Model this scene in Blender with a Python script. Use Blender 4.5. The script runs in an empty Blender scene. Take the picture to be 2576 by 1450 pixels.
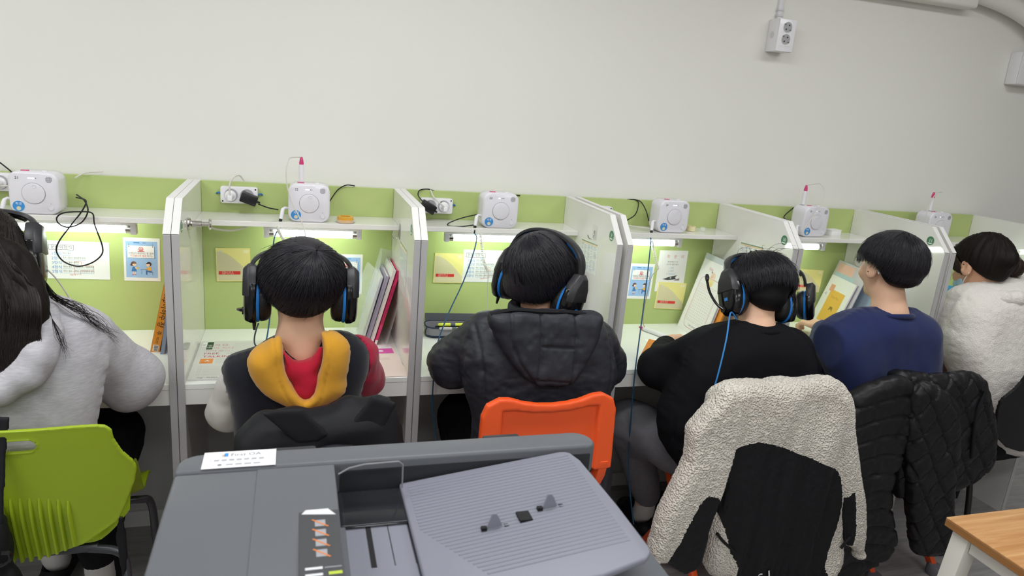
import bpy, bmesh, math, random
import numpy as np
from mathutils import Vector, Matrix, Euler
random.seed(7); RNG = np.random.default_rng(7)
S = bpy.context.scene
COL = S.collection
PI = math.pi

# ------------------------------------------------------------ camera
CAM = Vector((0.3086, -2.4625, 1.5600))
PITCH, YAW, ROLL, FPX = -0.2575, 0.3091, 0.0853, 1777.3
_f = Vector((math.sin(YAW) * math.cos(PITCH), math.cos(YAW) * math.cos(PITCH), math.sin(PITCH)))
_r0 = Vector((math.cos(YAW), -math.sin(YAW), 0)); _u0 = _r0.cross(_f)
_r = _r0 * math.cos(ROLL) + _u0 * math.sin(ROLL); _u = -_r0 * math.sin(ROLL) + _u0 * math.cos(ROLL)
cd = bpy.data.cameras.new('camera'); cam = bpy.data.objects.new('camera', cd); COL.objects.link(cam)
cam.matrix_world = Matrix(((_r.x, _u.x, -_f.x, CAM.x), (_r.y, _u.y, -_f.y, CAM.y), (_r.z, _u.z, -_f.z, CAM.z), (0, 0, 0, 1)))
cd.sensor_width = 36.0; cd.lens = FPX * 36.0 / 2576.0; cd.clip_start = 0.02
cd.dof.use_dof = True; cd.dof.focus_distance = 1.95; cd.dof.aperture_fstop = 7.0
S.camera = cam

# ------------------------------------------------------------ world, lights, exposure
w = bpy.data.worlds.new('world'); S.world = w; w.use_nodes = True
w.node_tree.nodes['Background'].inputs[0].default_value = (0.9, 0.95, 1.0, 1)
w.node_tree.nodes['Background'].inputs[1].default_value = 0.3
S.view_settings.view_transform = 'Standard'; S.view_settings.look = 'None'
S.view_settings.exposure = 0.25; S.view_settings.gamma = 1.0; S.view_settings.use_curve_mapping = False
CEIL_Z = 2.5
LIGHTS = [(-1.1, -1.15, 15), (0.7, -1.15, 14), (2.5, -1.15, 9), (-1.1, -2.9, 13), (0.7, -2.9, 13), (2.5, -2.9, 10), (-1.1, -4.6, 12), (0.7, -4.6, 12), (2.5, -4.6, 10)]
for lx, ly, le in LIGHTS:
    ld = bpy.data.lights.new('ceiling_light', 'AREA'); ld.shape = 'RECTANGLE'; ld.size = 1.2; ld.size_y = 0.3
    ld.energy = le; ld.color = (0.97, 0.985, 1.0)
    lo = bpy.data.objects.new('ceiling_light', ld); lo.location = (lx, ly, CEIL_Z - 0.06); COL.objects.link(lo)

# ------------------------------------------------------------ small helpers
def lin(c):
    if isinstance(c, str):
        c = c.lstrip('#'); c = [int(c[i:i + 2], 16) for i in (0, 2, 4)]
    return tuple((v / 255 / 12.92) if v / 255 <= 0.04045 else ((v / 255 + 0.055) / 1.055) ** 2.4 for v in c)

def mat(name, col, rough=0.5, spec=0.5, metal=0.0, bump=None, vary=None, trans=0.0, alpha=1.0, emit=None, coat=0.0, sheen=0.0, ior=1.45, sub=0.0):
    """bump=(scale, strength, distance[, kind]); vary=(scale, amount[, stretch])"""
    m = bpy.data.materials.new(name); m.use_nodes = True
    nt = m.node_tree; b = nt.nodes['Principled BSDF']; L = nt.links.new
    c = lin(col)
    b.inputs['Base Color'].default_value = (*c, 1); b.inputs['Roughness'].default_value = rough
    b.inputs['Specular IOR Level'].default_value = spec; b.inputs['Metallic'].default_value = metal
    b.inputs['Transmission Weight'].default_value = trans; b.inputs['Alpha'].default_value = alpha
    b.inputs['Coat Weight'].default_value = coat; b.inputs['IOR'].default_value = ior
    if sheen: b.inputs['Sheen Weight'].default_value = sheen; b.inputs['Sheen Roughness'].default_value = 0.5
    if sub:
        b.inputs['Subsurface Weight'].default_value = sub; b.inputs['Subsurface Radius'].default_value = (0.012, 0.005, 0.003)
    if emit: b.inputs['Emission Color'].default_value = (*lin(emit[0]), 1); b.inputs['Emission Strength'].default_value = emit[1]
    if bump or vary:
        tc = nt.nodes.new('ShaderNodeTexCoord')
    if vary:
        mp = nt.nodes.new('ShaderNodeMapping'); L(tc.outputs['Object'], mp.inputs['Vector'])
        st = vary[2] if len(vary) > 2 else (1, 1, 1)
        mp.inputs['Scale'].default_value = tuple(vary[0] * s for s in st)
        n = nt.nodes.new('ShaderNodeTexNoise'); n.inputs['Scale'].default_value = 1.0; n.inputs['Detail'].default_value = 5
        L(mp.outputs[0], n.inputs['Vector'])
        mr = nt.nodes.new('ShaderNodeMapRange'); mr.inputs[1].default_value = 0.3; mr.inputs[2].default_value = 0.7
        mr.inputs[3].default_value = 1 - vary[1]; mr.inputs[4].default_value = 1 + vary[1]
        L(n.outputs[0], mr.inputs[0])
        mx = nt.nodes.new('ShaderNodeVectorMath'); mx.operation = 'SCALE'; mx.inputs[0].default_value = c
        L(mr.outputs[0], mx.inputs['Scale']); L(mx.outputs[0], b.inputs['Base Color'])
    if bump:
        kind = bump[3] if len(bump) > 3 else 'noise'
        if kind == 'noise':
            n = nt.nodes.new('ShaderNodeTexNoise'); n.inputs['Scale'].default_value = bump[0]; n.inputs['Detail'].default_value = 3
            out = n.outputs[0]
        elif kind == 'voronoi':
            n = nt.nodes.new('ShaderNodeTexVoronoi'); n.inputs['Scale'].default_value = bump[0]; n.feature = 'SMOOTH_F1'; out = n.outputs['Distance']
        L(tc.outputs['Object'], n.inputs['Vector'])
        bp = nt.nodes.new('ShaderNodeBump'); bp.inputs['Strength'].default_value = bump[1]; bp.inputs['Distance'].default_value = bump[2]
        L(out, bp.inputs['Height']); L(bp.outputs[0], b.inputs['Normal'])
    return m

def tag(o, label=None, cat=None, group=None, kind=None):
    if label: o['label'] = label
    if cat: o['category'] = cat
    if group: o['group'] = group
    if kind: o['kind'] = kind
    return o

def root(name, loc=(0, 0, 0), rz=0.0, label=None, cat=None, group=None):
    o = bpy.data.objects.new(name, None); o.empty_display_size = 0.05; COL.objects.link(o)
    o.location = loc; o.rotation_euler = (0, 0, rz)
    return tag(o, label, cat, group)

def link(name, me, m=None, parent=None, smooth=False, world=False):
    o = bpy.data.objects.new(name, me); COL.objects.link(o)
    if m is not None:
        for mm in (m if isinstance(m, (list, tuple)) else [m]): me.materials.append(mm)
    if smooth: me.polygons.foreach_set('use_smooth', [True] * len(me.polygons))
    if parent is not None:
        o.parent = parent
        if world:   # vertices were given in world space
            o.matrix_parent_inverse = Matrix.LocRotScale(parent.location, parent.rotation_euler, (1, 1, 1)).inverted()
    return o

def auto_smooth(o, ang=35):
    me = o.data
    me.polygons.foreach_set('use_smooth', [True] * len(me.polygons))
    me.set_sharp_from_angle(angle=math.radians(ang))

class MB:
    """collects shapes into one mesh"""
    def __init__(s): s.v = []; s.f = []; s.mi = []; s.cur = 0
    def add(s, vs, fs):
        b = len(s.v); s.v += [tuple(v) for v in vs]
        for f in fs: s.f.append(tuple(b + i for i in f)); s.mi.append(s.cur)
        return s
    def box(s, x0, x1, y0, y1, z0, z1, M=None):
        vs = [(x, y, z) for z in (z0, z1) for y in (y0, y1) for x in (x0, x1)]
        if M is not None: vs = [tuple(M @ Vector(v)) for v in vs]
        return s.add(vs, [(0, 2, 3, 1), (4, 5, 7, 6), (0, 1, 5, 4), (2, 6, 7, 3), (0, 4, 6, 2), (1, 3, 7, 5)])
    def prism(s, pts, axis, a, b, M=None):
        """extrude a 2D polygon along an axis: 'x' -> pts are (y,z), 'y' -> (x,z), 'z' -> (x,y)"""
        mk = {'x': lambda p, t: (t, p[0], p[1]), 'y': lambda p, t: (p[0], t, p[1]), 'z': lambda p, t: (p[0], p[1], t)}[axis]
        n = len(pts); vs = [mk(p, a) for p in pts] + [mk(p, b) for p in pts]
        if M is not None: vs = [tuple(M @ Vector(v)) for v in vs]
        fs = [tuple(range(n))[::-1], tuple(range(n, 2 * n))] + [(i, (i + 1) % n, n + (i + 1) % n, n + i) for i in range(n)]
        return s.add(vs, fs)
    def tube(s, pts, rad, seg=8, cap=True, closed=False):
        pts = [Vector(p) for p in pts]; n = len(pts)
        rads = rad if isinstance(rad, (list, tuple)) else [rad] * n
        T = [(pts[min(i + 1, n - 1)] - pts[max(i - 1, 0)]).normalized() for i in range(n)]
        up = Vector((0, 0, 1)) if abs(T[0].z) < 0.9 else Vector((1, 0, 0))
        N = T[0].cross(up).normalized(); vs = []
        for i in range(n):
            N = (N - T[i] * N.dot(T[i]));
            N = N.normalized() if N.length > 1e-6 else T[i].orthogonal().normalized()
            B = T[i].cross(N)
            for k in range(seg):
                a = 2 * PI * k / seg; vs.append(pts[i] + (N * math.cos(a) + B * math.sin(a)) * rads[i])
        fs = [(i * seg + k, i * seg + (k + 1) % seg, (i + 1) * seg + (k + 1) % seg, (i + 1) * seg + k) for i in range(n - 1) for k in range(seg)]
        if cap: fs += [tuple(range(seg))[::-1], tuple((n - 1) * seg + k for k in range(seg))]
        return s.add(vs, fs)
    def lathe(s, prof, seg=24, M=None):
        """prof: list of (radius, height) about z"""
        vs = []; n = len(prof)
        for r, h in prof:
            for k in range(seg):
                a = 2 * PI * k / seg; vs.append((r * math.cos(a), r * math.sin(a), h))
        if M is not None: vs = [tuple(M @ Vector(v)) for v in vs]
        fs = [(i * seg + k, i * seg + (k + 1) % seg, (i + 1) * seg + (k + 1) % seg, (i + 1) * seg + k) for i in range(n - 1) for k in range(seg)]
        fs += [tuple(range(seg))[::-1], tuple((n - 1) * seg + k for k in range(seg))]
        return s.add(vs, fs)
    def loft(s, rings, cap=True, closed=True):
        n = len(rings[0]); vs = [p for r in rings for p in r]; m = n if closed else n - 1
        fs = [(i * n + k, i * n + (k + 1) % n, (i + 1) * n + (k + 1) % n, (i + 1) * n + k) for i in range(len(rings) - 1) for k in range(m)]
        if cap and closed: fs += [tuple(range(n))[::-1], tuple((len(rings) - 1) * n + k for k in range(n))]
        return s.add(vs, fs)
    def build(s, name, m=None, parent=None, bevel=0, seg=2, smooth=None, world=False, ang=35, recalc=True):
        me = bpy.data.meshes.new(name); me.from_pydata(s.v, [], s.f)
        if any(s.mi): me.polygons.foreach_set('material_index', s.mi)
        if recalc or bevel:
            bm = bmesh.new(); bm.from_mesh(me)
            bmesh.ops.recalc_face_normals(bm, faces=bm.faces)
            if bevel:
                es = [e for e in bm.edges if len(e.link_faces) == 2 and e.calc_face_angle(0) > math.radians(25)]
                bmesh.ops.bevel(bm, geom=es, offset=bevel, segments=seg, affect='EDGES', profile=0.5, clamp_overlap=True)
            bm.to_mesh(me); bm.free()
        o = link(name, me, m, parent, world=world)
        if smooth or bevel: auto_smooth(o, ang)
        return o

def copy_tree(o, parent=None, loc=None, rz=None):
    c = o.copy(); COL.objects.link(c)
    if parent is not None: c.parent = parent
    if loc is not None: c.location = loc
    if rz is not None: c.rotation_euler[2] = rz
    for ch in list(o.children): copy_tree(ch, c)
    return c

def bez(pts, n=10):
    """Catmull-Rom through points"""
    P = [Vector(p) for p in pts]; P = [P[0] * 2 - P[1]] + P + [P[-1] * 2 - P[-2]]; out = []
    for i in range(1, len(P) - 2):
        for k in range(n):
            t = k / n; a, b, c, d = P[i - 1:i + 3]
            out.append(0.5 * ((2 * b) + (c - a) * t + (2 * a - 5 * b + 4 * c - d) * t * t + (3 * b - a - 3 * c + d) * t ** 3))
    out.append(P[-2]); return out

def ray(px, py):
    return _f + _r * ((px - 1288) / FPX) - _u * ((py - 725) / FPX)
def atY(px, py, Y):     # the point of the plane y = Y seen at a photo pixel: used to read off sizes and places
    d = ray(px, py); return CAM + d * ((Y - CAM.y) / d.y)
def atZ(px, py, Z):
    d = ray(px, py); return CAM + d * ((Z - CAM.z) / d.z)
def atX(px, py, X):
    d = ray(px, py); return CAM + d * ((X - CAM.x) / d.x)

# ------------------------------------------------------------ text and flat print
_fontcache = {}
PENDING = []
def make_texts(strings):
    """all strings in one font object, one per line -> (verts2d, faces, width) each, unit size, origin at left baseline"""
    cu = bpy.data.curves.new('t', 'FONT'); cu.body = '\n'.join(strings); cu.size = 1.0; cu.resolution_u = 2; cu.space_line = 4.0
    o = bpy.data.objects.new('t', cu); me = bpy.data.meshes.new_from_object(o)
    co = np.empty(len(me.vertices) * 3, np.float32); me.vertices.foreach_get('co', co); co = co.reshape(-1, 3)
    step = 4.0; row = np.clip(np.round((0.35 - co[:, 1]) / step).astype(int), 0, len(strings) - 1)
    faces = [[] for _ in strings]; maps = [dict() for _ in strings]; verts = [[] for _ in strings]
    for p in me.polygons:
        r_ = int(row[p.vertices[0]]); mp = maps[r_]; f = []
        for i in p.vertices:
            if i not in mp: mp[i] = len(verts[r_]); verts[r_].append((float(co[i, 0]), float(co[i, 1]) + step * r_))
            f.append(mp[i])
        faces[r_].append(tuple(f))
    bpy.data.objects.remove(o); bpy.data.curves.remove(cu); bpy.data.meshes.remove(me)
    for s_, v_, f_ in zip(strings, verts, faces): _fontcache[s_] = (v_, f_, max([q[0] for q in v_], default=0.01))
def finish_prints():
    make_texts(sorted({t[0] for k, o in PENDING for t in k.t}))
    for k, o in PENDING: k.fill(o.data)

def print_mat():
    m = bpy.data.materials.new('printed_ink'); m.use_nodes = True; nt = m.node_tree
    a = nt.nodes.new('ShaderNodeAttribute'); a.attribute_name = 'ink'
    b = nt.nodes['Principled BSDF']; nt.links.new(a.outputs['Color'], b.inputs['Base Color']); b.inputs['Roughness'].default_value = 0.5
    return m
M_INK = print_mat()

class Ink:
    """flat print on a sheet: shapes in sheet coordinates (u right, v up), colours per shape; each layer lies 0.15 mm proud of the last"""
    def __init__(s): s.v = []; s.f = []; s.c = []; s.t = []; s.lay = 1
    def poly(s, pts, col, layer=None):
        h = (layer or s.lay) * 0.00015; b = len(s.v); s.v += [(p[0], p[1], h) for p in pts]
        s.f.append(tuple(range(b, b + len(pts)))); s.c.append(col); return s
    def rect(s, u0, v0, u1, v1, col, layer=None): return s.poly([(u0, v0), (u1, v0), (u1, v1), (u0, v1)], col, layer)
    def frame(s, u0, v0, u1, v1, t, col, layer=None):
        s.rect(u0, v0, u1, v0 + t, col, layer); s.rect(u0, v1 - t, u1, v1, col, layer); s.rect(u0, v0, u0 + t, v1, col, layer); return s.rect(u1 - t, v0, u1, v1, col, layer)
    def disc(s, u, v, r, col, layer=None, ry=None, n=18, a0=0, a1=2 * PI):
        ry = ry or r; full = abs(a1 - a0 - 2 * PI) < 1e-6
        return s.poly([(u + r * math.cos(a0 + (a1 - a0) * k / (n if full else n - 1)), v + ry * math.sin(a0 + (a1 - a0) * k / (n if full else n - 1))) for k in range(n)], col, layer)
    def text(s, txt, u, v, size, col, layer=None, anchor='l', wmax=None, rot=0.0):
        s.t.append((txt, u, v, size, col, (layer or s.lay + 2), anchor, wmax, rot)); return s
    def _set_text(s, txt, u, v, size, col, layer, anchor, wmax, rot):
        vs, fs, wd = _fontcache[txt]; k = size; kx = k
        if wmax and wd * k > wmax: kx = wmax / wd
        off = {'l': 0, 'c': -wd * kx / 2, 'r': -wd * kx}[anchor]; h = layer * 0.00015; b = len(s.v)
        cr, sr = math.cos(rot), math.sin(rot)
        for x, y in vs:
            X, Y = x * kx + off, y * k; s.v.append((u + X * cr - Y * sr, v + X * sr + Y * cr, h))
        for f in fs: s.f.append(tuple(b + i for i in f)); s.c.append(col)
    def lines(s, u0, u1, v0, dv, n, t, col, layer=None, jit=0.3):
        for i in range(n):
            s.rect(u0, v0 - i * dv, u1 - (u1 - u0) * jit * random.random(), v0 - i * dv + t, col, layer)
        return s
    def build(s, name, parent, M=None):
        o = link(name, bpy.data.meshes.new(name), M_INK, parent)
        if M is not None: o.matrix_local = M
        PENDING.append((s, o)); return o
    def fill(s, me):
        for t in s.t: s._set_text(*t)
        me.from_pydata(s.v, [], s.f)
        at = me.attributes.new('ink', 'FLOAT_COLOR', 'FACE')
        at.data.foreach_set('color', [x for c in s.c for x in (*lin(c), 1.0)])

# ------------------------------------------------------------ implicit surfaces for bodies and cloth
V3 = lambda p: np.array(p, dtype=np.float32)
def d_ell(P, c, r, R=None):
    q = P - V3(c)
    if R is not None: q = q @ np.array(R, dtype=np.float32)
    r = V3(r); a = q / r; k0 = np.sqrt((a * a).sum(1)) + 1e-9; b = q / (r * r); k1 = np.sqrt((b * b).sum(1)) + 1e-9
    return k0 * (k0 - 1) / k1
def d_cap(P, a, b, ra, rb, flat=None):
    """tapered capsule; flat=(direction, factor) squashes the section along a direction"""
    a = V3(a); b = V3(b); ba = b - a; q = P - a
    t = np.clip((q @ ba) / max(float(ba @ ba), 1e-9), 0, 1)
    d = q - t[:, None] * ba
    if flat is not None:
        n = V3(flat[0]); n = n / np.linalg.norm(n); d = d + (d @ n)[:, None] * n * (1 / flat[1] - 1)
    return np.sqrt((d * d).sum(1)) - (ra + (rb - ra) * t)
def d_chain(P, pts, rads, k=0.02, flat=None):
    d = None
    for i in range(len(pts) - 1):
        e = d_cap(P, pts[i], pts[i + 1], rads[i], rads[i + 1], flat); d = e if d is None else smin(d, e, k)
    return d
def d_box(P, c, h, r=0.0, R=None):
    q = P - V3(c)
    if R is not None: q = q @ np.array(R, dtype=np.float32)
    q = np.abs(q) - (V3(h) - r)
    return np.sqrt((np.maximum(q, 0) ** 2).sum(1)) + np.minimum(q.max(1), 0) - r
def d_plane(P, p, n):
    n = V3(n); n = n / np.linalg.norm(n); return (P - V3(p)) @ n
def smin(a, b, k):
    h = np.clip(0.5 + 0.5 * (b - a) / k, 0, 1); return b + (a - b) * h - k * h * (1 - h)
def smax(a, b, k): return -smin(-a, -b, k)
def rotm(e): return np.array(Euler(e).to_matrix())
def seg_dist(P, a, b):
    a = V3(a); b = V3(b); ba = b - a; q = P - a; t = np.clip((q @ ba) / float(ba @ ba), 0, 1); d = q - t[:, None] * ba
    return np.sqrt((d * d).sum(1))

def sdf_mesh(fn, lo, hi, h):
    """naive surface nets, evaluated only in blocks near the surface -> (verts, quads)"""
    lo = np.array(lo, float); hi = np.array(hi, float); B = 8
    nb = np.maximum(1, np.ceil((hi - lo) / (h * B)).astype(int)); n = nb * B + 1
    bc = [lo[i] + (np.arange(nb[i]) + 0.5) * B * h for i in range(3)]
    G = np.stack(np.meshgrid(*bc, indexing='ij'), -1).reshape(-1, 3).astype(np.float32)
    cd_ = fn(G); act = np.abs(cd_) < B * h * 1.3
    vals = np.empty(n, np.float32)
    sg = np.where(cd_ < 0, -1.0, 1.0).reshape(nb).astype(np.float32)
    big = np.repeat(np.repeat(np.repeat(sg, B, 0), B, 1), B, 2)
    vals[:-1, :-1, :-1] = big; vals[-1] = 1; vals[:, -1] = 1; vals[:, :, -1] = 1
    idx = np.argwhere(act.reshape(nb))
    l = np.arange(B + 1); loc = np.stack(np.meshgrid(l, l, l, indexing='ij'), -1).reshape(-1, 3)
    for s0 in range(0, len(idx), 400):
        ii = (idx[s0:s0 + 400, None, :] * B + loc[None]).reshape(-1, 3)
        Pp = (lo + ii * h).astype(np.float32)
        vals[ii[:, 0], ii[:, 1], ii[:, 2]] = fn(Pp)
    vals[0] = np.maximum(vals[0], 1e-3); vals[:, 0] = np.maximum(vals[:, 0], 1e-3); vals[:, :, 0] = np.maximum(vals[:, :, 0], 1e-3)
    vals[-1] = np.maximum(vals[-1], 1e-3); vals[:, -1] = np.maximum(vals[:, -1], 1e-3); vals[:, :, -1] = np.maximum(vals[:, :, -1], 1e-3)
    ins = vals < 0
    cnt = np.zeros(n - 1, np.int8)
    for a in (0, 1):
        for b in (0, 1):
            for c in (0, 1): cnt += ins[a:n[0] - 1 + a, b:n[1] - 1 + b, c:n[2] - 1 + c]
    cells = np.argwhere((cnt > 0) & (cnt < 8))
    vid = -np.ones(n - 1, np.int64); vid[cells[:, 0], cells[:, 1], cells[:, 2]] = np.arange(len(cells))
    acc = np.zeros((len(cells), 3)); num = np.zeros(len(cells))
    for ax in range(3):
        o1, o2 = [i for i in range(3) if i != ax]
        for a in (0, 1):
            for b in (0, 1):
                c0 = cells.copy(); c0[:, o1] += a; c0[:, o2] += b; c1 = c0.copy(); c1[:, ax] += 1
                v0 = vals[tuple(c0.T)]; v1 = vals[tuple(c1.T)]; m = (v0 < 0) != (v1 < 0)
                t = np.where(m, v0 / np.where(m, v0 - v1, 1), 0)
                p = c0.astype(float); p[:, ax] += t; acc[m] += p[m]; num[m] += 1
    verts = lo + acc / num[:, None] * h
    quads = []
    for ax in range(3):
        o1, o2 = (ax + 1) % 3, (ax + 2) % 3
        s0 = [slice(None)] * 3; s1 = [slice(None)] * 3; s0[ax] = slice(0, -1); s1[ax] = slice(1, None)
        A = ins[tuple(s0)]; Bq = ins[tuple(s1)]
        e = np.argwhere(A != Bq); e = e[(e[:, o1] > 0) & (e[:, o2] > 0) & (e[:, o1] < n[o1] - 1) & (e[:, o2] < n[o2] - 1)]
        flip = A[tuple(e.T)]
        q = []
        for da, db in ((-1, -1), (0, -1), (0, 0), (-1, 0)):
            c = e.copy(); c[:, o1] += da; c[:, o2] += db; q.append(vid[tuple(c.T)])
        q = np.stack(q, 1); q = np.where(flip[:, None], q, q[:, ::-1]); quads.append(q)
    return verts, np.concatenate(quads)

def relax(v, q, it=2, lam=0.5):
    n = len(v); e = np.concatenate([q[:, [i, (i + 1) % 4]] for i in range(4)]); e = np.concatenate([e, e[:, ::-1]])
    deg = np.bincount(e[:, 0], minlength=n)[:, None]
    for _ in range(it):
        for l_ in (lam, -lam * 1.05):
            s = np.zeros_like(v)
            for k in range(3): s[:, k] = np.bincount(e[:, 0], weights=v[e[:, 1], k], minlength=n)
            v = v + l_ * (s / np.maximum(deg, 1) - v)
    return v

def normals(v, q):
    a = v[q[:, 2]] - v[q[:, 0]]; b = v[q[:, 3]] - v[q[:, 1]]; fn = np.cross(a, b); N = np.zeros_like(v)
    for i in range(4):
        for k in range(3): N[:, k] += np.bincount(q[:, i], weights=fn[:, k], minlength=len(v))
    return N / (np.linalg.norm(N, axis=1, keepdims=True) + 1e-12)

def np_mesh(name, v, q):
    me = bpy.data.meshes.new(name); me.vertices.add(len(v)); me.vertices.foreach_set('co', np.asarray(v, np.float32).ravel())
    me.loops.add(len(q) * 4); me.loops.foreach_set('vertex_index', np.asarray(q, np.int32).ravel())
    me.polygons.add(len(q)); me.polygons.foreach_set('loop_start', np.arange(len(q), dtype=np.int32) * 4)
    me.polygons.foreach_set('loop_total', np.full(len(q), 4, np.int32)); me.update(calc_edges=True); me.validate()
    return me

def sdf_obj(name, fn, lo, hi, h, m, parent=None, disp=None, it=2, regions=None, world=True):
    """regions: list of (part name, material, g) ; the first g(P) < 0 takes the face, last entry g None takes the rest"""
    v, q = sdf_mesh(fn, lo, hi, h); v = relax(v, q, it)
    if disp is not None:
        N = normals(v, q); v = v + N * disp(v, N)[:, None]
    if regions is None:
        return link(name, np_mesh(name, v, q), m, parent, smooth=True, world=world)
    objs = []; left = np.ones(len(q), bool)
    for nm, mm, g in regions:
        if g is not None:
            gv = g(v); eps = h * 0.5; G = np.stack([(g(v + np.eye(3)[k] * eps) - g(v - np.eye(3)[k] * eps)) / (2 * eps) for k in range(3)], 1)
            gl = (G * G).sum(1) + 1e-9; near = np.abs(gv) < 0.55 * h * np.sqrt(gl)
            v[near] -= (gv / gl)[near, None] * G[near]; gv[near] = 0
            fsum = gv[q].sum(1); sel = left & (fsum < 0)
        else: sel = left.copy()
        left &= ~sel
        if sel.sum() == 0: continue
        objs.append((nm, mm, q[sel]))
    out = []
    for nm, mm, qq in objs:
        u, inv = np.unique(qq, return_inverse=True)
        me = np_mesh(nm, v[u], inv.reshape(qq.shape)); out.append(link(nm, me, mm, parent, smooth=True, world=world))
    return out

def vnoise(P, sc, seed=0):
    """smooth value noise in numpy, -1..1"""
    P = np.asarray(P, float) * sc + seed * 17.13; i = np.floor(P).astype(np.int64); f = P - i; f = f * f * (3 - 2 * f)
    def hsh(x, y, z):
        n = (x * 374761393 + y * 668265263 + z * 2147483647 + seed * 1274126177) & 0xffffffff
        n = ((n ^ (n >> 13)) * 1274126177) & 0xffffffff; return ((n ^ (n >> 16)) & 0xffff) / 32767.5 - 1
    r = 0
    for a in (0, 1):
        for b in (0, 1):
            for c in (0, 1):
                wgt = (f[:, 0] if a else 1 - f[:, 0]) * (f[:, 1] if b else 1 - f[:, 1]) * (f[:, 2] if c else 1 - f[:, 2])
                r = r + wgt * hsh(i[:, 0] + a, i[:, 1] + b, i[:, 2] + c)
    return r
# ------------------------------------------------------------ materials of the place
M_WALL = mat('wall_paper_offwhite', '#e9e8e2', 0.85, 0.2, bump=(900, 0.12, 0.0006), vary=(1.2, 0.012))
M_CEIL = mat('ceiling_white', '#e6e6e2', 0.9, 0.2)
M_WHITE = mat('white_laminate', '#e9e8e3', 0.07, 0.55, bump=(500, 0.012, 0.0003))
M_DESK = mat('white_desk_laminate', '#eef0ea', 0.22, 0.5, bump=(500, 0.04, 0.0003))
M_EDGE = mat('white_edge_band', '#e6e5e2', 0.35, 0.4)
M_GREY_EDGE = mat('grey_edge_band', '#b9b8b8', 0.4, 0.4, vary=(30, 0.05, (1, 1, 0.15)))
M_GREEN = mat('green_laminate', '#b3c47e', 0.3, 0.4, bump=(600, 0.05, 0.0003), vary=(4, 0.03))
M_LOWER = mat('lower_panel_grey_white', '#c9c8c4', 0.45, 0.4)
def floor_mat():
    m = bpy.data.materials.new('grey_vinyl_plank'); m.use_nodes = True; nt = m.node_tree; b = nt.nodes['Principled BSDF']; L = nt.links.new
    tc = nt.nodes.new('ShaderNodeTexCoord'); mp = nt.nodes.new('ShaderNodeMapping'); mp.inputs['Scale'].default_value = (3, 26, 1); L(tc.outputs['Object'], mp.inputs[0])
    n = nt.nodes.new('ShaderNodeTexNoise'); n.inputs['Scale'].default_value = 1.6; n.inputs['Detail'].default_value = 8; n.inputs['Roughness'].default_value = 0.65; L(mp.outputs[0], n.inputs['Vector'])
    cr = nt.nodes.new('ShaderNodeValToRGB'); cr.color_ramp.elements[0].position = 0.3; cr.color_ramp.elements[0].color = (*lin('#8d8b8d'), 1)
    cr.color_ramp.elements[1].position = 0.72; cr.color_ramp.elements[1].color = (*lin('#bcb9b7'), 1); L(n.outputs[0], cr.inputs[0]); L(cr.outputs[0], b.inputs['Base Color'])
    b.inputs['Roughness'].default_value = 0.42
    return m
M_FLOOR = floor_mat()
M_WPLASTIC = mat('white_plastic', '#e8e7ea', 0.28, 0.5)
M_GPLASTIC = mat('grey_white_plastic', '#d3d2d4', 0.35, 0.5)
M_BLACK = mat('black_plastic', '#151517', 0.38, 0.5)
M_BLACKG = mat('glossy_black_plastic', '#0d0d10', 0.16, 0.5)
M_CHROME = mat('chrome', '#c9c7c2', 0.22, 0.5, metal=1.0)
M_TEAL = mat('blue_braided_cord', '#1d4f6e', 0.5, 0.4, bump=(1500, 0.3, 0.0006))
M_CORDW = mat('white_cord', '#d4d1c8', 0.45, 0.4)
M_CORDB = mat('black_cord', '#17171a', 0.45, 0.4)
M_PINK = mat('pink_plastic', '#d03a78', 0.35, 0.5)
M_HOLE = mat('dark_socket', '#1a1a1c', 0.6, 0.3)
M_CLEAR = mat('clear_plastic', '#f4f8f6', 0.08, 0.5, alpha=0.16)
M_PAPER = mat('white_paper', '#f0f0ee', 0.55, 0.3)
M_GREENSTK = mat('green_sticker', '#1f6f40', 0.35, 0.5)
M_TUBE = mat('fluorescent_tube', '#ffffff', 0.4, 0.2, emit=('#f2fff4', 15.0))

# ------------------------------------------------------------ the room
RX0, RX1, RY0, WY = -3.2, 6.4, -6.0, 0.022
def struct(name, mb, m, **k): return tag(mb.build(name, m, **k), kind='structure')
struct('floor', MB().box(RX0 - .1, RX1 + .1, RY0 - .1, WY + .1, -0.08, 0), M_FLOOR)
struct('ceiling', MB().box(RX0 - .1, RX1 + .1, RY0 - .1, WY + .1, CEIL_Z, CEIL_Z + .1), M_CEIL)
struct('wall_back', MB().box(RX0 - .1, RX1 + .1, WY, WY + .1, 0, CEIL_Z), M_WALL)
struct('wall_left', MB().box(RX0 - .1, RX0, RY0, WY, 0, CEIL_Z), M_WALL)
struct('wall_right', MB().box(RX1, RX1 + .1, RY0, WY, 0, CEIL_Z), M_WALL)
struct('wall_front', MB().box(RX0 - .1, RX1 + .1, RY0 - .1, RY0, 0, CEIL_Z), M_WALL)

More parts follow.
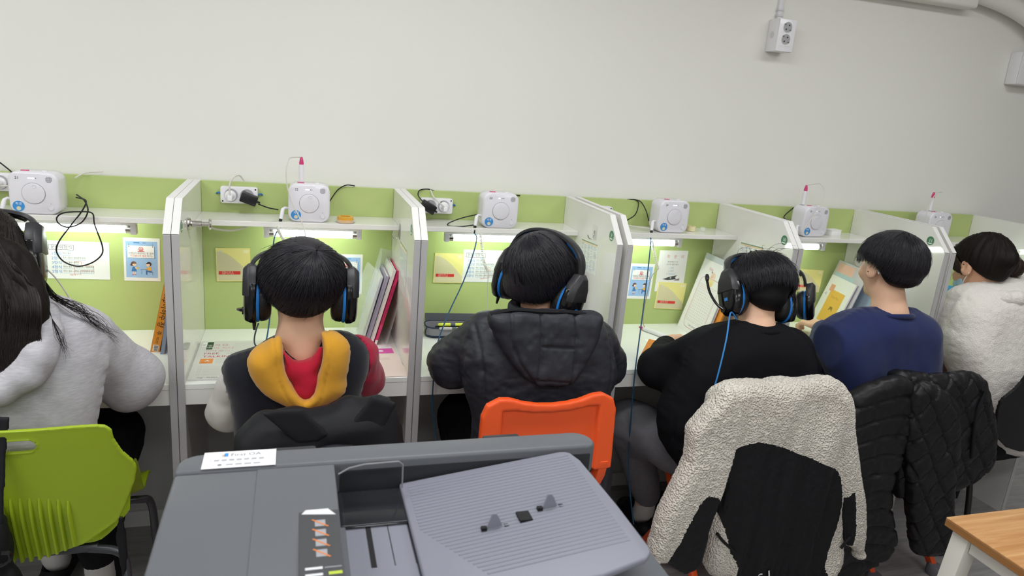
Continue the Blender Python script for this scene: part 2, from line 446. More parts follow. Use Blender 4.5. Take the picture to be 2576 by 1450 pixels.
# ------------------------------------------------------------ carrels
XC = [-0.6562, 0.0, 0.6562, 1.3028, 1.9543, 2.6262, 3.2863]
GAP = [0.002, 0.002, 0.002, 0.018, 0.003, 0.0155, 0.004]
T = 0.0185; D, Y2, Z1, ZT = 0.4817, -0.40, 1.154, 1.235
ZD, THS, AP, YD = 0.73, 0.0165, 0.046, -0.476
ZS, TS, YS = 1.133, 0.0165, -0.153
IN_L = [XC[i] + GAP[i] / 2 + T for i in range(6)]; IN_R = [XC[i + 1] - GAP[i + 1] / 2 - T for i in range(6)]
CAR_LABEL = ['white and green study carrel at the far left with an orange binder standing in it',
             'white and green study carrel with a metal peg on its side panel',
             'white and green study carrel with a grey pencil case on its desk',
             'white and green study carrel with a white worksheet pad leaning inside',
             'white and green study carrel with a yellow-covered workbook leaning inside',
             'white and green study carrel at the far right used by the woman in white fleece']
def side_panel(x0, parent, grey=True):
    pts = [(0.0, 0.0), (-D + 0.004, 0.0), (-D + 0.004, Z1), (Y2, ZT), (0.0, ZT)]
    p = MB().prism(pts, 'x', x0, x0 + T).build('side_panel', M_WHITE, parent, bevel=0.0008, seg=1)
    # edge banding: grey below, white on the sloped corner
    MB().box(x0, x0 + T, -D, -D + 0.0042, 0.0, Z1 - 0.002).build('edge_strip', M_GREY_EDGE, p, bevel=0.0008, seg=1)
    n = Vector((0, -(ZT - Z1), (Y2 + D))).normalized(); a = Vector((0, -D, Z1)); b = Vector((0, Y2, ZT))
    q = [a, b, b + Vector((0, 0.0, 0.0)) - n * 0.003, a - n * 0.003]
    MB().prism([(a.y, a.z), (b.y, b.z + 0.0008), (0, ZT + 0.0008), (0, ZT - 0.001), (b.y + 0.003, b.z - 0.001), (a.y + 0.0042, a.z)], 'x', x0 - 0.0003, x0 + T + 0.0003).build('corner_strip', M_EDGE, p)
    return p
for i in range(6):
    xl, xr = IN_L[i], IN_R[i]
    c = root('study_carrel', ((xl + xr) / 2, -0.24, 0), label=CAR_LABEL[i], cat='study carrel', group='row of study carrels along the wall')
    k = dict(parent=c, world=True)
    for x0 in (xl - T, xr):
        s_ = side_panel(x0, None); s_.parent = c; s_.matrix_parent_inverse = Matrix.Translation(c.location).inverted()
    MB().box(xl, xr, 0.0, 0.016, ZD - 0.1, ZT - 0.001).build('back_panel', M_GREEN, bevel=0.0008, seg=1, **k)
    MB().box(xl - T + .002, xr + T - .002, 0.0005, 0.016, 0.06, ZD - 0.1).build('lower_panel', M_LOWER, **k)
    MB().box(xl, xr, -0.012, 0.0, 0.0, 0.06).build('plinth', M_WHITE, **k)
    MB().box(xl, xr, YS, 0.0, ZS - TS, ZS).build('shelf', M_WHITE, bevel=0.0012, seg=1, **k)
    MB().box(xl, xr, YD, 0.0, ZD - THS, ZD).build('desk_top', M_DESK, bevel=0.0012, seg=1, **k)
    MB().box(xl, xr, YD + 0.001, YD + 0.018, ZD - THS - AP, ZD - THS).build('apron', M_WHITE, bevel=0.0008, seg=1, **k)
    MB().box(xl, xr, -0.12, 0.0, ZD - THS - 0.10, ZD - THS).build('under_rail', mat('rail_grey%d' % i, '#8d8c88', 0.5), **k)

# lamps under the shelves
LAMP_X = [(-0.49, -0.150), (0.215, 0.520), (0.80, 1.115), (1.395, 1.715), (2.055, 2.375), (2.80, 3.12)]
LAMP_L = ['lit fluorescent lamp under the shelf of the far left carrel', 'lit fluorescent lamp above the head of the student with the yellow hood',
          'lit fluorescent lamp left of the head of the student in the black puffer jacket', 'lit fluorescent lamp over the worksheet pad and study tip sheet',
          'lit fluorescent lamp over the yellow-covered workbook', 'lit fluorescent lamp in the far right carrel']
for i, (x0, x1) in enumerate(LAMP_X):
    o = root('fluorescent_lamp', ((x0 + x1) / 2, -0.115, ZS - TS), label=LAMP_L[i], cat='lamp', group='carrel lamps')
    h_ = (x1 - x0) / 2
    MB().box(-h_, h_, -0.016, 0.016, -0.012, 0).build('housing', M_WPLASTIC, o, bevel=0.002)
    for s in (-1, 1):
        MB().box(s * h_ - (0.016 if s > 0 else 0), s * h_ + (0.016 if s < 0 else 0), -0.013, 0.013, -0.040, -0.012).build('lamp_holder', M_GPLASTIC, o, bevel=0.002)
        MB().tube([(s * (h_ - 0.016), 0, -0.0255), (s * (h_ - 0.030), 0, -0.0255)], 0.0124, 16).build('end_cap', M_CHROME, o, smooth=True)
    MB().tube([(-h_ + 0.029, 0, -0.0255), (h_ - 0.029, 0, -0.0255)], 0.0118, 16).build('tube', M_TUBE, o, smooth=True)

# ------------------------------------------------------------ wall fittings
def wall_box(name, x, z, wx, hz, dp, m, label, cat):
    o = root(name, (x, WY, z), label=label, cat=cat)
    return o
o = root('wall_socket_box', (2.078, WY, 1.826), label='white surface-mounted double wall socket high on the wall with a conduit above', cat='socket')
MB().box(-0.037, 0.037, -0.062, 0, 0, 0.118).build('back_box', M_WPLASTIC, o, bevel=0.003)
fp = MB().box(-0.037, 0.037, -0.067, -0.0625, 0.001, 0.117).build('face_plate', mat('socket_white', '#f0eff2', 0.2), o, bevel=0.002)
def socket_well(parent, cx, cz, y, r=0.0195, rot=0.0):
    Mx = Matrix.Translation((cx, y, cz)) @ Matrix.Rotation(PI / 2, 4, 'X')
    MB().lathe([(r * 1.06, 0.0), (r * 1.06, 0.0012), (r * 0.98, 0.0012), (r * 0.95, 0.0002)], 28, Mx).build('socket_rim', M_GPLASTIC, parent, smooth=True)
    MB().lathe([(r * 0.94, 0.0003), (r * 0.94, 0.0006)], 28, Mx).build('socket_well', mat('well', '#a9a8ac', 0.4), parent)
    for s in (-1, 1):
        a = rot; dx, dz = s * 0.0095 * math.cos(a), s * 0.0095 * math.sin(a)
        Mh = Matrix.Translation((cx + dx, y - 0.0004, cz + dz)) @ Matrix.Rotation(PI / 2, 4, 'X')
        MB().lathe([(0.0028, 0.0003), (0.0028, 0.0008)], 10, Mh).build('pin_hole', M_HOLE, parent)
        Mc = Matrix.Translation((cx - s * 0.016 * math.sin(a), y - 0.0004, cz + s * 0.016 * math.cos(a)))
        MB().box(-0.004, 0.004, -0.0012, 0.0, -0.0025, 0.0025, Mc).build('earth_clip', M_CHROME, parent)
socket_well(o, 0.0, 0.088, -0.067, 0.0185, 0.9); socket_well(o, 0.0, 0.045, -0.067, 0.0185, 0.9)
MB().box(-0.024, 0.024, -0.0676, -0.0668, 0.0195, 0.0203).build('seam', M_GPLASTIC, o)
Mk = Matrix.Translation((-0.037, -0.03, 0.06)) @ Matrix.Rotation(-PI / 2, 4, 'Y')
MB().lathe([(0.0125, 0.0), (0.0125, 0.0006), (0.0118, 0.0006), (0.0118, 0.0002)], 24, Mk).build('knockout', M_GPLASTIC, o)
MB().box(-0.013, 0.004, -0.014, 0, 0.118, 0.50).build('conduit', M_WPLASTIC, o, bevel=0.002)
for zc in (0.130, 0.150): MB().box(-0.017, 0.008, -0.017, 0, zc, zc + 0.008).build('conduit_clip', M_GPLASTIC, o, bevel=0.001)

o = root('wall_junction_box', (3.36, WY, 1.81), label='blank white box on the wall at the right picture edge', cat='box')
MB().box(-0.085, 0.085, -0.055, 0, 0, 0.135).build('box_body', M_WPLASTIC, o, bevel=0.006)
MB().box(-0.083, 0.083, -0.060, -0.0555, 0.002, 0.133).build('lid', M_WPLASTIC, o, bevel=0.004)
o = root('pipe_trunking', (2.5, WY - .001, 2.078), label='off-white pipe trunking with a flexible hose along the top right wall', cat='trunking')
MB().box(-2.0, 0.455, -0.075, 0, 0, 0.085).build('trunking_cover', M_WALL, o, bevel=0.012, seg=3)
MB().tube(bez([(0.40, -0.045, 0.062), (0.50, -0.048, 0.058), (0.66, -0.052, 0.03), (0.80, -0.06, -0.02), (0.93, -0.07, -0.10), (1.03, -0.075, -0.22)], 10), 0.036, 20).build('hose', M_WALL, o, smooth=True)
# ------------------------------------------------------------ audio players on the shelves
def rrect(w_, h_, r, n=6):
    pts = []
    for cx, cz, a0 in ((w_ / 2 - r, h_ / 2 - r, 0), (-w_ / 2 + r, h_ / 2 - r, PI / 2), (-w_ / 2 + r, -h_ / 2 + r, PI), (w_ / 2 - r, -h_ / 2 + r, 1.5 * PI)):
        for k in range(n + 1):
            a = a0 + PI / 2 * k / n; pts.append((cx + r * math.cos(a), cz + r * math.sin(a)))
    return pts
M_LILAC = mat('player_white', '#e2e0e6', 0.16, 0.5, coat=0.3)
M_LED = mat('led', '#dfe6ff', 0.3, emit=('#cfdcff', 4.0))
M_DOT = mat('grille_dot', '#77757c', 0.5)
M_RING = mat('dial_ring', '#a9a7ae', 0.4)
M_STK = mat('blue_sticker', '#3f8ed0', 0.35)
M_FACE = Matrix(((1, 0, 0, 0), (0, 0, -1, 0), (0, 1, 0, 0), (0, 0, 0, 1)))     # sheet (u,v,n) -> (x,z,-y)
M_RIGHTPANEL = Matrix(((0, 0, -1, 0), (-1, 0, 0, 0), (0, 1, 0, 0), (0, 0, 0, 1)))
M_LEFTPANEL = Matrix(((0, 0, 1, 0), (1, 0, 0, 0), (0, 1, 0, 0), (0, 0, 0, 1)))
PW, PH, PD = 0.128, 0.122, 0.078
def player(i, x, y, num, dimple, label, rz=0.0, pen=False, leds=3, sticker=True):
    o = root('audio_player', (x, y, ZS), rz, label, 'audio player', 'numbered audio players on the carrel shelves')
    Mz = Matrix.Translation((0, 0, PH / 2))
    rings = []
    for yy, ins in ((0, 0.006), (0.0015, 0.0025), (0.005, 0.0005), (0.008, 0), (PD - 0.012, 0.0), (PD - 0.004, 0.003), (PD, 0.009)):
        rings.append([(p[0], yy, p[1] + PH / 2) for p in rrect(PW - 2 * ins, PH - 2 * ins, 0.027 - ins)])
    MB().loft(rings).build('body', M_LILAC, o, smooth=True, ang=50)
    Mf = lambda u, v: Matrix.Translation((u, 0, PH / 2 + v)) @ Matrix.Rotation(PI / 2, 4, 'X')
    d = MB().lathe([(0.0305, 0.0), (0.0305, 0.0006), (0.0295, 0.0006), (0.0295, 0.0002)], 36, Mf(0, 0)).build('dial_ring', M_RING, o, smooth=True)
    d = MB().lathe([(0.0292, 0.0), (0.0292, 0.0022), (0.027, 0.003), (0.012, 0.0036), (0.0, 0.0037)], 36, Mf(0, 0)).build('dial', M_LILAC, o, smooth=True)
    MB().lathe([(0.0055, 0.0036), (0.0052, 0.0042), (0.0035, 0.0038), (0.0, 0.0037)], 16, Mf(0.021 * math.cos(dimple), 0.021 * math.sin(dimple))).build('dimple', M_LILAC, d, smooth=True)
    g = MB()
    for a in range(6):
        for b in range(6):
            if (a in (0, 5)) and (b in (0, 5)): continue
            u, v = 0.041 + (a - 2.5) * 0.0028, 0.041 + (b - 2.5) * 0.0028
            g.box(u - 0.0008, u + 0.0008, -0.0006, 0.0004, PH / 2 + v - 0.0008, PH / 2 + v + 0.0008)
    g.build('speaker_grille', M_DOT, o)
    for k in range(5):
        u = -0.010 + k * 0.0045
        MB().box(u - 0.0012, u + 0.0012, -0.0007, 0.0004, PH / 2 + 0.0425, PH / 2 + 0.0445).build('indicator', M_LED if k < leds else M_DOT, o)
    MB().lathe([(0.0080, 0.0), (0.0080, 0.0008), (0.0072, 0.0008), (0.0072, 0.0004), (0.0068, 0.0004), (0.0066, 0.0016), (0, 0.0018)], 24, Mf(0.042, -0.041)).build('power_button', M_LILAC, o, smooth=True)
    MB().box(0.0413, 0.0427, -0.0006, 0.0004, PH / 2 - 0.0297, PH / 2 - 0.0283).build('indicator', M_DOT, o)
    Ink().text(str(num), -0.044, 0.040, 0.0105, '#3b3a40').build('number', o, Matrix.Translation((0, -0.0003, PH / 2)) @ M_FACE)
    if sticker:
        k_ = Ink().disc(-0.040, -0.038, 0.0165, '#e9eef2').disc(-0.040, -0.038, 0.0155, '#3f8ed0', 3)
        k_.text('학생', -0.040, -0.034, 0.009, '#eaf3fb', 5, 'c', 0.024).disc(-0.040, -0.0445, 0.006, '#d9d2b4', 5)
        k_.build('sticker', o, Matrix.Translation((0, -0.0003, PH / 2)) @ M_FACE)
    tz = PH - 0.0004
    MB().prism([(p[0] - 0.026, p[1] + PD / 2 - 0.012) for p in rrect(0.022, 0.010, 0.0045, 4)], 'z', tz, tz + 0.002).build('pink_key', M_PINK, o)
    MB().prism([(p[0] + 0.024, p[1] + PD / 2 - 0.012) for p in rrect(0.016, 0.010, 0.0045, 4)], 'z', tz, tz + 0.0025).build('white_key', M_WPLASTIC, o)
    # white elbow plug in the left side
    if i != 5:
        p = MB().tube([(-PW / 2 + 0.001, 0.022, 0.040), (-PW / 2 - 0.010, 0.020, 0.041), (-PW / 2 - 0.016, 0.016, 0.036), (-PW / 2 - 0.018, 0.012, 0.028), (-PW / 2 - 0.022, 0.006, 0.006)], [0.0035, 0.0045, 0.006, 0.0065, 0.0055], 12).build('jack_plug', M_WPLASTIC, o, smooth=True)
        MB().tube([(-PW / 2 - 0.022, 0.006, 0.007), (-PW / 2 - 0.0245, 0.002, -0.008), (-PW / 2 - 0.025, -0.002, -0.018)], [0.0055, 0.005, 0.0025], 10).build('jack_sleeve', M_BLACK, p, smooth=True)
    return o
PX = [(-0.405, -0.145, 21, 1.4), (0.352, -0.140, 22, 1.4), (0.984, -0.148, 23, -2.0), (1.662, -0.135, 24, 0.9), (2.305, -0.130, 25, 1.2), (2.930, -0.140, 26, 1.2)]
PL = ['white audio player with a black cord looped below it', 'white audio player between a black adapter and an amber tape roll', 'white audio player above and left of the puffer jacket student',
      'white audio player beside a pale tape roll and tiny cup', 'white audio player with a thin white cord crossing its front', 'white audio player partly behind the woman with the hair bun']
PROT = [-0.04, -0.02, 0.03, 0.05, 0.10, 0.05]
for i, (x, y, n, dm) in enumerate(PX): player(i, x, y, n, dm, PL[i], PROT[i], leds=[4, 3, 2, 4, 2, 1][i], sticker=i != 5)

def cord(name, pts, r, m, label, cat='cord', seg=8, n=10, group=None):
    return tag(MB().tube(bez(pts, n), r, seg).build(name, m, smooth=True), label, cat, group)
def coil(name, pts, R_, r, turns, m, label):
    base = bez(pts, 40); out = []; n = len(base); N = turns * 10
    for j in range(N + 1):
        t = j / N * (n - 1); k = min(int(t), n - 2); p = base[k].lerp(base[k + 1], t - k); d = (base[k + 1] - base[k]).normalized()
        a = d.cross(Vector((0, 1, 0))).normalized(); b = d.cross(a); ph = 2 * PI * j / 10
        out.append(p + (a * math.cos(ph) + b * math.sin(ph)) * R_)
    return tag(MB().tube(out, r, 5).build(name, m, smooth=True), label, 'cord')

# reading pens standing in players 22, 25, 26
def pen_up(x, y, arc, label, clabel):
    o = root('reading_pen', (x, y, ZS + PH), label=label, cat='reading pen', group='reading pens')
    MB().lathe([(0.0035, -0.0), (0.0078, 0.002), (0.0082, 0.02), (0.0082, 0.05), (0.0074, 0.056), (0.003, 0.057)], 20).build('barrel', M_WPLASTIC, o, smooth=True)
    MB().lathe([(0.0070, 0.054), (0.0072, 0.060), (0.0058, 0.070), (0.0030, 0.080), (0.002, 0.080)], 16).build('pink_cap', M_PINK, o, smooth=True)
    cord('pen_cord', [(x, y, ZS + PH + 0.0795)] + arc, 0.0019, M_CORDW, clabel)
A = atY
pen_up(0.328, -0.095, [A(735, 396, -.115), A(726, 402, -.13), A(720, 430, -.145), A(722, 465, -.15), A(735, 510, -.155), A(752, 545, -.165), A(765, 575, -.17), A(769, 605, -.175)],
       'white reading pen with pink cap standing above the yellow-hooded student', 'thin white pen cord arching over player 22')
pen_up(2.262, -0.085, [A(2057, 462, -.105), A(2068, 466, -.12), A(2074, 485, -.135), A(2066, 515, -.15), A(2050, 540, -.155), A(2030, 565, -.17), A(2015, 580, -.175)],
       'white reading pen with pink cap standing above the navy sweatshirt student', 'thin white pen cord crossing the front of player 25')
pen_up(2.915, -0.085, [A(2370, 484, -.105), A(2358, 486, -.11), A(2343, 505, -.12), A(2332, 535, -.14), A(2327, 570, -.15)],
       'white reading pen with pink cap standing above the woman with the hair bun', 'thin white pen cord behind player 26')

# cords
cord('player_cord', [A(193, 490, -.08), A(213, 506, -.15), A(221, 532, -.17), A(205, 560, -.172), A(172, 572, -.172), A(148, 563, -.172), A(143, 548, -.172), A(160, 536, -.172), A(200, 533, -.17), A(232, 537, -.17), A(238, 565, -.172),
     A(257, 618, -.175), A(255, 642, -.175), A(230, 662, -.175), A(195, 670, -.175), A(160, 658, -.175), A(142, 632, -.175), A(150, 605, -.175), A(178, 568, -.172), A(207, 530, -.165), A(216, 505, -.15), A(192, 497, -.07)], 0.0021, M_CORDB,
     'black cord hanging in a big loop from player 21 over the green panel')
cord('lead_cord', [A(700, 528, -.02), A(675, 523, -.03), A(650, 514, -.04)], 0.0020, M_CORDB, 'short black lead from the adapter to player 22')
cord('lead_cord', [A(820, 525, -.03), A(835, 498, -.02), A(852, 476, -.008), A(872, 466, -.006), A(893, 468, -.004)], 0.0020, M_CORDB, 'black lead rising behind player 22 to the panel top')
cord('lead_cord', [A(1200, 540, -.06), A(1165, 548, -.10), A(1132, 560, -.11), A(1128, 568, -.12), A(1160, 570, -.135), A(1195, 566, -.14)], 0.0020, M_CORDB, 'black lead lying on the shelf left of player 23')
cord('lead_cord', [A(1286, 500, -.03), A(1298, 492, -.008), A(1308, 492, -.003)], 0.0020, M_CORDB, 'black lead end behind player 23')
cord('adapter_cord', [A(1063, 507, -.04), A(1052, 492, -.03), A(1056, 479, -.01), A(1075, 476, .0), A(1092, 480, .004)], 0.0020, M_CORDB, 'black adapter cord curling over the panel top beside the pencil case carrel')
cord('adapter_cord', [A(1577, 555, -.05), A(1598, 540, -.03), A(1606, 515, -.012), A(1600, 503, -.004), A(1578, 502, .004)], 0.0020, M_CORDB, 'black adapter cord looping left of player 24')
cord('adapter_cord', [A(1632, 556, -.06), A(1625, 530, -.03), A(1612, 508, -.01), A(1595, 502, .004)], 0.0020, M_CORDB, 'black cord running up to the panel top left of player 24')
cord('adapter_cord', [A(1998, 560, -.05), A(1972, 548, -.02), A(1990, 528, -.008), A(2006, 517, .0)], 0.0020, M_CORDB, 'black cord rising left of player 25')
cord('lead_cord', [A(188, 448, -.04), A(215, 435, -.01), A(260, 432, -.004)], 0.0022, M_CORDW, 'white lead curving from player 21 to the panel top')
cord('lead_cord', [A(55, 470, -.05), A(20, 468, -.05), A(-20, 470, -.05)], 0.0022, M_CORDW, 'white lead between player 21 and the socket at the left edge')
cord('lead_cord', [A(50, 452, -.05), A(20, 425, -.02), A(-15, 398, .0)], 0.0020, M_CORDB, 'black lead rising to the left picture edge')
cord('lamp_cord', [A(526, 570, -.14), A(545, 577, -.13), A(585, 580, -.12), A(622, 571, -.115)], 0.0030, M_CORDW, 'white lamp cord sagging under the shelf beside the metal peg')
cord('lead_cord', [A(1635, 575, -.13), A(1610, 572, -.10), A(1580, 567, -.06)], 0.0022, M_CORDW, 'white lead lying on the shelf left of player 24')

# headset leads (blue braided)
def jack(i): x, y = PX[i][:2]; return Vector((x - PW / 2 - 0.025, y - 0.002, ZS - 0.018))
cord('audio_cable', [jack(1), A(690, 600, -.17), A(686, 660, -.2), A(682, 760, -.3), A(676, 820, -.36), A(668, 862, -.40), A(655, 875, -.42), A(642, 868, -.44), A(640, 850, -.5), A(646, 825, -.58), A(650, 815, -.62)], 0.0022, M_TEAL, 'blue braided headset cord behind the head of the yellow-hooded student')
cord('audio_cable', [jack(2), A(1199, 600, -.17), A(1190, 640, -.2), A(1165, 710, -.26), A(1130, 785, -.36), A(1105, 850, -.44), A(1094, 900, -.49), A(1090, 960, -.495), A(1088, 1020, -.495), A(1094, 1080, -.50), A(1098, 1130, -.52)], 0.0022, M_TEAL, 'blue braided headset cord slanting down past the pencil case')
cord('audio_cable', [jack(3), A(1637, 610, -.17), A(1630, 680, -.22), A(1618, 780, -.32), A(1606, 870, -.43), A(1597, 940, -.49), A(1590, 1020, -.50), A(1584, 1100, -.50), A(1581, 1180, -.50), A(1586, 1250, -.52), A(1594, 1320, -.55)], 0.0023, M_TEAL, 'blue braided headset cord hanging from player 24 down to the floor')
coil('coil_cord', [A(1208, 590, -.165), A(1212, 620, -.17), A(1218, 660, -.175), A(1228, 684, -.175)], 0.0042, 0.0015, 26, M_CORDW, 'white coiled cord hanging before the sentence pattern sheet')
cord('pen_cord', [A(1228, 684, -.175), A(1227, 720, -.175), A(1226, 780, -.17), A(1226, 800, -.17), A(1232, 826, -.18)], 0.0014, M_CORDW, 'thin white cord below the coil of player 23')
coil('coil_cord', [A(1640, 605, -.165), A(1645, 635, -.17), A(1655, 676, -.175)], 0.0042, 0.0015, 26, M_CORDW, 'white coiled cord hanging beside the study tip sheet')
cord('pen_cord', [A(1657, 676, -.175), A(1640, 695, -.17), A(1630, 730, -.165), A(1620, 780, -.13), A(1618, 812, -.10), A(1624, 828, -.085)], 0.0017, mat('beige_cord', '#b5aa96', 0.5), 'thin beige cord from the coil to the pen on the desk')
coil('coil_cord', [A(697, 570, -.16), A(705, 590, -.165), A(722, 612, -.17)], 0.0045, 0.0015, 16, M_CORDW, 'white coiled cord above the yellow-hooded student')

# ------------------------------------------------------------ sockets on the green panels
M_BLUEW = mat('blue_wire', '#2a6fb0', 0.5)
def panel_socket(cx, cz, label, plugs, rz=0):
    o = root('panel_socket', (cx, -0.0, cz), label=label, cat='socket', group='double sockets on the green panels')
    MB().prism([(p[0], p[1]) for p in rrect(0.113, 0.053, 0.006, 3)], 'y', -0.026, 0.0).build('body', M_WPLASTIC, o, bevel=0.0025)
    for s in (-1, 1):
        socket_well(o, s * 0.024, 0, -0.026, 0.0205, 0.5)
        MB().tube([(s * 0.055, -0.008, 0.002), (s * 0.066, -0.006, 0.004), (s * 0.070, -0.001, 0.0)], 0.0028, 8).build('blue_wire', M_BLUEW, o, smooth=True)
        Mh = Matrix.Translation((s * 0.050, -0.0262, s * 0.020)) @ Matrix.Rotation(PI / 2, 4, 'X')
        MB().lathe([(0.0025, 0.0), (0.0025, 0.0006)], 10, Mh).build('screw', M_HOLE, o)
    return o
def white_plug(cx, cz, label, exit_pts):
    o = root('white_plug', (cx, -0.0262, cz), label=label, cat='plug', group='white mains plugs')
    Mx = Matrix.Rotation(PI / 2, 4, 'X')
    MB().lathe([(0.0175, 0.0005), (0.0175, 0.006), (0.012, 0.010), (0.009, 0.022), (0.007, 0.026)], 20, Mx).build('plug_body', M_WPLASTIC, o, smooth=True)
    MB().box(-0.007, 0.007, -0.034, -0.012, -0.012, 0.004).build('grip', M_WPLASTIC, o, bevel=0.002)
    pts = [Vector((0, -0.026, 0))] + [Vector(p) - Vector(o.location) for p in exit_pts]
    MB().tube(bez(pts, 8), 0.0026, 8).build('plug_cord', M_CORDW, o, smooth=True)
def black_adapter(cx, cz, ry, label):
    o = root('black_adapter', (cx, -0.0262, cz), label=label, cat='adapter', group='black power adapters'); 
    Mr = Matrix.Rotation(ry, 4, 'Y')
    MB().box(-0.022, 0.030, -0.034, -0.001, -0.016, 0.016, Mr).build('adapter_body', M_BLACK, o, bevel=0.004)
    MB().tube([Mr @ Vector((0.029, -0.018, 0)), Mr @ Vector((0.040, -0.017, 0.0))], [0.0045, 0.003], 10).build('strain_relief', M_BLACK, o, smooth=True)
panel_socket(-0.548, 1.205, 'white double socket on the green panel at the left picture edge', 0)
panel_socket(0.136, 1.194, 'white double socket above the metal peg with white plug and black adapter', 0)
panel_socket(0.785, 1.184, 'white double socket left of player 23', 0)
panel_socket(1.402, 1.180, 'white double socket partly behind the divider with sticker nine', 0)
panel_socket(2.045, 1.180, 'white double socket mostly hidden behind the divider with sticker ten', 0)
white_plug(0.110, 1.192, 'white mains plug in the socket above the metal peg', [A(578, 462, -.05), A(590, 445, -.03), A(603, 442, -.01), A(614, 455, .002)])
black_adapter(0.163, 1.188, 0.35, 'black power adapter plugged in beside the white plug above the metal peg')
black_adapter(0.748, 1.184, 0.5, 'black power adapter in the socket left of player 23')
white_plug(0.810, 1.182, 'white mains plug in the socket left of player 23', [A(1105, 510, -.06), A(1090, 495, -.03), A(1083, 478, .0)])
black_adapter(1.430, 1.180, 0.6, 'black power adapter behind the divider with sticker nine')
black_adapter(2.075, 1.165, 0.5, 'black power adapter behind the divider with sticker ten')
white_plug(-0.525, 1.203, 'white mains plug in the socket at the left picture edge', [A(-20, 455, -.06), A(-45, 450, -.05)])

# ------------------------------------------------------------ small things on the shelves
def tape(x, y, z, r, h, col, label, dish=True):
    o = root('tape_roll', (x, y, z), label=label, cat='tape', group='tape rolls on the shelves')
    MB().lathe([(r * 0.62, 0.001), (r, 0.001), (r, h), (r * 0.62, h), (r * 0.62, 0.001)], 32).build('tape', mat('tape_' + col[1:], col, 0.25, coat=0.4), o, smooth=True)
    if dish: MB().lathe([(r * 1.2, 0.0), (r * 1.22, h * 0.55), (r * 1.18, h * 0.55), (r * 1.16, 0.0012), (0.0, 0.0012)], 32).build('clear_dish', M_CLEAR, o, smooth=True)
tape(0.467, -0.118, ZS, 0.026, 0.020, '#e0a63c', 'amber adhesive tape roll in a clear dish right of player 22')
tape(1.775, -0.075, ZS, 0.018, 0.020, '#e6dcae', 'pale tape roll on the shelf right of player 24', False)
MB_ = MB().lathe([(0.010, 0.0), (0.011, 0.018), (0.0095, 0.018), (0.009, 0.003), (0.0, 0.003)], 20)
o = root('glass_cup', (1.822, -0.085, ZS), label='tiny clear cup on the shelf beside the pale tape roll', cat='cup'); MB_.build('cup', M_CLEAR, o, smooth=True)
o = root('paper_box', (2.445, -0.07, ZS), 0.2, 'small white carton on the shelf right of player 25', 'box')
MB().box(-0.03, 0.03, -0.02, 0.02, 0, 0.022).build('carton', M_PAPER, o, bevel=0.001); MB().box(-0.031, 0.031, -0.021, 0.021, 0.022, 0.025).build('flap', M_PAPER, o, bevel=0.0008)

# metal peg on the side panel
o = root('coat_peg', (IN_L[1], -0.318, 1.152), label='brushed metal coat peg on the white side panel', cat='peg')
Mp = Matrix.Rotation(PI / 2, 4, 'Y')
MB().lathe([(0.017, 0.0), (0.018, 0.002), (0.017, 0.006), (0.011, 0.009), (0.010, 0.012)], 28, Mp).build('base_flange', M_CHROME, o, smooth=True)
MB().lathe([(0.0095, 0.010), (0.0095, 0.036), (0.0065, 0.037), (0.0065, 0.056)], 24, Mp).build('post', M_CHROME, o, smooth=True)
MB().lathe([(0.007, 0.054), (0.015, 0.056), (0.0165, 0.059), (0.015, 0.062), (0.0, 0.063)], 28, Mp).build('end_disc', M_CHROME, o, smooth=True)

def hook(x, y, z, label):
    o = root('adhesive_hook', (x, y, z), label=label, cat='hook', group='adhesive hooks on the side panels')
    MB().prism([(p[0], p[1]) for p in rrect(0.036, 0.05, 0.006, 3)], 'x', -0.0012, 0).build('clear_plate', M_CLEAR, o)
    pts = [(-0.003, 0, 0.006), (-0.004, 0, -0.004), (-0.005, 0, -0.014), (-0.010, 0, -0.022), (-0.018, 0, -0.022), (-0.024, 0, -0.014), (-0.026, 0, -0.009)]
    MB().tube(bez(pts, 5), 0.0017, 8).build('wire_hook', M_CHROME, o, smooth=True)
hook(IN_R[2], -0.300, 1.158, 'clear adhesive wire hook on the panel beside sticker 9')
hook(IN_R[1], -0.185, 1.120, 'clear adhesive wire hook under the shelf end near the amber tape')

def sticker(x, y, z, num, M, label):
    o = MB().lathe([(0.0168, 0), (0.0168, 0.0004), (0, 0.0004)], 32).build('number_sticker', M_GREENSTK)
    o.matrix_world = Matrix.Translation((x, y, z)) @ M
    tag(o, label, 'sticker', 'round number stickers on the dividers')
    n = Ink().text(num, 0, -0.004, 0.017, '#f2f6f2', 4, 'c', 0.022); n.disc(0, -0.0075, 0.0105, '#f2f6f2', 4, 0.004, 14, PI, 2 * PI)
    n.build('digits', o)
sticker(IN_L[1], -0.432, 1.166, '7', M_LEFTPANEL, 'round green sticker seen edge-on beside the metal peg')
sticker(IN_R[1], -0.418, 1.171, '8', M_RIGHTPANEL, 'round green sticker seen edge-on right of the yellow-hooded student')
sticker(IN_R[2], -0.430, 1.172, '9', M_RIGHTPANEL, 'round green sticker with digit nine beside the wire hook')
sticker(IN_R[3], -0.424, 1.173, '10', M_RIGHTPANEL, 'round green sticker with number ten above the black sweatshirt student')
sticker(IN_R[4], -0.406, 1.183, '11', M_RIGHTPANEL, 'round green sticker with number eleven right of the navy sweatshirt student')

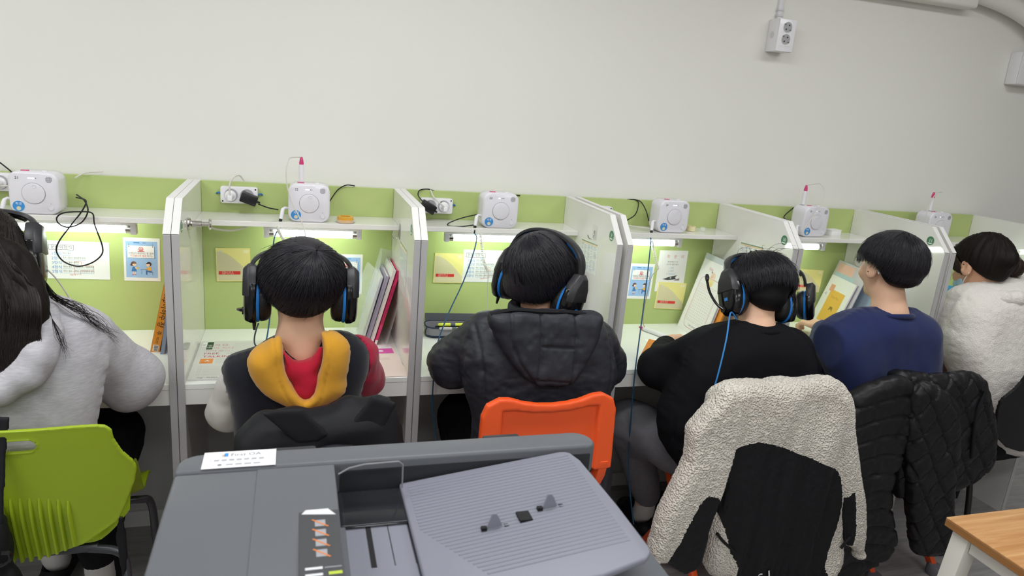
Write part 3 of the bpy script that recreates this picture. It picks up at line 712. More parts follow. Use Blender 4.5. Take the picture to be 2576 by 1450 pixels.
# ------------------------------------------------------------ posters and sheets
M_LAM = mat('laminated_paper', '#eef1ee', 0.14, 0.5)
M_YEL = mat('yellow_pocket', '#f0e896', 0.25, 0.5)
def sheet(name, x, z, w_, h_, M, label, cat, m=M_PAPER, y=-0.0006, rot=0.0, th=0.0005, group=None, curl=0.0):
    """x,z: lower left corner on the panel"""
    v = []; f = []; nu, nv = 6, 6
    for s, off in ((0, 0.0), (1, th)):
        for j in range(nv + 1):
            for i in range(nu + 1):
                u, vv = i / nu, j / nv; c_ = curl * (max(0, u - 0.7) ** 2 + max(0, 0.3 - vv) ** 2) if curl else 0
                v.append((u * w_, vv * h_, off + c_))
    n0 = (nu + 1) * (nv + 1)
    for j in range(nv):
        for i in range(nu):
            a = j * (nu + 1) + i; f.append((n0 + a, n0 + a + 1, n0 + a + nu + 2, n0 + a + nu + 1)); f.append((a, a + nu + 1, a + nu + 2, a + 1))
    edge = [i for i in range(nu + 1)] + [j * (nu + 1) + nu for j in range(1, nv + 1)] + [nv * (nu + 1) + i for i in range(nu - 1, -1, -1)] + [j * (nu + 1) for j in range(nv - 1, 0, -1)]
    for k in range(len(edge)):
        a, b = edge[k], edge[(k + 1) % len(edge)]; f.append((a, b, n0 + b, n0 + a))
    mb = MB(); mb.add(v, f); o = mb.build(name, m, recalc=False)
    if M is M_FACE: loc = (x, y, z)
    elif M is M_RIGHTPANEL: loc = (x, y, z)
    else: loc = (x, y, z)
    o.matrix_world = Matrix.Translation(loc) @ M @ Matrix.Rotation(rot, 4, 'Z')
    return tag(o, label, cat, group)

def kids_poster(x, z, w_, h_, label, rot=0.0):
    o = sheet('kids_poster', x, z, w_, h_, M_FACE, label, 'poster', rot=rot, group='blue waiting-your-turn posters')
    k = Ink(); W_, H_ = w_, h_; b = 0.07 * W_; off = 0.0005 / 0.00015
    U = lambda t: t * W_; V = lambda t: t * H_
    k.lay = 1
    L0 = 5
    k.rect(U(.06), V(.08), U(.93), V(.92), '#9fc4ee', L0)
    k.rect(U(.28), V(.875), U(.44), V(.90), '#4f86bf', L0 + 1); k.rect(U(.52), V(.88), U(.62), V(.895), '#4f86bf', L0 + 1)
    k.rect(U(.13), V(.53), U(.86), V(.81), '#5e86ad', L0 + 1); k.rect(U(.11), V(.54), U(.84), V(.82), '#f7f7f7', L0 + 2)
    for u in (.15, .80): k.rect(U(u), V(.80), U(u + .008), V(.87), '#39495a', L0 + 3); k.disc(U(u + .004), V(.80), U(.014), '#8a3036', L0 + 3)
    k.disc(U(.48), V(.745), U(.065), '#c9535c', L0 + 3); k.disc(U(.48), V(.75), U(.045), '#f4e4e4', L0 + 4); k.disc(U(.48), V(.745), U(.02), '#c9535c', L0 + 5)
    k.poly([(U(.38), V(.70)), (U(.58), V(.70)), (U(.56), V(.685)), (U(.40), V(.685))], '#c9535c', L0 + 5)
    k.text('선생님이 학생지도 중 일때', U(.475), V(.625), V(.055), '#37373c', L0 + 4, 'c', U(.68))
    k.text('기다렸다가 질문', U(.40), V(.565), V(.055), '#cf3030', L0 + 4, 'c', U(.46)); k.text('하기!!', U(.64), V(.565), V(.055), '#37373c', L0 + 4, 'l', U(.17))
    # girl with a notebook
    k.disc(U(.27), V(.40), U(.075), '#6b4536', L0 + 3); k.disc(U(.21), V(.375), U(.035), '#6b4536', L0 + 3); k.disc(U(.29), V(.385), U(.055), '#f4d3b8', L0 + 4); k.poly([(U(.22), V(.42)), (U(.34), V(.42)), (U(.33), V(.405)), (U(.23), V(.40))], '#6b4536', L0 + 5)
    k.poly([(U(.24), V(.33)), (U(.31), V(.33)), (U(.35), V(.22)), (U(.20), V(.22))], '#3f7fc0', L0 + 3); k.poly([(U(.30), V(.33)), (U(.37), V(.31)), (U(.37), V(.285)), (U(.31), V(.29))], '#f4d3b8', L0 + 4)
    k.poly([(U(.34), V(.33)), (U(.40), V(.32)), (U(.41), V(.28)), (U(.36), V(.28))], '#e8c36a', L0 + 5); k.rect(U(.24), V(.15), U(.265), V(.22), '#f4d3b8', L0 + 3); k.rect(U(.29), V(.15), U(.315), V(.22), '#f4d3b8', L0 + 3)
    k.rect(U(.22), V(.14), U(.27), V(.155), '#c94f4f', L0 + 4); k.rect(U(.285), V(.14), U(.33), V(.155), '#c94f4f', L0 + 4)
    # boy at a table
    k.rect(U(.45), V(.265), U(.66), V(.275), '#56779c', L0 + 4); k.rect(U(.48), V(.16), U(.488), V(.265), '#56779c', L0 + 4); k.rect(U(.60), V(.16), U(.608), V(.265), '#56779c', L0 + 4)
    k.disc(U(.69), V(.40), U(.07), '#3e3236', L0 + 3); k.disc(U(.665), V(.38), U(.052), '#f4d3b8', L0 + 4); k.poly([(U(.61), V(.42)), (U(.73), V(.43)), (U(.74), V(.405)), (U(.62), V(.40))], '#3e3236', L0 + 5)
    k.poly([(U(.66), V(.335)), (U(.74), V(.335)), (U(.76), V(.25)), (U(.65), V(.25))], '#f0b84a', L0 + 3); k.poly([(U(.66), V(.31)), (U(.58), V(.285)), (U(.58), V(.275)), (U(.67), V(.28))], '#f0b84a', L0 + 4)
    k.poly([(U(.61), V(.25)), (U(.76), V(.25)), (U(.76), V(.22)), (U(.61), V(.22))], '#3f6fb0', L0 + 4); k.rect(U(.61), V(.15), U(.64), V(.23), '#3f6fb0', L0 + 4)
    k.rect(U(.68), V(.205), U(.80), V(.215), '#56779c', L0 + 5); k.rect(U(.78), V(.15), U(.788), V(.21), '#56779c', L0 + 5)
    k.build('print', o)
def form_sheet(x, z, w_, h_, label, rot=0.0):
    o = sheet('grammar_sheet', x, z, w_, h_, M_FACE, label, 'sheet', m=M_LAM, rot=rot, group='laminated sentence pattern sheets')
    k = Ink(); U = lambda t: t * w_; V = lambda t: t * h_; L0 = 5
    k.text('문장의형식', U(.08), V(.80), V(.105), '#25272b', L0, 'l', U(.33)); k.frame(U(.05), V(.765), U(.44), V(.90), U(.006), '#25272b', L0)
    rows = ['주어 + 동사', '주어 + 동사 + 보어(주격 보어)', '주어 + 동사 + 목적어', '주어 + 동사 + 간접목적어 + 직접목적어', '주어 + 동사 + 목적어 + 보어(목적격 보어)']
    wid = [.13, .36, .25, .48, .49]
    for i, r_ in enumerate(rows):
        v = .645 - i * .118
        k.text('%d형식' % (i + 1), U(.085), V(v - .02), V(.10), '#4d8fd0', L0, 'l', U(.155)); k.text(r_, U(.26), V(v + .01), V(.062), '#33353a', L0, 'l', U(wid[i])); k.rect(U(.26), V(v - .025), U(.26 + wid[i]), V(v - .018), '#7fa4c8', L0)
    k.text('자동사', U(.33), V(.715), V(.05), '#4d8fd0', L0, 'l', U(.08)); k.text('타동사', U(.36), V(.09), V(.05), '#d2654f', L0, 'l', U(.09))
    c = '#d2654f'; t = .005
    k.rect(U(.435), V(.465), U(.55), V(.472), c, L0); k.rect(U(.435), V(.12), U(.44), V(.47), c, L0); k.rect(U(.545), V(.36), U(.55), V(.47), c, L0); k.rect(U(.545), V(.355), U(.745), V(.362), c, L0)
    k.rect(U(.74), V(.235), U(.745), V(.36), c, L0); k.rect(U(.53), V(.23), U(.745), V(.237), c, L0); k.rect(U(.53), V(.12), U(.535), V(.235), c, L0); k.rect(U(.435), V(.115), U(.535), V(.122), c, L0)
    k.build('print', o)
def pocket(x, z, w_, h_, label, rot=0.0):
    o = sheet('yellow_pocket', x, z, w_, h_, M_FACE, label, 'pocket', m=M_YEL, rot=rot, th=0.0025, group='yellow plastic pockets')
    k = Ink(); U = lambda t: t * w_; V = lambda t: t * h_; L0 = 18
    k.rect(U(.07), V(.21), U(.70), V(.31), '#d8352f', L0 + 7); k.text('선생님이 지도 중', U(.16), V(.265), V(.045), '#f6e3cf', L0 + 8, 'l', U(.46)); k.text('학생이 기다가 하기!', U(.16), V(.22), V(.04), '#f6e3cf', L0 + 8, 'l', U(.46))
    k.rect(U(.80), V(.85), U(.95), V(.95), '#f1ecb8', L0); k.rect(U(.09), V(.88), U(.17), V(.93), '#dfe3ce', L0)
    k.build('print', o)
    # the translucent slip with its curved edge
    n = 10; pts = [(0.004, 0.003), (U(.985), 0.003), (U(.985), V(.22))] + [(U(.985) - U(.96) * (j / n), V(.22) + V(.68) * math.sin(PI / 2 * j / n)) for j in range(1, n + 1)]
    mb = MB(); mb.prism(pts, 'z', 0.0028, 0.0034); mb.build('clear_slip', mat('pale_yellow_film', '#f4f0cc', 0.15, alpha=0.5), o)
kids_poster(-0.2165, 0.899, 0.106, 0.143, 'blue poster of two children on the far left green panel', -0.02)
form_sheet(-0.433, 0.905, 0.176, 0.122, 'laminated sheet of five numbered sentence patterns behind the black cord loop', -0.02)
pocket(0.060, 0.899, 0.107, 0.114, 'yellow pocket with a red label left of the yellow-hooded student', 0.01)
kids_poster(0.431, 0.855, 0.106, 0.144, 'blue poster of two children right of the yellow-hooded student, half covered by his headset')
pocket(0.791, 0.899, 0.108, 0.111, 'yellow pocket with a red label left of the puffer jacket student', -0.01)
form_sheet(0.898, 0.903, 0.190, 0.122, 'laminated sheet of sentence patterns left of the puffer jacket student', -0.01)
kids_poster(1.575, 0.838, 0.106, 0.145, 'blue poster of two children under player 24', -0.02)
o = sheet('study_tip_sheet', 1.697, 0.868, 0.128, 0.170, M_FACE, 'white sheet with three pale red syllables above a yellow pocket', 'sheet', rot=0.0)
k = Ink(); U = lambda t: t * 0.128; V = lambda t: t * 0.170
for j, ch in enumerate('확문따'): k.text(ch, U(.27 + .25 * j), V(.82), V(.09), '#e08a86', 5)
k.text('문장 확인 7-10', U(.5), V(.71), V(.045), '#4a4c52', 5, 'c', U(.55)); k.text('다가가 지도 하기', U(.5), V(.645), V(.045), '#4a4c52', 5, 'c', U(.5))
for j, s_ in enumerate(('1. 확인', '2. 문장', '3. 따라하기')): k.text(s_, U(.48), V(.56 - .075 * j), V(.05), '#8fb0dc', 5, 'c', U(.55))
k.poly([(U(.22), V(.30)), (U(.45), V(.36)), (U(.72), V(.40)), (U(.66), V(.35)), (U(.70), V(.30)), (U(.40), V(.28))], '#3d4142', 5); k.disc(U(.50), V(.335), U(.03), '#b9bfc0', 6); k.poly([(U(.60), V(.27)), (U(.82), V(.33)), (U(.82), V(.27))], '#8a7a70', 5)
k.build('print', o)
pocket(1.705, 0.797, 0.128, 0.112, 'yellow pocket under the study tip sheet beside the worksheet pad', -0.05)
pocket(2.372, 0.870, 0.125, 0.100, 'yellow pocket behind the hanging headset in the navy sweatshirt carrel', -0.04)
def timetable(x, y, z, w_, h_, label, rot=0.0):
    o = sheet('timetable_sheet', x - 0.0004, y, z, w_, M_RIGHTPANEL, label, 'sheet', m=M_LAM) if False else sheet('timetable_sheet', x - 0.0004, z, w_, h_, M_RIGHTPANEL, label, 'sheet', m=M_LAM, y=y, rot=rot, group='timetable sheets on the dividers')
    k = Ink(); U = lambda t: t * w_; V = lambda t: t * h_
    k.rect(U(.04), V(.93), U(.96), V(.965), '#8fa083', 5); k.rect(U(.04), V(.885), U(.96), V(.925), '#e9d3ad', 5)
    for j in range(20):
        for c in range(5):
            if random.random() < 0.85: k.rect(U(.05 + .185 * c), V(.855 - .041 * j), U(.05 + .185 * c + random.uniform(.08, .165)), V(.866 - .041 * j), random.choice(['#8d93a0', '#a3a9b2', '#9aa7c4']), 5)
        k.rect(U(.04), V(.845 - .041 * j), U(.96), V(.847 - .041 * j), '#c9ccd0', 5)
    k.build('print', o)
timetable(IN_R[1], -0.21, 0.945, 0.15, 0.155, 'timetable sheet on the divider above the pink book')
timetable(IN_R[2], -0.195, 1.010, 0.150, 0.108, 'timetable sheet on the divider under the wire hook beside sticker 9', 0.05)
timetable(IN_R[3], -0.185, 0.985, 0.150, 0.135, 'timetable sheet on the divider behind the black sweatshirt student', 0.06)

# ------------------------------------------------------------ books and papers on the desks
M_SPINE_UV = Matrix(((0, 1, 0, 0), (0, 0, -1, 0), (-1, 0, 0, 0), (0, 0, 0, 1)))   # u down, v right, n towards the sitter
def leaning(name, x, y, th, dep, h_, tilt, cover, label, cat, pages=None, spine=None, rz=0.0, group=None):
    o = root(name, (x, y, ZD), 0, label, cat, group); o.rotation_euler = (0, tilt, rz)
    c = 0.0012
    cv = MB().box(0, c, 0, dep, 0, h_).box(th - c, th, 0, dep, 0, h_).box(0, th, 0, c, 0, h_)
    cv.build('cover', cover, o, bevel=0.0004, seg=1)
    MB().box(c, th - c, c, dep - 0.003, 0.003, h_ - 0.003).build('pages', pages or M_PAPER, o)
    if spine: spine(o, th, h_)
    return o
M_ORANGE = mat('orange_cover', '#ea962f', 0.22, coat=0.4)
def sp_orange(o, th, h_):
    k = Ink(); k.text('About Sleep', 0.03, th * .28, 0.021, '#2b1d10', 2); k.text('이하주', 0.135, th * .25, 0.024, '#2b1d10', 2, 'l', 0.055); k.text('장', 0.195, th * .25, 0.022, '#2b1d10', 2); k.text('주', 0.225, th * .30, 0.016, '#2b1d10', 2)
    k.text('직접 문장', 0.245, th * .38, 0.008, '#5a3a18', 2, 'l', 0.022)
    k.rect(0.272, th * .2, 0.292, th * .8, '#efe9df', 2)
    for j in range(9): k.rect(0.274 + j * 0.0019, th * .32, 0.2748 + j * 0.0019 + random.random() * .0006, th * .75, '#1d1d1d', 3)
    k.build('spine_print', o, Matrix.Translation((0, -0.0002, h_)) @ M_SPINE_UV)
leaning('orange_binder', -0.113, -0.213, 0.026, 0.19, 0.298, 0.215, M_ORANGE, 'orange spined book with handwriting leaning on the divider at far left', 'book', spine=sp_orange)
leaning('grey_folder', -0.081, -0.235, 0.012, 0.20, 0.29, 0.150, mat('blue_grey_folder', '#8b93a6', 0.3), 'blue-grey folder squeezed between the orange book and the divider', 'folder')
o = root('curled_booklet', (-0.315, -0.40, ZD), 0.12, 'white booklet with a curled corner showing its brown cover, far left desk', 'booklet')
def booklet_surface(off):
    pts = []
    for j in range(9):
        for i in range(25):
            u, v = i / 24 * 0.25, j / 8 * 0.17; s_ = max(0.0, u + v * 0.35 - 0.205); R_ = 0.016
            th_ = s_ / R_; pts.append((u - s_ + R_ * math.sin(min(th_, 2.6)), v, off + R_ * (1 - math.cos(min(th_, 2.6)))))
    return pts
v_ = booklet_surface(0.0012); f_ = [(j * 25 + i, j * 25 + i + 1, (j + 1) * 25 + i + 1, (j + 1) * 25 + i) for j in range(8) for i in range(24)]
b_ = MB().add(v_, f_).build('page', M_PAPER, o, smooth=True, recalc=False); md = b_.modifiers.new('thickness', 'SOLIDIFY'); md.thickness = 0.0006; md.offset = 0
c_ = MB().add([(p[0], p[1], p[2] - 0.0008) for p in v_], f_).build('brown_cover', mat('brown_card', '#8a4a20', 0.4), o, smooth=True, recalc=False); md = c_.modifiers.new('thickness', 'SOLIDIFY'); md.thickness = 0.0005; md.offset = 0

M_PINKB = mat('pink_cover', '#d62f68', 0.25, coat=0.3)
def sp_pink(o, th, h_):
    Ink().text('What Happened to the Mountains Valley', 0.05, th * .25, 0.0085, '#6e0f2e', 2, 'l', 0.19).text('Book 1', 0.012, th * .3, 0.006, '#6e0f2e', 2).build('spine_title', o, Matrix.Translation((0, -0.0002, h_)) @ M_SPINE_UV)
    Ink().rect(h_ - 0.024, th * .1, h_ - 0.006, th * .9, '#efe6e2', 2).build('spine_sticker', o, Matrix.Translation((0, -0.0002, h_)) @ M_SPINE_UV)
G_ = 'books leaning in the yellow-hooded student carrel'
leaning('pink_book', 0.562, -0.200, 0.010, 0.19, 0.272, 0.265, M_PINKB, 'pink spined book leaning in the yellow-hooded student carrel', 'book', spine=sp_pink, group=G_)
leaning('white_workbook', 0.550, -0.192, 0.010, 0.19, 0.270, 0.262, mat('white_cover', '#e9e6e2', 0.3), 'white workbook leaning against the pink book', 'book', group=G_)
leaning('lilac_file', 0.538, -0.175, 0.010, 0.18, 0.245, 0.258, mat('lilac_grey_cover', '#a99fb5', 0.35), 'lilac-grey paper file leaning left of the white workbook', 'file', group=G_)
leaning('paper_stack', 0.526, -0.150, 0.009, 0.15, 0.235, 0.252, mat('pale_cover', '#dcdde0', 0.35), 'stack of white papers leaning left of the lilac file', 'papers', group=G_)
def film(name, pts, label, th=0.0008, m=None):
    """clear plastic board standing in x/z profile"""
    o = root(name, pts[0], label=label, cat='file holder'); return o
o = root('clear_file_holder', (0.519, -0.03, ZD), 0, 'clear plastic file holder around the leaning books', 'file holder'); o.rotation_euler = (0, 0.245, 0)
MB().prism([(0.0, 0.0), (-0.19, 0.0), (-0.19, 0.15), (-0.05, 0.305), (0.0, 0.31)], 'x', 0, 0.0016).build('side_wall', M_CLEAR, o)
MB().prism([(0.0, 0.0), (-0.19, 0.0), (-0.19, 0.15), (-0.05, 0.305), (0.0, 0.31)], 'x', 0.078, 0.0796).build('side_wall', M_CLEAR, o)
MB().box(0.0, 0.0796, 0.0, 0.0016, 0, 0.31).build('back_wall', M_CLEAR, o)
def clear_board():
    o = root('clear_board', (0.475, -0.02, ZD), 0, 'rounded clear plastic board leaning left of the file holder', 'board'); o.rotation_euler = (0.0, 0.30, 0.15)
    MB().prism([(-p[0] - 0.10, p[1] + 0.13) for p in rrect(0.20, 0.26, 0.02, 5)], 'x', 0, 0.0016).build('board', M_CLEAR, o)
clear_board()

def flat(name, x, y, w_, h_, rz, th, m, label, cat, ink=None, z=None, group=None):
    o = root(name, (x, y, z or ZD), rz, label, cat, group)
    MB().box(0, w_, 0, h_, 0, th).build('sheets', m, o, bevel=0.0003, seg=1)
    if ink: ink.build('print', o, Matrix.Translation((0, 0, th)))
    return o
k = Ink()
k.rect(0.008, 0.262, 0.020, 0.302, '#f4f4f2', 1); k.text('SOS', 0.018, 0.268, 0.012, '#55565c', 2, rot=PI / 2); k.rect(0.022, 0.238, 0.040, 0.305, '#24452f', 2); k.text('동사', 0.038, 0.248, 0.017, '#e9efe9', 3, rot=PI / 2, wmax=0.05)
k.text('때가 다', 0.024, 0.268, 0.020, '#c64070', 1); k.text('이어 지다', 0.024, 0.242, 0.020, '#d98aa4', 1); k.text('이어 보기', 0.022, 0.218, 0.018, '#c98aa0', 1)
k.text('FREE', 0.020, 0.194, 0.021, '#c0305f', 1); k.rect(0.085, 0.200, 0.20, 0.202, '#8f8f90', 1); k.text('TALKING', 0.019, 0.168, 0.022, '#c0305f', 1)
k.rect(0.016, 0.118, 0.052, 0.158, '#e8914a', 1); k.poly([(0.028, 0.135), (0.036, 0.146), (0.044, 0.135), (0.040, 0.135), (0.036, 0.140), (0.032, 0.135)], '#f4efe9', 2); k.text('선생님', 0.021, 0.124, 0.006, '#6d3410', 2, 'l', 0.026)
k.lines(0.058, 0.20, 0.154, 0.008, 5, 0.0008, '#9a9a9c', 1)
for j in range(4):
    k.frame(0.018, 0.028 + j * 0.020, 0.026, 0.037 + j * 0.020, 0.0006, '#a5a6a8', 1); k.lines(0.032, 0.085, 0.034 + j * 0.020, 0.006, 2, 0.0008, '#b9babc', 1); k.disc(0.092, 0.032 + j * 0.020, 0.004, '#7f8184', 1); k.disc(0.092, 0.0322 + j * 0.020, 0.0032, '#dcdcda', 2)
k.text('Oggi - SELENA', 0.022, 0.006, 0.009, '#1d1d20', 1)
k.lines(0.10, 0.20, 0.29, 0.012, 8, 0.0012, '#bdbdbb', 1)
flat('talking_workbook', 0.0235, -0.455, 0.205, 0.315, 0.0, 0.006, mat('newsprint', '#d5d5d0', 0.5), 'grey newsprint workbook reading FREE TALKING on the desk', 'workbook', k)
k = Ink(); k.rect(0.0, 0, 0.135, 0.285, '#f1e48e', 1); k.rect(0.09, 0.215, 0.205, 0.275, '#f0e9ea', 2); k.rect(0.10, 0.195, 0.205, 0.240, '#df5fae', 3); k.disc(0.165, 0.218, 0.009, '#f3dbe8', 4); k.text('동사', 0.115, 0.205, 0.014, '#7b2a6a', 4); k.text('문장', 0.13, 0.248, 0.014, '#5a3a4a', 4); k.lines(0.15, 0.19, 0.155, 0.006, 4, 0.001, '#c9b4ae', 2)
k.disc(0.085, 0.022, 0.008, '#6f9fae', 2, 0.004); k.rect(0.06, 0.06, 0.10, 0.066, '#b9c46a', 2)
flat('picture_flyer', 0.425, -0.482, 0.215, 0.285, 0.045, 0.003, mat('pink_beige_paper', '#ecd9d2', 0.4), 'pink and yellow printed flyer on the desk beside the red sleeve', 'flyer', k)

# pencil case
o = root('pencil_case', (0.765, -0.135, ZD), -0.06, 'grey and navy open pencil case in front of the green panel', 'pencil case')
M_GCLOTH = mat('grey_canvas', '#8d8c93', 0.8, bump=(900, 0.3, 0.0006)); M_NAVY = mat('navy_trim', '#27324d', 0.6); M_DGREY = mat('dark_lining', '#2b2d33', 0.8)
def rr_ring(w_, d_, r, z, cx=0, cy=0): return [(p[0] + cx, p[1] + cy, z) for p in rrect(w_, d_, r, 4)]
MB().loft([rr_ring(.195, .085, .03, z_, .085, .045) for z_ in (0.002, 0.012)]).build('base_trim', M_NAVY, o, smooth=True)
MB().loft([rr_ring(.199, .089, .032, .010, .085, .045), rr_ring(.202, .092, .033, .025, .085, .045), rr_ring(.200, .090, .032, .038, .085, .045), rr_ring(.192, .082, .029, .038, .085, .045), rr_ring(.190, .080, .028, .012, .085, .045)]).build('shell', M_GCLOTH, o, smooth=True, ang=50)
ring = rr_ring(.199, .089, .032, .039, .085, .045); MB().tube(ring + [ring[0]], 0.0028, 8, cap=False).build('zip_trim', M_NAVY, o, smooth=True)
MB().loft([[(0.085 - .095 + t * .19, y_, z_) for t in (0, .12, .5, .88, 1)] for y_, z_ in ((.088, .038), (.094, .062), (.092, .066), (.086, .040))], closed=False, cap=False).build('raised_flap', mat('mesh_lining', '#585a62', 0.9, bump=(1200, 0.6, 0.001)), o)
MB().tube([(-.012, .012, .038), (-.016, .004, .030), (-.017, .002, .018)], 0.0025, 8).build('zip_pull', M_DGREY, o, smooth=True)
def marker(x, y, z, L, r, c1, c2, label, rz=0.0, cat='highlighter'):
    o = root('marker_pen', (x, y, z), rz, label, cat)
    Mx = Matrix.Rotation(PI / 2, 4, 'Y')
    MB().lathe([(r * .5, 0), (r * .9, 0.004), (r, 0.012), (r, L * .42), (r * .9, L * .43)], 14, Mx).build('cap', c1, o, smooth=True)
    MB().lathe([(r * .92, L * .42), (r * .92, L), (r * .6, L + 0.003)], 14, Mx).build('barrel', c1, o, smooth=True)
    MB().lathe([(r * 1.06, L * .43), (r * 1.06, L * .58), (r * .9, L * .585)], 14, Mx).build('elastic_band', c2, o, smooth=True)
M_HIY = mat('highlighter_yellow', '#dbe645', 0.35); M_BAND = mat('grey_elastic', '#5d666e', 0.8)
marker(0.793, -0.125, 0.778, 0.105, 0.0065, M_HIY, M_BAND, 'yellow highlighter held in the pencil case', -0.03)
marker(0.795, -0.142, 0.770, 0.105, 0.0050, mat('pale_pen', '#c9c3c8', 0.35), M_BAND, 'pale pen held in the pencil case below the highlighter', -0.03, 'pen')
marker(0.785, -0.118, 0.768, 0.085, 0.0045, M_BLACK, M_BAND, 'black pen in the pencil case', 0.05, 'pen')
# papers leaning right in the puffer student's carrel
leaning('clear_papers', 1.170, -0.270, 0.012, 0.21, 0.297, 0.215, mat('paper_sleeve', '#dfe2e6', 0.2), 'white papers in a clear sleeve leaning right of the puffer jacket student', 'papers')
leaning('wire_file', 1.192, -0.225, 0.006, 0.19, 0.280, 0.220, mat('grey_sleeve', '#b6b9c0', 0.25), 'grey file leaning on the divider behind the clear sleeve', 'file')

# worksheet pad leaning in the black sweatshirt student's carrel: its face looks left, towards the sitter
def side_sheet(name, A_, e, lean, w_, h_, th, m, label, cat, ink=None, group=None):
    e = Vector((e[0], e[1], 0)).normalized(); n = Vector((-e.y, e.x, 0)); n = n if n.x > 0 else -n
    up = (n * math.sin(lean) + Vector((0, 0, 1)) * math.cos(lean)).normalized(); nr = e.cross(up).normalized()
    # u along e (towards the sitter), v up, normal towards the reader
    o = root(name, A_, label=label, cat=cat, group=group)
    o.matrix_world = Matrix(((e.x, up.x, nr.x, A_[0]), (e.y, up.y, nr.y, A_[1]), (e.z, up.z, nr.z, A_[2]), (0, 0, 0, 1)))
    MB().box(0, w_, 0, h_, -th, 0).build('sheets', m, o, bevel=0.0004, seg=1)
    if ink: ink.build('print', o)
    return o
k = Ink(); L0 = 1
k.rect(.004, .004, .206, .293, '#f3f2f0', 1)
fr = [(p[0] + .105, p[1] + .125) for p in rrect(.150, .215, .028, 5)]
for a, b in zip(fr, fr[1:] + fr[:1]):
    d = Vector((b[0] - a[0], b[1] - a[1])); n_ = Vector((-d.y, d.x)).normalized() * .0009; k.poly([(a[0] - n_.x, a[1] - n_.y), (b[0] - n_.x, b[1] - n_.y), (b[0] + n_.x, b[1] + n_.y), (a[0] + n_.x, a[1] + n_.y)], '#c97f8c', 2)
k.frame(.036, .045, .174, .200, .0008, '#b5a6a8', 2); k.text('I am pretty!!', .105, .026, .014, '#5d5a5e', 2, 'c', .07)
for r_ in range(13):
    k.rect(.04, .050 + r_ * .0105, .17, .0504 + r_ * .0105, '#c9c3c4', 2)
    for c_ in range(9): k.rect(.043 + c_ * .014, .053 + r_ * .0105, .047 + c_ * .014, .0545 + r_ * .0105, '#9a9498', 3)
k.text('Baby', .060, .262, .016, '#e09aa6', 2); k.lines(.045, .165, .192, .006, 2, .0008, '#d8808c', 3)
k.disc(.105, .222, .020, '#f0e2a8', 2); k.disc(.105, .243, .016, '#f6d9c2', 3); k.disc(.100, .241, .003, '#e8909a', 4); k.disc(.098, .210, .008, '#eed691', 3); k.disc(.113, .210, .008, '#eed691', 3); k.poly([(.090, .252), (.082, .262), (.094, .258)], '#8a7058', 4)
LEAN = 0.270
side_sheet('worksheet_pad', (1.809, -0.026, ZD), (-.05, -1), LEAN, .210, .297, .004, M_PAPER, 'white worksheet pad with a rounded pink frame leaning on the divider', 'worksheet', k)
side_sheet('clear_folder', (1.817, -0.018, ZD), (-.05, -1), .255, .222, .318, .004, mat('pale_grey_folder', '#cfd5da', 0.2), 'pale grey folder standing behind the worksheet pad', 'folder')
side_sheet('orange_workbook', (1.824, -0.07, ZD), (-.05, -1), .245, .200, .275, .008, M_ORANGE, 'orange workbook standing behind the worksheet pad', 'workbook')
k = Ink().rect(0.02, 0.02, 0.07, 0.026, '#f0b98c', 1)
flat('orange_notebook', 1.492, -0.335, 0.13, 0.175, -0.62, 0.004, mat('orange_card', '#d9802e', 0.3), 'orange notebook lying on the desk left of the writing hand', 'notebook', k)
o = root('reading_pen', (1.617, -0.068, ZD + 0.009), 0, 'white reading pen with pink end lying on the desk', 'reading pen', 'reading pens'); o.rotation_euler = (0, 0, -1.15)
Mx = Matrix.Rotation(PI / 2, 4, 'Y')
MB().lathe([(0.0075, 0.018), (0.0085, 0.03), (0.0085, 0.12), (0.006, 0.145), (0.002, 0.152)], 20, Mx).build('barrel', M_WPLASTIC, o, smooth=True)
MB().lathe([(0.002, -0.004), (0.004, 0.0), (0.006, 0.012), (0.0078, 0.019)], 16, Mx).build('pink_cap', M_PINK, o, smooth=True)
k = Ink(); k.lines(.03, .18, .24, .016, 12, .001, '#9aa0a8', 1)
flat('worksheet', 1.60, -0.46, 0.21, 0.27, 0.1, 0.001, M_PAPER, 'worksheet under the hand of the black sweatshirt student', 'worksheet', k)

# workbook leaning in the navy sweatshirt student's carrel
k = Ink(); k.rect(.0, .0, .19, .235, '#f1f1ee', 1); k.rect(.045, .035, .155, .178, '#f0c156', 2); k.rect(.03, .168, .062, .198, '#e9ab88', 3); k.text('Daily Plan', .095, .145, .015, '#c08f2a', 3, 'c', .07); k.poly([(.09, .09), (.105, .10), (.12, .09), (.115, .11), (.095, .11)], '#9b8440', 3)
k.poly([(.014, .150), (.026, .158), (.024, .145)], '#5f6a6a', 3); k.poly([(.0165, .1505), (.0245, .156), (.0232, .147)], '#f1f1ee', 4); k.rect(.075, .032, .15, .045, '#e79aa0', 3)
side_sheet('yellow_workbook', (2.464, -0.010, ZD), (-.22, -1), .30, .19, .235, .006, M_PAPER, 'white workbook with an orange-yellow cover panel leaning on the divider', 'workbook', k)
k = Ink(); k.rect(.012, .25, .13, .29, '#f0c3b4', 1); k.rect(.012, .195, .15, .25, '#bcd0d6', 1); k.text('Diary', .05, .21, .014, '#6b93a8', 2)
side_sheet('pastel_folder', (2.474, -0.006, ZD), (-.18, -1), .285, .215, .300, .004, mat('lilac_grey_film', '#cfcbd2', 0.2), 'pastel folder with pink and blue bands behind the yellow workbook', 'folder', k)
side_sheet('blue_folder', (2.500, -0.09, ZD), (-.10, -1), .27, .22, .26, .006, mat('blue_grey_sheet', '#a9bccb', 0.3), 'blue-grey folder leaning beside the navy sweatshirt student', 'folder')
o = root('pink_pencil', (2.395, -0.135, ZD + 0.032), 0, 'pink pencil in the hand of the navy sweatshirt student', 'pencil'); o.rotation_euler = (0, -0.38, -0.25)
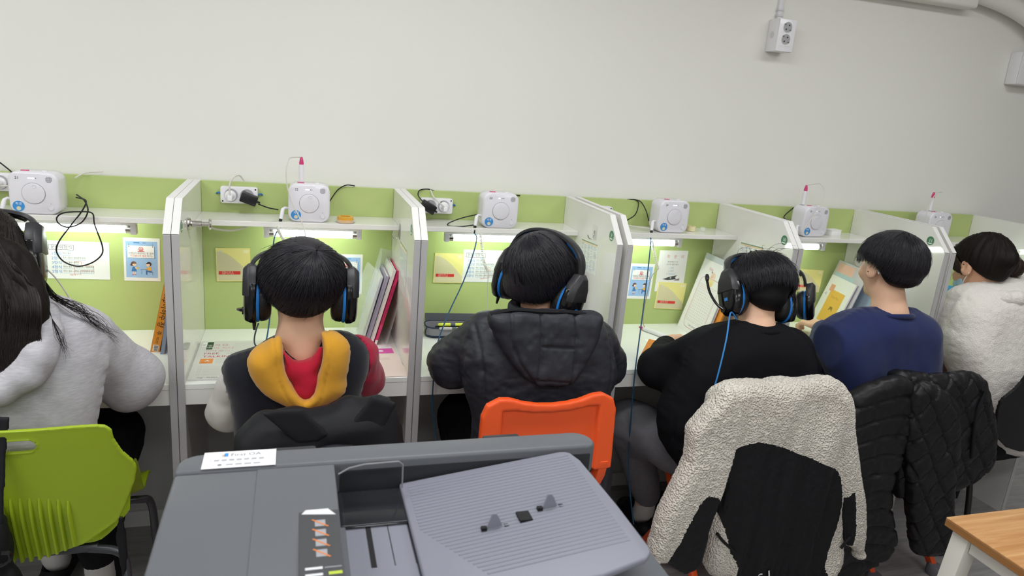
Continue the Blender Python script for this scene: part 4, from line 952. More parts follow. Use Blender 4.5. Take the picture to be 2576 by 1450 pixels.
MB().tube([(-.012, 0, 0), (0, 0, 0), (.10, 0, 0)], [0.0005, 0.0032, 0.0032], 8).build('shaft', mat('hot_pink', '#e2508f', 0.35), o, smooth=True)
MB().tube([(-.014, 0, 0), (-.008, 0, 0)], [0.0003, 0.0012], 6).build('tip', M_HOLE, o)
# blue file in the woman's carrel
side_sheet('bright_blue_file', (2.86, -0.17, ZD), (.5, -1), .28, .23, .24, .004, mat('bright_blue', '#4aa5dc', 0.25), 'bright blue file standing in front of the woman in white fleece', 'file')
# ------------------------------------------------------------ flat patches: outlines with a real distance, size and thickness
class Patch:
    """a rounded slab or cushion standing in the plane y = Y0 + k (z - z0); outline read off in the photograph at that distance"""
    def __init__(s, px, Y0, k=0.0, z0=0.8, T=0.03, R=0.04, Tn=None, raw=None, pw=2.0):
        s.grid = None; s.Y0, s.k, s.z0, s.T, s.R, s.Tn, s.pw = Y0, k, z0, T, R, Tn if Tn is not None else T, pw
        s.poly = np.array(raw if raw is not None else [s.at(*p) for p in px], np.float32)
    def at(s, px, py):
        d = ray(px, py); t = (s.Y0 - s.k * s.z0 - CAM.y + s.k * CAM.z) / (d.y - s.k * d.z); p = CAM + d * t; return (p.x, p.z)
    def at3(s, px, py): x, z = s.at(px, py); return Vector((x, s.Y0 + s.k * (z - s.z0), z))
    def d2(s, P):
        if s.grid is None: s.grid = PolyGrid(s.poly)
        return s.grid(P[:, [0, 2]])
    def dy(s, P): return P[:, 1] - (s.Y0 + s.k * (P[:, 2] - s.z0))
    def __call__(s, P):
        d = s.d2(P); y = s.dy(P)
        r = np.clip(1 + d / s.R, 0, 1); th = np.where(y > 0, s.T, s.Tn) * (1 - r ** s.pw) ** (1 / s.pw)
        return np.where(d < 0, (np.abs(y) - th) * 0.75, np.sqrt(np.maximum(d, 0) ** 2 + y * y))
    def bounds(s, m=0.03):
        lo = s.poly.min(0); hi = s.poly.max(0); ys = [s.Y0 + s.k * (z - s.z0) for z in (lo[1], hi[1])]
        t = max(s.T, s.Tn)
        return (lo[0] - m, min(ys) - t - m, lo[1] - m), (hi[0] + m, max(ys) + t + m, hi[1] + m)
def poly_sdf(p, poly):
    p = np.asarray(p, np.float32); n = len(poly); d = np.full(len(p), 1e9, np.float32); sgn = np.ones(len(p), np.float32)
    for i in range(n):
        a = poly[i]; b = poly[i - 1]; e = b - a; w_ = p - a
        q = w_ - e * np.clip((w_ @ e) / max(float(e @ e), 1e-12), 0, 1)[:, None]; d = np.minimum(d, (q * q).sum(1))
        c1 = p[:, 1] >= a[1]; c2 = p[:, 1] < b[1]; c3 = e[0] * w_[:, 1] > e[1] * w_[:, 0]
        sgn = np.where((c1 & c2 & c3) | (~c1 & ~c2 & ~c3), -sgn, sgn)
    return sgn * np.sqrt(d)
class PolyGrid:
    """outline distance looked up on a fine grid"""
    def __init__(s, poly, g=0.0025, m=0.12):
        s.lo = poly.min(0) - m; hi = poly.max(0) + m; s.g = g; s.n = np.ceil((hi - s.lo) / g).astype(int) + 2
        X, Z = np.meshgrid(s.lo[0] + np.arange(s.n[0]) * g, s.lo[1] + np.arange(s.n[1]) * g, indexing='ij')
        s.v = poly_sdf(np.stack([X.ravel(), Z.ravel()], 1), poly).reshape(s.n).astype(np.float32)
    def __call__(s, p):
        q = (np.asarray(p, np.float32) - s.lo.astype(np.float32)) / s.g; c = np.clip(q, 0, np.array(s.n, np.float32) - 1.001); out = np.sqrt((((q - c) * s.g) ** 2).sum(1))
        i = c.astype(np.int32); f = c - i; v = s.v; a, b = i[:, 0], i[:, 1]; fx, fy = f[:, 0], f[:, 1]
        return (v[a, b] * (1 - fx) + v[a + 1, b] * fx) * (1 - fy) + (v[a, b + 1] * (1 - fx) + v[a + 1, b + 1] * fx) * fy + out
def smooth_poly(pts, n=4):
    """closed Catmull-Rom of a pixel outline"""
    P = [Vector((p[0], p[1], 0)) for p in pts]; out = []; N = len(P)
    for i in range(N):
        a, b, c, d = P[i - 1], P[i], P[(i + 1) % N], P[(i + 2) % N]
        for j in range(n):
            t = j / n; q = 0.5 * ((2 * b) + (c - a) * t + (2 * a - 5 * b + 4 * c - d) * t * t + (3 * b - a - 3 * c + d) * t ** 3); out.append((q.x, q.y))
    return out
def shell(fn, nu, nv, th, hole=None):
    """closed thin shell over fn(u,v)->(point, normal)"""
    mb = MB(); v = []; f = []
    for s in (0.5, -0.5):
        for j in range(nv + 1):
            for i in range(nu + 1):
                p, n_ = fn(i / nu, j / nv); v.append(tuple(Vector(p) + Vector(n_) * th * s))
    n0 = (nu + 1) * (nv + 1)
    for j in range(nv):
        for i in range(nu):
            a = j * (nu + 1) + i; f += [(a, a + 1, a + nu + 2, a + nu + 1), (n0 + a, n0 + a + nu + 1, n0 + a + nu + 2, n0 + a + 1)]
    edge = list(range(nu + 1)) + [j * (nu + 1) + nu for j in range(1, nv + 1)] + [nv * (nu + 1) + i for i in range(nu - 1, -1, -1)] + [j * (nu + 1) for j in range(nv - 1, 0, -1)]
    for q in range(len(edge)):
        a, b = edge[q], edge[(q + 1) % len(edge)]; f.append((a, n0 + a, n0 + b, b))
    return mb.add(v, f)

# ------------------------------------------------------------ printer in the foreground
M_PGREY = mat('printer_grey', '#606368', 0.42, 0.4, bump=(1400, 0.15, 0.0003))
M_PDARK = mat('printer_dark', '#2d2e32', 0.45, 0.4, bump=(1400, 0.15, 0.0003))
M_PTRAY = mat('printer_tray_grey', '#7d7f8a', 0.40, 0.4, bump=(1400, 0.1, 0.0003))
M_PSMOKE = mat('smoky_plastic', '#26282c', 0.12, 0.5, alpha=0.86)
pr = root('office_printer', (0.46, -1.78, 0), label='large grey office printer with paper feeder in the foreground', cat='printer')
kp = dict(parent=pr, world=True)
X0, X1, YB, YF, ZP = 0.160, 0.757, -1.512, -2.06, 1.06
MB().box(X0 + .01, X1 - .01, YF + .01, YB - .02, 0.06, 0.90).build('cabinet', M_PGREY, bevel=0.012, **kp)
for zz in (0.10, 0.30, 0.50):
    d_ = MB().box(X0 + .02, X1 - .02, YF - .004, YF + .012, zz, zz + 0.185).build('drawer', M_PTRAY, bevel=0.004, **kp)
    h_ = MB().box(X0 + .20, X1 - .20, YF - .012, YF - .004, zz + .13, zz + .155).build('drawer_handle', M_PDARK, bevel=0.003); h_.parent = d_
for sx in (X0 + .06, X1 - .06):
    for sy in (YF + .06, YB - .08): MB().tube([(sx, sy, 0.0), (sx, sy, 0.07)], 0.025, 14).build('castor', M_PDARK, smooth=True, **kp)
MB().box(X0 + .005, X1 - .005, YF, YB - .01, 0.905, 0.965).build('scanner_bed', M_PGREY, bevel=0.008, **kp)
MB().box(X0 + .002, X1 - .002, YF + .02, YB - .004, 0.968, 1.012).build('scanner_lid', M_PGREY, bevel=0.008, **kp)
# back wall of the feeder: a broad flat rim, rounded at both ends
def rim_profile(x0, x1, y0, y1, r):
    pts = []
    for cx, cy, a0 in ((x1 - r, y1 - r, 0), (x0 + r, y1 - r, PI / 2)):
        for k_ in range(7): a = a0 + PI / 2 * k_ / 6; pts.append((cx + r * math.cos(a), cy + r * math.sin(a)))
    return pts + [(x0, y0), (x1 - 0.010, y0), (x1, y0 + 0.010)]
MB().prism(rim_profile(X0, X1, -1.560, YB, 0.030), 'z', 1.008, ZP).build('back_rim', M_PGREY, bevel=0.006, seg=3, **kp)
MB().box(X0 + .37 - .16, X1 - .012, -1.5625, -1.5603, 1.010, 1.046).build('rim_inner_face', M_PDARK, **kp)
for hx in (0.31, 0.62): MB().box(hx - .03, hx + .03, YB - 0.001, YB + 0.022, 0.985, 1.052).build('hinge', M_PDARK, bevel=0.004, **kp)
# feeder cover at the left
pts = [(-1.5625, ZP - .001), (-1.66, ZP + .001), (-1.80, ZP - .003), (-1.92, ZP - .012), (-1.97, ZP - .030), (-1.98, 1.010), (-1.5625, 1.010)]
MB().prism(pts, 'x', X0 + .0005, 0.3605).build('feeder_cover', M_PGREY, bevel=0.006, seg=3, **kp)
MB().prism([(-1.5665, 1.0605), (-1.65, 1.0625), (-1.79, 1.0590), (-1.90, 1.0502), (-1.90, 1.047), (-1.5665, 1.05)], 'x', 0.262, 0.3615).build('cover_panel', M_PGREY, bevel=0.001, seg=1, **kp)
# paper tray
def tz(x): return 1.024 + (x - 0.455) * 0.137
def tray_slab(x0, x1, y0, y1, th, dz=0.0):
    vs = [(x, y, tz(x) + dz - o_) for o_ in (0, th) for (x, y) in ((x0, y0), (x1, y0), (x1, y1), (x0, y1))]
    return MB().add(vs, [(0, 1, 2, 3), (7, 6, 5, 4), (0, 4, 5, 1), (1, 5, 6, 2), (2, 6, 7, 3), (3, 7, 4, 0)])
out = [(0.452, -1.566), (0.690, -1.566), (0.700, -1.569), (0.706, -1.575), (0.712, -1.600), (0.716, -1.72), (0.716, -1.812), (0.713, -1.822), (0.704, -1.830), (0.645, -1.840), (0.600, -1.836), (0.575, -1.826), (0.552, -1.815), (0.530, -1.818), (0.505, -1.828), (0.488, -1.845), (0.480, -1.88), (0.452, -1.90)]
tr = MB().add([(x, y, tz(x)) for x, y in out] + [(x, y, tz(x) - 0.009) for x, y in out], [tuple(range(len(out))), tuple(range(len(out), 2 * len(out)))[::-1]] + [(i, (i + 1) % len(out), len(out) + (i + 1) % len(out), len(out) + i) for i in range(len(out))]).build('paper_tray', M_PTRAY, bevel=0.003, seg=3, **kp)
for j in range(30):
    y = -1.583 - j * 0.0073; x1 = 0.700 if y > -1.80 else 0.690
    x0 = 0.462 + max(0, (j - 14)) * 0.004
    r_ = MB().box(0, 1, 0, 1, 0, 1); r_.v = [(x0 + (x1 - x0) * v[0], y + v[1] * 0.0030, tz(x0 + (x1 - x0) * v[0]) - 0.001 + v[2] * 0.0018) for v in r_.v]
    r_ = r_.build('rib', M_PTRAY, bevel=0.0005, seg=1); r_.parent = tr
def tab(x, y):
    a = MB().prism([(-0.012, -0.004), (0.012, -0.004), (0.004, 0.014), (0.0, 0.020), (-0.006, 0.020)], 'y', -0.001, 0.001, Matrix.Translation((x, y, tz(x)))).build('stop_tab', M_PTRAY, bevel=0.0006, seg=1); a.parent = tr
    for sx in (-0.015, 0.015):
        h = MB().box(x + sx - .0035, x + sx + .0035, y - .004, y + .002, tz(x) - .002, tz(x) + .0024).build('slot', M_HOLE); h.parent = tr
tab(0.553, -1.712); tab(0.632, -1.696)
h = MB().box(0.585, 0.602, -1.715, -1.695, 1.03, tz(0.593) + .0028).build('sensor_hole', M_HOLE); h.parent = tr
# feed ramp between the cover and the tray, with guides
MB().box(0.3615, 0.4525, -1.905, -1.568, 0.985, 1.0145).build('feed_ramp', M_PTRAY, bevel=0.002, seg=1, **kp)
MB().box(0.397, 0.4035, -1.735, -1.60, 1.0142, 1.0152).build('guide_slot', M_HOLE, **kp)
MB().box(0.3615, 0.372, -1.90, -1.57, 1.0145, 1.018).build('ramp_step', M_PGREY, bevel=0.001, seg=1, **kp)
for xx in (0.4245, 0.4500): MB().box(xx, xx + .0012, -1.735, -1.61, 1.0140, 1.0150).build('ramp_seam', M_PDARK, **kp)
MB().tube([(0.366, -1.5895, 1.058), (0.380, -1.5895, 1.066), (0.400, -1.5895, 1.070), (0.446, -1.5895, 1.071), (0.452, -1.5895, 1.066), (0.4525, -1.5895, 1.03)], .0012, 6).build('guide_glint', mat('grey_glint', '#85878b', 0.3), smooth=True, **kp)  # added tube: the guide wall's glossy edge highlight put in as lighter grey
g = MB().prism([(-1.655, 1.016), (-1.570, 1.016), (-1.570, 1.019), (-1.652, 1.019)], 'x', 0.365, 0.452).build('paper_guide', M_PSMOKE, bevel=0.001, **kp)
MB().prism([(0.366, 1.016), (0.452, 1.016), (0.452, 1.066), (0.446, 1.071), (0.400, 1.070), (0.380, 1.066), (0.366, 1.058)], 'y', -1.592, -1.587).build('guide_wall', M_PSMOKE, bevel=0.002, **kp).parent = pr
g2 = MB().prism([(-1.90, 1.0148), (-1.775, 1.0148), (-1.775, 1.0185), (-1.90, 1.0185)], 'x', 0.372, 0.440).build('paper_guide', M_PTRAY, bevel=0.001, **kp)
g3 = MB().box(0.372, 0.440, -1.776, -1.7745, 1.0148, 1.0192).build('guide_edge', M_PDARK, **kp)
# labels
k = Ink(); k.rect(0, 0, .093, .045, '#e8e8ea', 1); k.rect(.026, .0305, .031, .040, '#3f8fd8', 3); k.rect(.023, .0305, .0265, .037, '#c9b8a8', 3); k.text('First OA', .034, .031, .011, '#6d6e74', 2); k.frame(.010, .0165, .084, .0255, .0004, '#9b9ca2', 2); [k.rect(.014 + .0095 * j, .0190, .0205 + .0095 * j, .0228, '#a2a3a8', 2) for j in range(7)]
[k.rect(.030 + .0115 * j, .0065, .0385 + .0115 * j, .0105, '#acadb1', 2) for j in range(4)]; k.disc(.022, .0085, .0028, '#86878c', 2)
k.build('rental_label', pr, Matrix.Translation((0.192 - .46, -1.5575 + 1.78, ZP + .0008)) @ Matrix.Rotation(0.0, 4, 'Z'))
k = Ink(); k.rect(0, 0, .046, .210, '#3c3d40', 1); k.poly([(.003, .178), (.043, .172), (.032, .190), (.012, .193)], '#d9dadd', 2); k.poly([(.022, .194), (.034, .193), (.034, .206), (.027, .207)], '#d9dadd', 2); k.text('R', .026, .197, .009, '#55565a', 3)
for j in range(4):
    v = .150 - j * .0195; k.rect(.018, v, .030, v + .013, '#9a9ba0', 2); k.poly([(.014, v + .014), (.016, v + .015), (.034, v - .001), (.032, v - .002)], '#d27a34', 3)
k.rect(.006, .070, .024, .074, '#d9dadd', 2); k.rect(.026, .071, .044, .0725, '#9a9ba0', 2); k.rect(.006, .059, .024, .063, '#d9dadd', 2); k.rect(.030, .059, .044, .064, '#b6c83c', 2)
k.build('instruction_label', pr, Matrix.Translation((0.3145 - .46, -1.862 + 1.78, 1.0638)) @ Matrix.Rotation(-0.012, 4, 'X'))

# ------------------------------------------------------------ shell chairs (green, black)
M_LIME = mat('lime_plastic', '#9db524', 0.42, 0.45, bump=(1600, 0.18, 0.0003))
M_STEEL = mat('dark_steel_tube', '#4b4c50', 0.35, 0.5, metal=0.6)
M_BLKCHAIR = mat('black_chair_plastic', '#1d1d20', 0.5, 0.4, bump=(1600, 0.2, 0.0003))
M_SOCKGREY = mat('grey_felt_foot', '#77767c', 0.9, 0.2, bump=(600, 0.4, 0.001))
def shell_chair(xc, y0, m, label, ribs=True, rz=0.0, top=0.832, tube=M_STEEL, feet=False):
    """y0: where the middle of the back stands"""
    o = root('shell_chair', (xc, y0 + 0.22, 0), rz, label, 'chair')
    prof = [(0, top), (.165, top - .003), (.190, top - .008), (.202, top - .022), (.204, top - .047), (.216, top - .082), (.234, top - .112), (.240, top - .132), (.233, top - .17), (.207, top - .24), (.19, top - .277), (.12, top - .327), (.05, top - .348)]
    poly = np.array([(a, b) for a, b in prof] + [(-a, b) for a, b in prof[::-1][:-1]], np.float32)
    zb = top - .35; pg = PolyGrid(poly)
    def surf(u, z): return -0.22 - 0.075 * (z - zb) / .35 + 0.55 * u * u
    def f(P):
        q = P - V3((0, 0, 0)); u = q[:, 0]; z = q[:, 2]; d2 = pg(q[:, [0, 2]]); y = (q[:, 1] - surf(u, z)) * 0.93
        th = 0.0042 + 0.002 * np.clip(1 + d2 / 0.008, 0, 1)
        if ribs:
            sl = np.sqrt(np.maximum(np.abs(u) - 0.052, 0) ** 2 + (z - (top - .040)) ** 2) - 0.0135
            th = np.where(y < 0, np.maximum(th, np.where(np.abs(sl) < 0.004, 0.0075, 0)), th)
        d = smax(np.abs(y) - th, d2, 0.003)
        if ribs: d = np.maximum(d, -sl)
        return d
    sdf_obj('backrest', f, (-.26, -.36, zb - .02), (.26, -.12, top + .02), 0.0036, m, o, world=False, it=1)
    if ribs:
        for k_ in range(-6, 7):
            cx = k_ * 0.0172; zt = top - .172 - 0.0006 * k_ * k_; zl = top - .350 + .0008 * k_ * k_; rg = []
            for t in np.linspace(0, 1, 9):
                z = zl + (zt - zl) * t; yy = surf(cx, z); hh = .0150 * (1 - t ** 6) + .0035; w_ = .0032
                rg.append([(cx - w_, yy, z), (cx + w_, yy, z), (cx + w_, yy - hh + .002, z), (cx + w_ * .5, yy - hh, z), (cx - w_ * .5, yy - hh, z), (cx - w_, yy - hh + .002, z)])
            MB().loft(rg).build('rib', m, o, smooth=True, ang=40)
    def seat(u, v):
        x = (u - .5) * 2; xx = x * (.196 - .01 * v); y = -0.125 + v * .31
        z = .442 + .020 * x ** 4 + .012 * v * v - 0.02 * (v > .93) * (v - .93) / .07 + (0.150 * max(0, abs(x) - .62) ** 1.3 / .38 ** 1.3) * math.sin(PI * min(1, (v + .10) / .72)) + .004 * max(0, 1 - v / .12)
        return (xx, y, z), (0, 0, 1)
    shell(seat, 24, 20, .007).build('seat', m, o, smooth=True, ang=60)
    for s in (-1, 1):
        MB().tube(bez([(s * .10, -.12, .425), (s * .16, -.13, .418), (s * .185, -.15, .395), (s * .195, -.19, .28), (s * .205, -.235, .012)], 6), 0.0105, 12).build('rear_leg', tube, o, smooth=True)
        MB().tube(bez([(s * .10, .08, .425), (s * .17, .10, .418), (s * .195, .12, .39), (s * .20, .14, .25), (s * .21, .165, .012)], 6), 0.0105, 12).build('front_leg', tube, o, smooth=True)
        for yy in (-.235, .165):
            MB().lathe([(.012, 0), (.015, .003), (.015, .022), (.011, .028)], 12, Matrix.Translation((s * (.205 if yy < 0 else .21), yy, 0))).build('foot_cap', M_SOCKGREY if feet else M_BLACK, o, smooth=True)
    MB().tube([(-.12, -.12, .426), (.12, -.12, .426)], .0105, 10).build('cross_bar', tube, o, smooth=True)
    MB().tube([(-.12, .08, .426), (.12, .08, .426)], .0105, 10).build('cross_bar', tube, o, smooth=True)
    if ribs:
        Ink().text('MADE IN KOREA', 0, 0, .010, '#8fa622', 1, 'c').build('embossed_lettering', o, Matrix.Translation((0, surf(0, top - .065) - 0.0062, top - .068)) @ M_FACE)
    return o
shell_chair(-0.268, -0.855, M_LIME, 'lime green plastic chair with a slotted ribbed back')
shell_chair(2.905, -0.760, M_BLKCHAIR, 'black plastic chair of the woman in white fleece', ribs=False, top=0.822, tube=M_BLACK, feet=True)

# ------------------------------------------------------------ orange folding chairs
M_ORCH = mat('orange_plastic', '#f05a26', 0.38, 0.45, bump=(1600, 0.1, 0.0003))
def folding_chair(xc, yb, rz, label, group='orange folding chairs', top=0.828, feet=False):
    o = root('folding_chair', (xc, yb + 0.2, 0), rz, label, 'chair', group)
    hw = 0.190
    pts = [(-hw - .004, top - .225), (-hw, top - .05), (-hw + .012, top - .018), (-hw + .045, top - .001), (-hw + .075, top - .002)]
    pts = pts + [(x, top - .004 - .018 * (1 - (x / (hw - .075)) ** 2)) for x in (-.08, -.04, 0, .04, .08)] + [(-p[0], p[1]) for p in pts[::-1]]
    poly = np.array(pts, np.float32); inn = np.array([(-hw + .050, top - .30), (-hw + .055, top - .035)] + [(x, top - .026 - .018 * (1 - (x / (hw - .05)) ** 2)) for x in (-.10, -.05, 0, .05, .10)] + [(hw - .055, top - .035), (hw - .050, top - .30)], np.float32)
    pg, pi_ = PolyGrid(poly), PolyGrid(inn)
    def f(P):
        u = P[:, 0]; z = P[:, 2]; y = P[:, 1] - (-0.2 - 0.05 * (z - top) * -0.6 + 0.35 * u * u * 0.6 - 0.012)
        d2 = pg(P[:, [0, 2]]); di = pi_(P[:, [0, 2]])
        back = np.where(di < -0.003, 0.004, np.where(di > 0.003, 0.017, 0.0105 + di * 2.1))
        th = np.where(y < 0, back, 0.006)
        return smax(np.abs(y) - th, d2, 0.006)
    sdf_obj('backrest', f, (-.22, -.28, top - .25), (.22, -.14, top + .02), 0.004, M_ORCH, o, world=False, it=2)
    for s in (-1, 1):
        x = s * 0.168
        rails = [(x, -.205, top - .21), (x, -.135, .42), (x, .155, .0)]
        MB().prism([(-.232, top - .20), (-.198, top - .20), (-.185, top - .25), (-.115, .46), (.19, 0.012), (.15, 0.012), (-.155, .45), (-.222, top - .25)], 'x', x - .013, x + .013).build('main_leg', M_ORCH, o, bevel=0.003)
        x2 = s * 0.140
        MB().prism([(.165, .425), (.125, .43), (-.25, .012), (-.215, .012)], 'x', x2 - .011, x2 + .011).build('cross_leg', M_ORCH, o, bevel=0.003)
        for yy, xx in ((.17, x), (-.232, x2)):
            MB().lathe([(.020, 0), (.026, .004), (.027, .030), (.021, .040)], 14, Matrix.Translation((xx, yy, 0)) @ Matrix.Scale(1.2, 4, (0, 1, 0))).build('foot_cover', M_SOCKGREY, o, smooth=True)
        MB().tube([(x + s * .013, -.192, top - .215), (x + s * .0155, -.192, top - .215)], .004, 10).build('rivet', M_CHROME, o)
    def seat(u, v):
        xx = (u - .5) * .325; y = -.165 + v * .36; return (xx, y, .445 + .010 * ((u - .5) * 2) ** 2 - .030 * max(0, (v - .88) / .12) ** 2 + .012 * max(0, 1 - v / .15)), (0, 0, 1)
    shell(seat, 12, 14, .016).build('seat', M_ORCH, o, bevel=0, smooth=True, ang=50)
    return o
folding_chair(0.948, -0.850, 0.03, 'orange plastic folding chair of the puffer jacket student')
folding_chair(1.690, -0.830, 0.0, 'orange folding chair under the cream and black fleece jacket', top=0.815)
folding_chair(2.435, -0.745, 0.0, 'orange folding chair under the black quilted coat', top=0.73)
folding_chair(0.330, -0.900, 0.0, 'orange folding chair hidden behind the black backpack', top=0.72)

# ------------------------------------------------------------ wooden table at the lower right
def wood_mat():
    m = bpy.data.materials.new('light_wood'); m.use_nodes = True; nt = m.node_tree; b = nt.nodes['Principled BSDF']; L = nt.links.new
    tc = nt.nodes.new('ShaderNodeTexCoord'); mp = nt.nodes.new('ShaderNodeMapping'); mp.inputs['Scale'].default_value = (1.3, 22, 22); L(tc.outputs['Object'], mp.inputs[0])
    n = nt.nodes.new('ShaderNodeTexNoise'); n.inputs['Scale'].default_value = 3.0; n.inputs['Detail'].default_value = 8; n.inputs['Roughness'].default_value = 0.6; n.inputs['Distortion'].default_value = 0.6; L(mp.outputs[0], n.inputs['Vector'])
    cr = nt.nodes.new('ShaderNodeValToRGB'); e = cr.color_ramp.elements; e[0].position = 0.28; e[0].color = (*lin('#b0763f'), 1); e[1].position = 0.75; e[1].color = (*lin('#dcae78'), 1); L(n.outputs[0], cr.inputs[0]); L(cr.outputs[0], b.inputs['Base Color'])
    b.inputs['Roughness'].default_value = 0.4; return m
M_WOOD = wood_mat(); M_WOODE = mat('wood_edge', '#96683a', 0.5, vary=(6, 0.15, (1, 1, 40)))
tb = root('wooden_table', (2.2, -1.75, 0), label='light wood table with white metal legs at the lower right', cat='table'); kt = dict(parent=tb, world=True)
TX0, TX1, TY0, TY1, TZ = 1.779, 2.68, -2.05, -1.362, 0.70
MB().box(TX0, TX1, TY0, TY1, TZ - .004, TZ).build('table_top', M_WOOD, bevel=0.0015, **kt)
MB().box(TX0, TX1, TY0, TY1, TZ - .022, TZ - .0042).build('edge_band', M_WOODE, bevel=0.001, seg=1, **kt)
M_WMETAL = mat('white_painted_metal', '#d8d6cc', 0.4, 0.5)
for (lx, sx) in ((TX0 + .035, -1), (TX1 - .035, 1)):
    for (ly, sy) in ((TY1 - .035, 1), (TY0 + .035, -1)):
        a, b = 0.021, 0.016; dx, dy = sx * .035, sy * .03
        MB().loft([[(lx + dx + i * b, ly + dy + j * b, 0.008) for i, j in ((-1, -1), (1, -1), (1, 1), (-1, 1))], [(lx + i * a, ly + j * a, TZ - .022) for i, j in ((-1, -1), (1, -1), (1, 1), (-1, 1))]]).build('leg', M_WMETAL, bevel=0.002, **kt)
for ly in (TY1 - .035, TY0 + .035): MB().box(TX0 + .056, TX1 - .056, ly - .012, ly + .012, TZ - .062, TZ - .022).build('side_rail', M_WMETAL, bevel=0.002, **kt)
for lx in (TX0 + .035, TX1 - .035): MB().box(lx - .012, lx + .012, TY0 + .056, TY1 - .056, TZ - .062, TZ - .022).build('end_rail', M_WMETAL, bevel=0.002, **kt)
# ------------------------------------------------------------ people
M_SKIN = mat('skin', '#e0b598', 0.5, 0.35, sub=0.12, vary=(14, 0.05))
M_SKIN2 = mat('skin_tan', '#d2a486', 0.5, 0.35, sub=0.12, vary=(14, 0.05))
def hair_mat(name, c):
    m = mat(name, c, 0.36 if 'strand' in name else 0.6, 0.45 if 'strand' in name else 0.2); return m
M_HAIR = hair_mat('black_hair', '#0f0e11'); M_HAIRB = hair_mat('brown_black_hair', '#16100d'); M_HAIRS = hair_mat('black_hair_strand', '#242228'); M_HAIRBS = hair_mat('brown_hair_strand', '#1c1512'); M_HAIRW = hair_mat('brown_sheen_strand', '#38261d')

def hmat(c, yaw=0.0, pitch=0.0, roll=0.0, s=1.0):
    """head frame: x right, y where the face looks, z up"""
    return Matrix.Translation(c) @ Euler((pitch, roll, yaw), 'ZXY' if False else 'XYZ').to_matrix().to_4x4() @ Matrix.Scale(s, 4)
def to_local(P, M):
    Mi = np.array(M.inverted(), np.float32); return P @ Mi[:3, :3].T + Mi[:3, 3]
def head_sdf(P, M, s):
    q = to_local(P, M)
    d = d_ell(q, (0, -.010, .022), (.074, .092, .086)); d = smin(d, d_ell(q, (0, .028, -.042), (.057, .060, .074)), .035)
    d = smin(d, d_ell(q, (0, .070, -.096), (.022, .020, .018)), .03)
    d = smin(d, d_cap(q, (0, .088, .000), (0, .106, -.034), .007, .011), .014)
    for sx in (-1, 1):
        d = smin(d, d_ell(q, (sx * .040, .062, -.030), (.024, .022, .024)), .02)
        d = smax(d, -d_ell(q, (sx * .031, .100, .006), (.019, .014, .011)), .010)
        d = smin(d, d_ell(q, (sx * .031, .079, .004), (.014, .011, .010)), .004)
        ear = d_ell(q, (sx * .080, -.012, -.018), (.009, .020, .033), rotm((0.15, 0, sx * -0.45)))
        ear = smax(ear, -d_ell(q, (sx * .089, -.009, -.013), (.006, .011, .020), rotm((0.15, 0, sx * -0.45))), .004)
        d = smin(d, ear, .006)
    d = smin(d, d_ell(q, (0, .090, -.064), (.024, .008, .0055)), .006); d = smin(d, d_ell(q, (0, .088, -.074), (.020, .008, .006)), .006)
    return d * s
def hand_sdf(P, wrist, d, n, curl=0.6, side=1, s=1.0):
    """d: direction of the fingers, n: back of the hand, side: +1 thumb to the right of d seen from the back"""
    d = Vector(d).normalized(); n = Vector(n); n = (n - d * n.dot(d)).normalized(); t = d.cross(n).normalized() * side
    W = Vector(wrist); palm = W + d * .045 * s
    R = np.array([[t.x, d.x, n.x], [t.y, d.y, n.y], [t.z, d.z, n.z]])
    f = d_ell(P, palm, (.036 * s, .048 * s, .015 * s), R)
    f = smin(f, d_cap(P, W - d * .02, W + d * .02 * s, .021 * s, .021 * s), .02)
    for i, (off, ln, a) in enumerate(((.027, .062, 0.10), (.009, .070, .03), (-.009, .066, -.04), (-.026, .052, -.12))):
        p = W + d * .080 * s + t * off * s; dd = (d + t * a).normalized(); c = curl + i * .06
        p1 = p + (dd * math.cos(c) - n * math.sin(c)) * ln * .5 * s; p2 = p1 + (dd * math.cos(c * 2.1) - n * math.sin(c * 2.1)) * ln * .34 * s; p3 = p2 + (dd * math.cos(c * 2.9) - n * math.sin(c * 2.9)) * ln * .26 * s
        g = d_chain(P, [W + d * .05 * s + t * off * .7 * s, p, p1, p2, p3], [.0095 * s, .0092 * s, .0085 * s, .0078 * s, .0068 * s], .004); f = smin(f, g, .006)
    b = W + d * .022 * s + t * .026 * s; b1 = b + (d * .6 + t * .75 - n * .25).normalized() * .032 * s; b2 = b1 + (d * .85 + t * .25 - n * .45).normalized() * .028 * s
    b3 = b2 + (d * .9 - t * .1 - n * .45).normalized() * .022 * s
    return smin(f, d_chain(P, [b, b1, b2, b3], [.013 * s, .0105 * s, .0090 * s, .0075 * s], .006), .010)

def bounds_of(pts, m):
    a = np.array([tuple(p) for p in pts]); return a.min(0) - m, a.max(0) + m

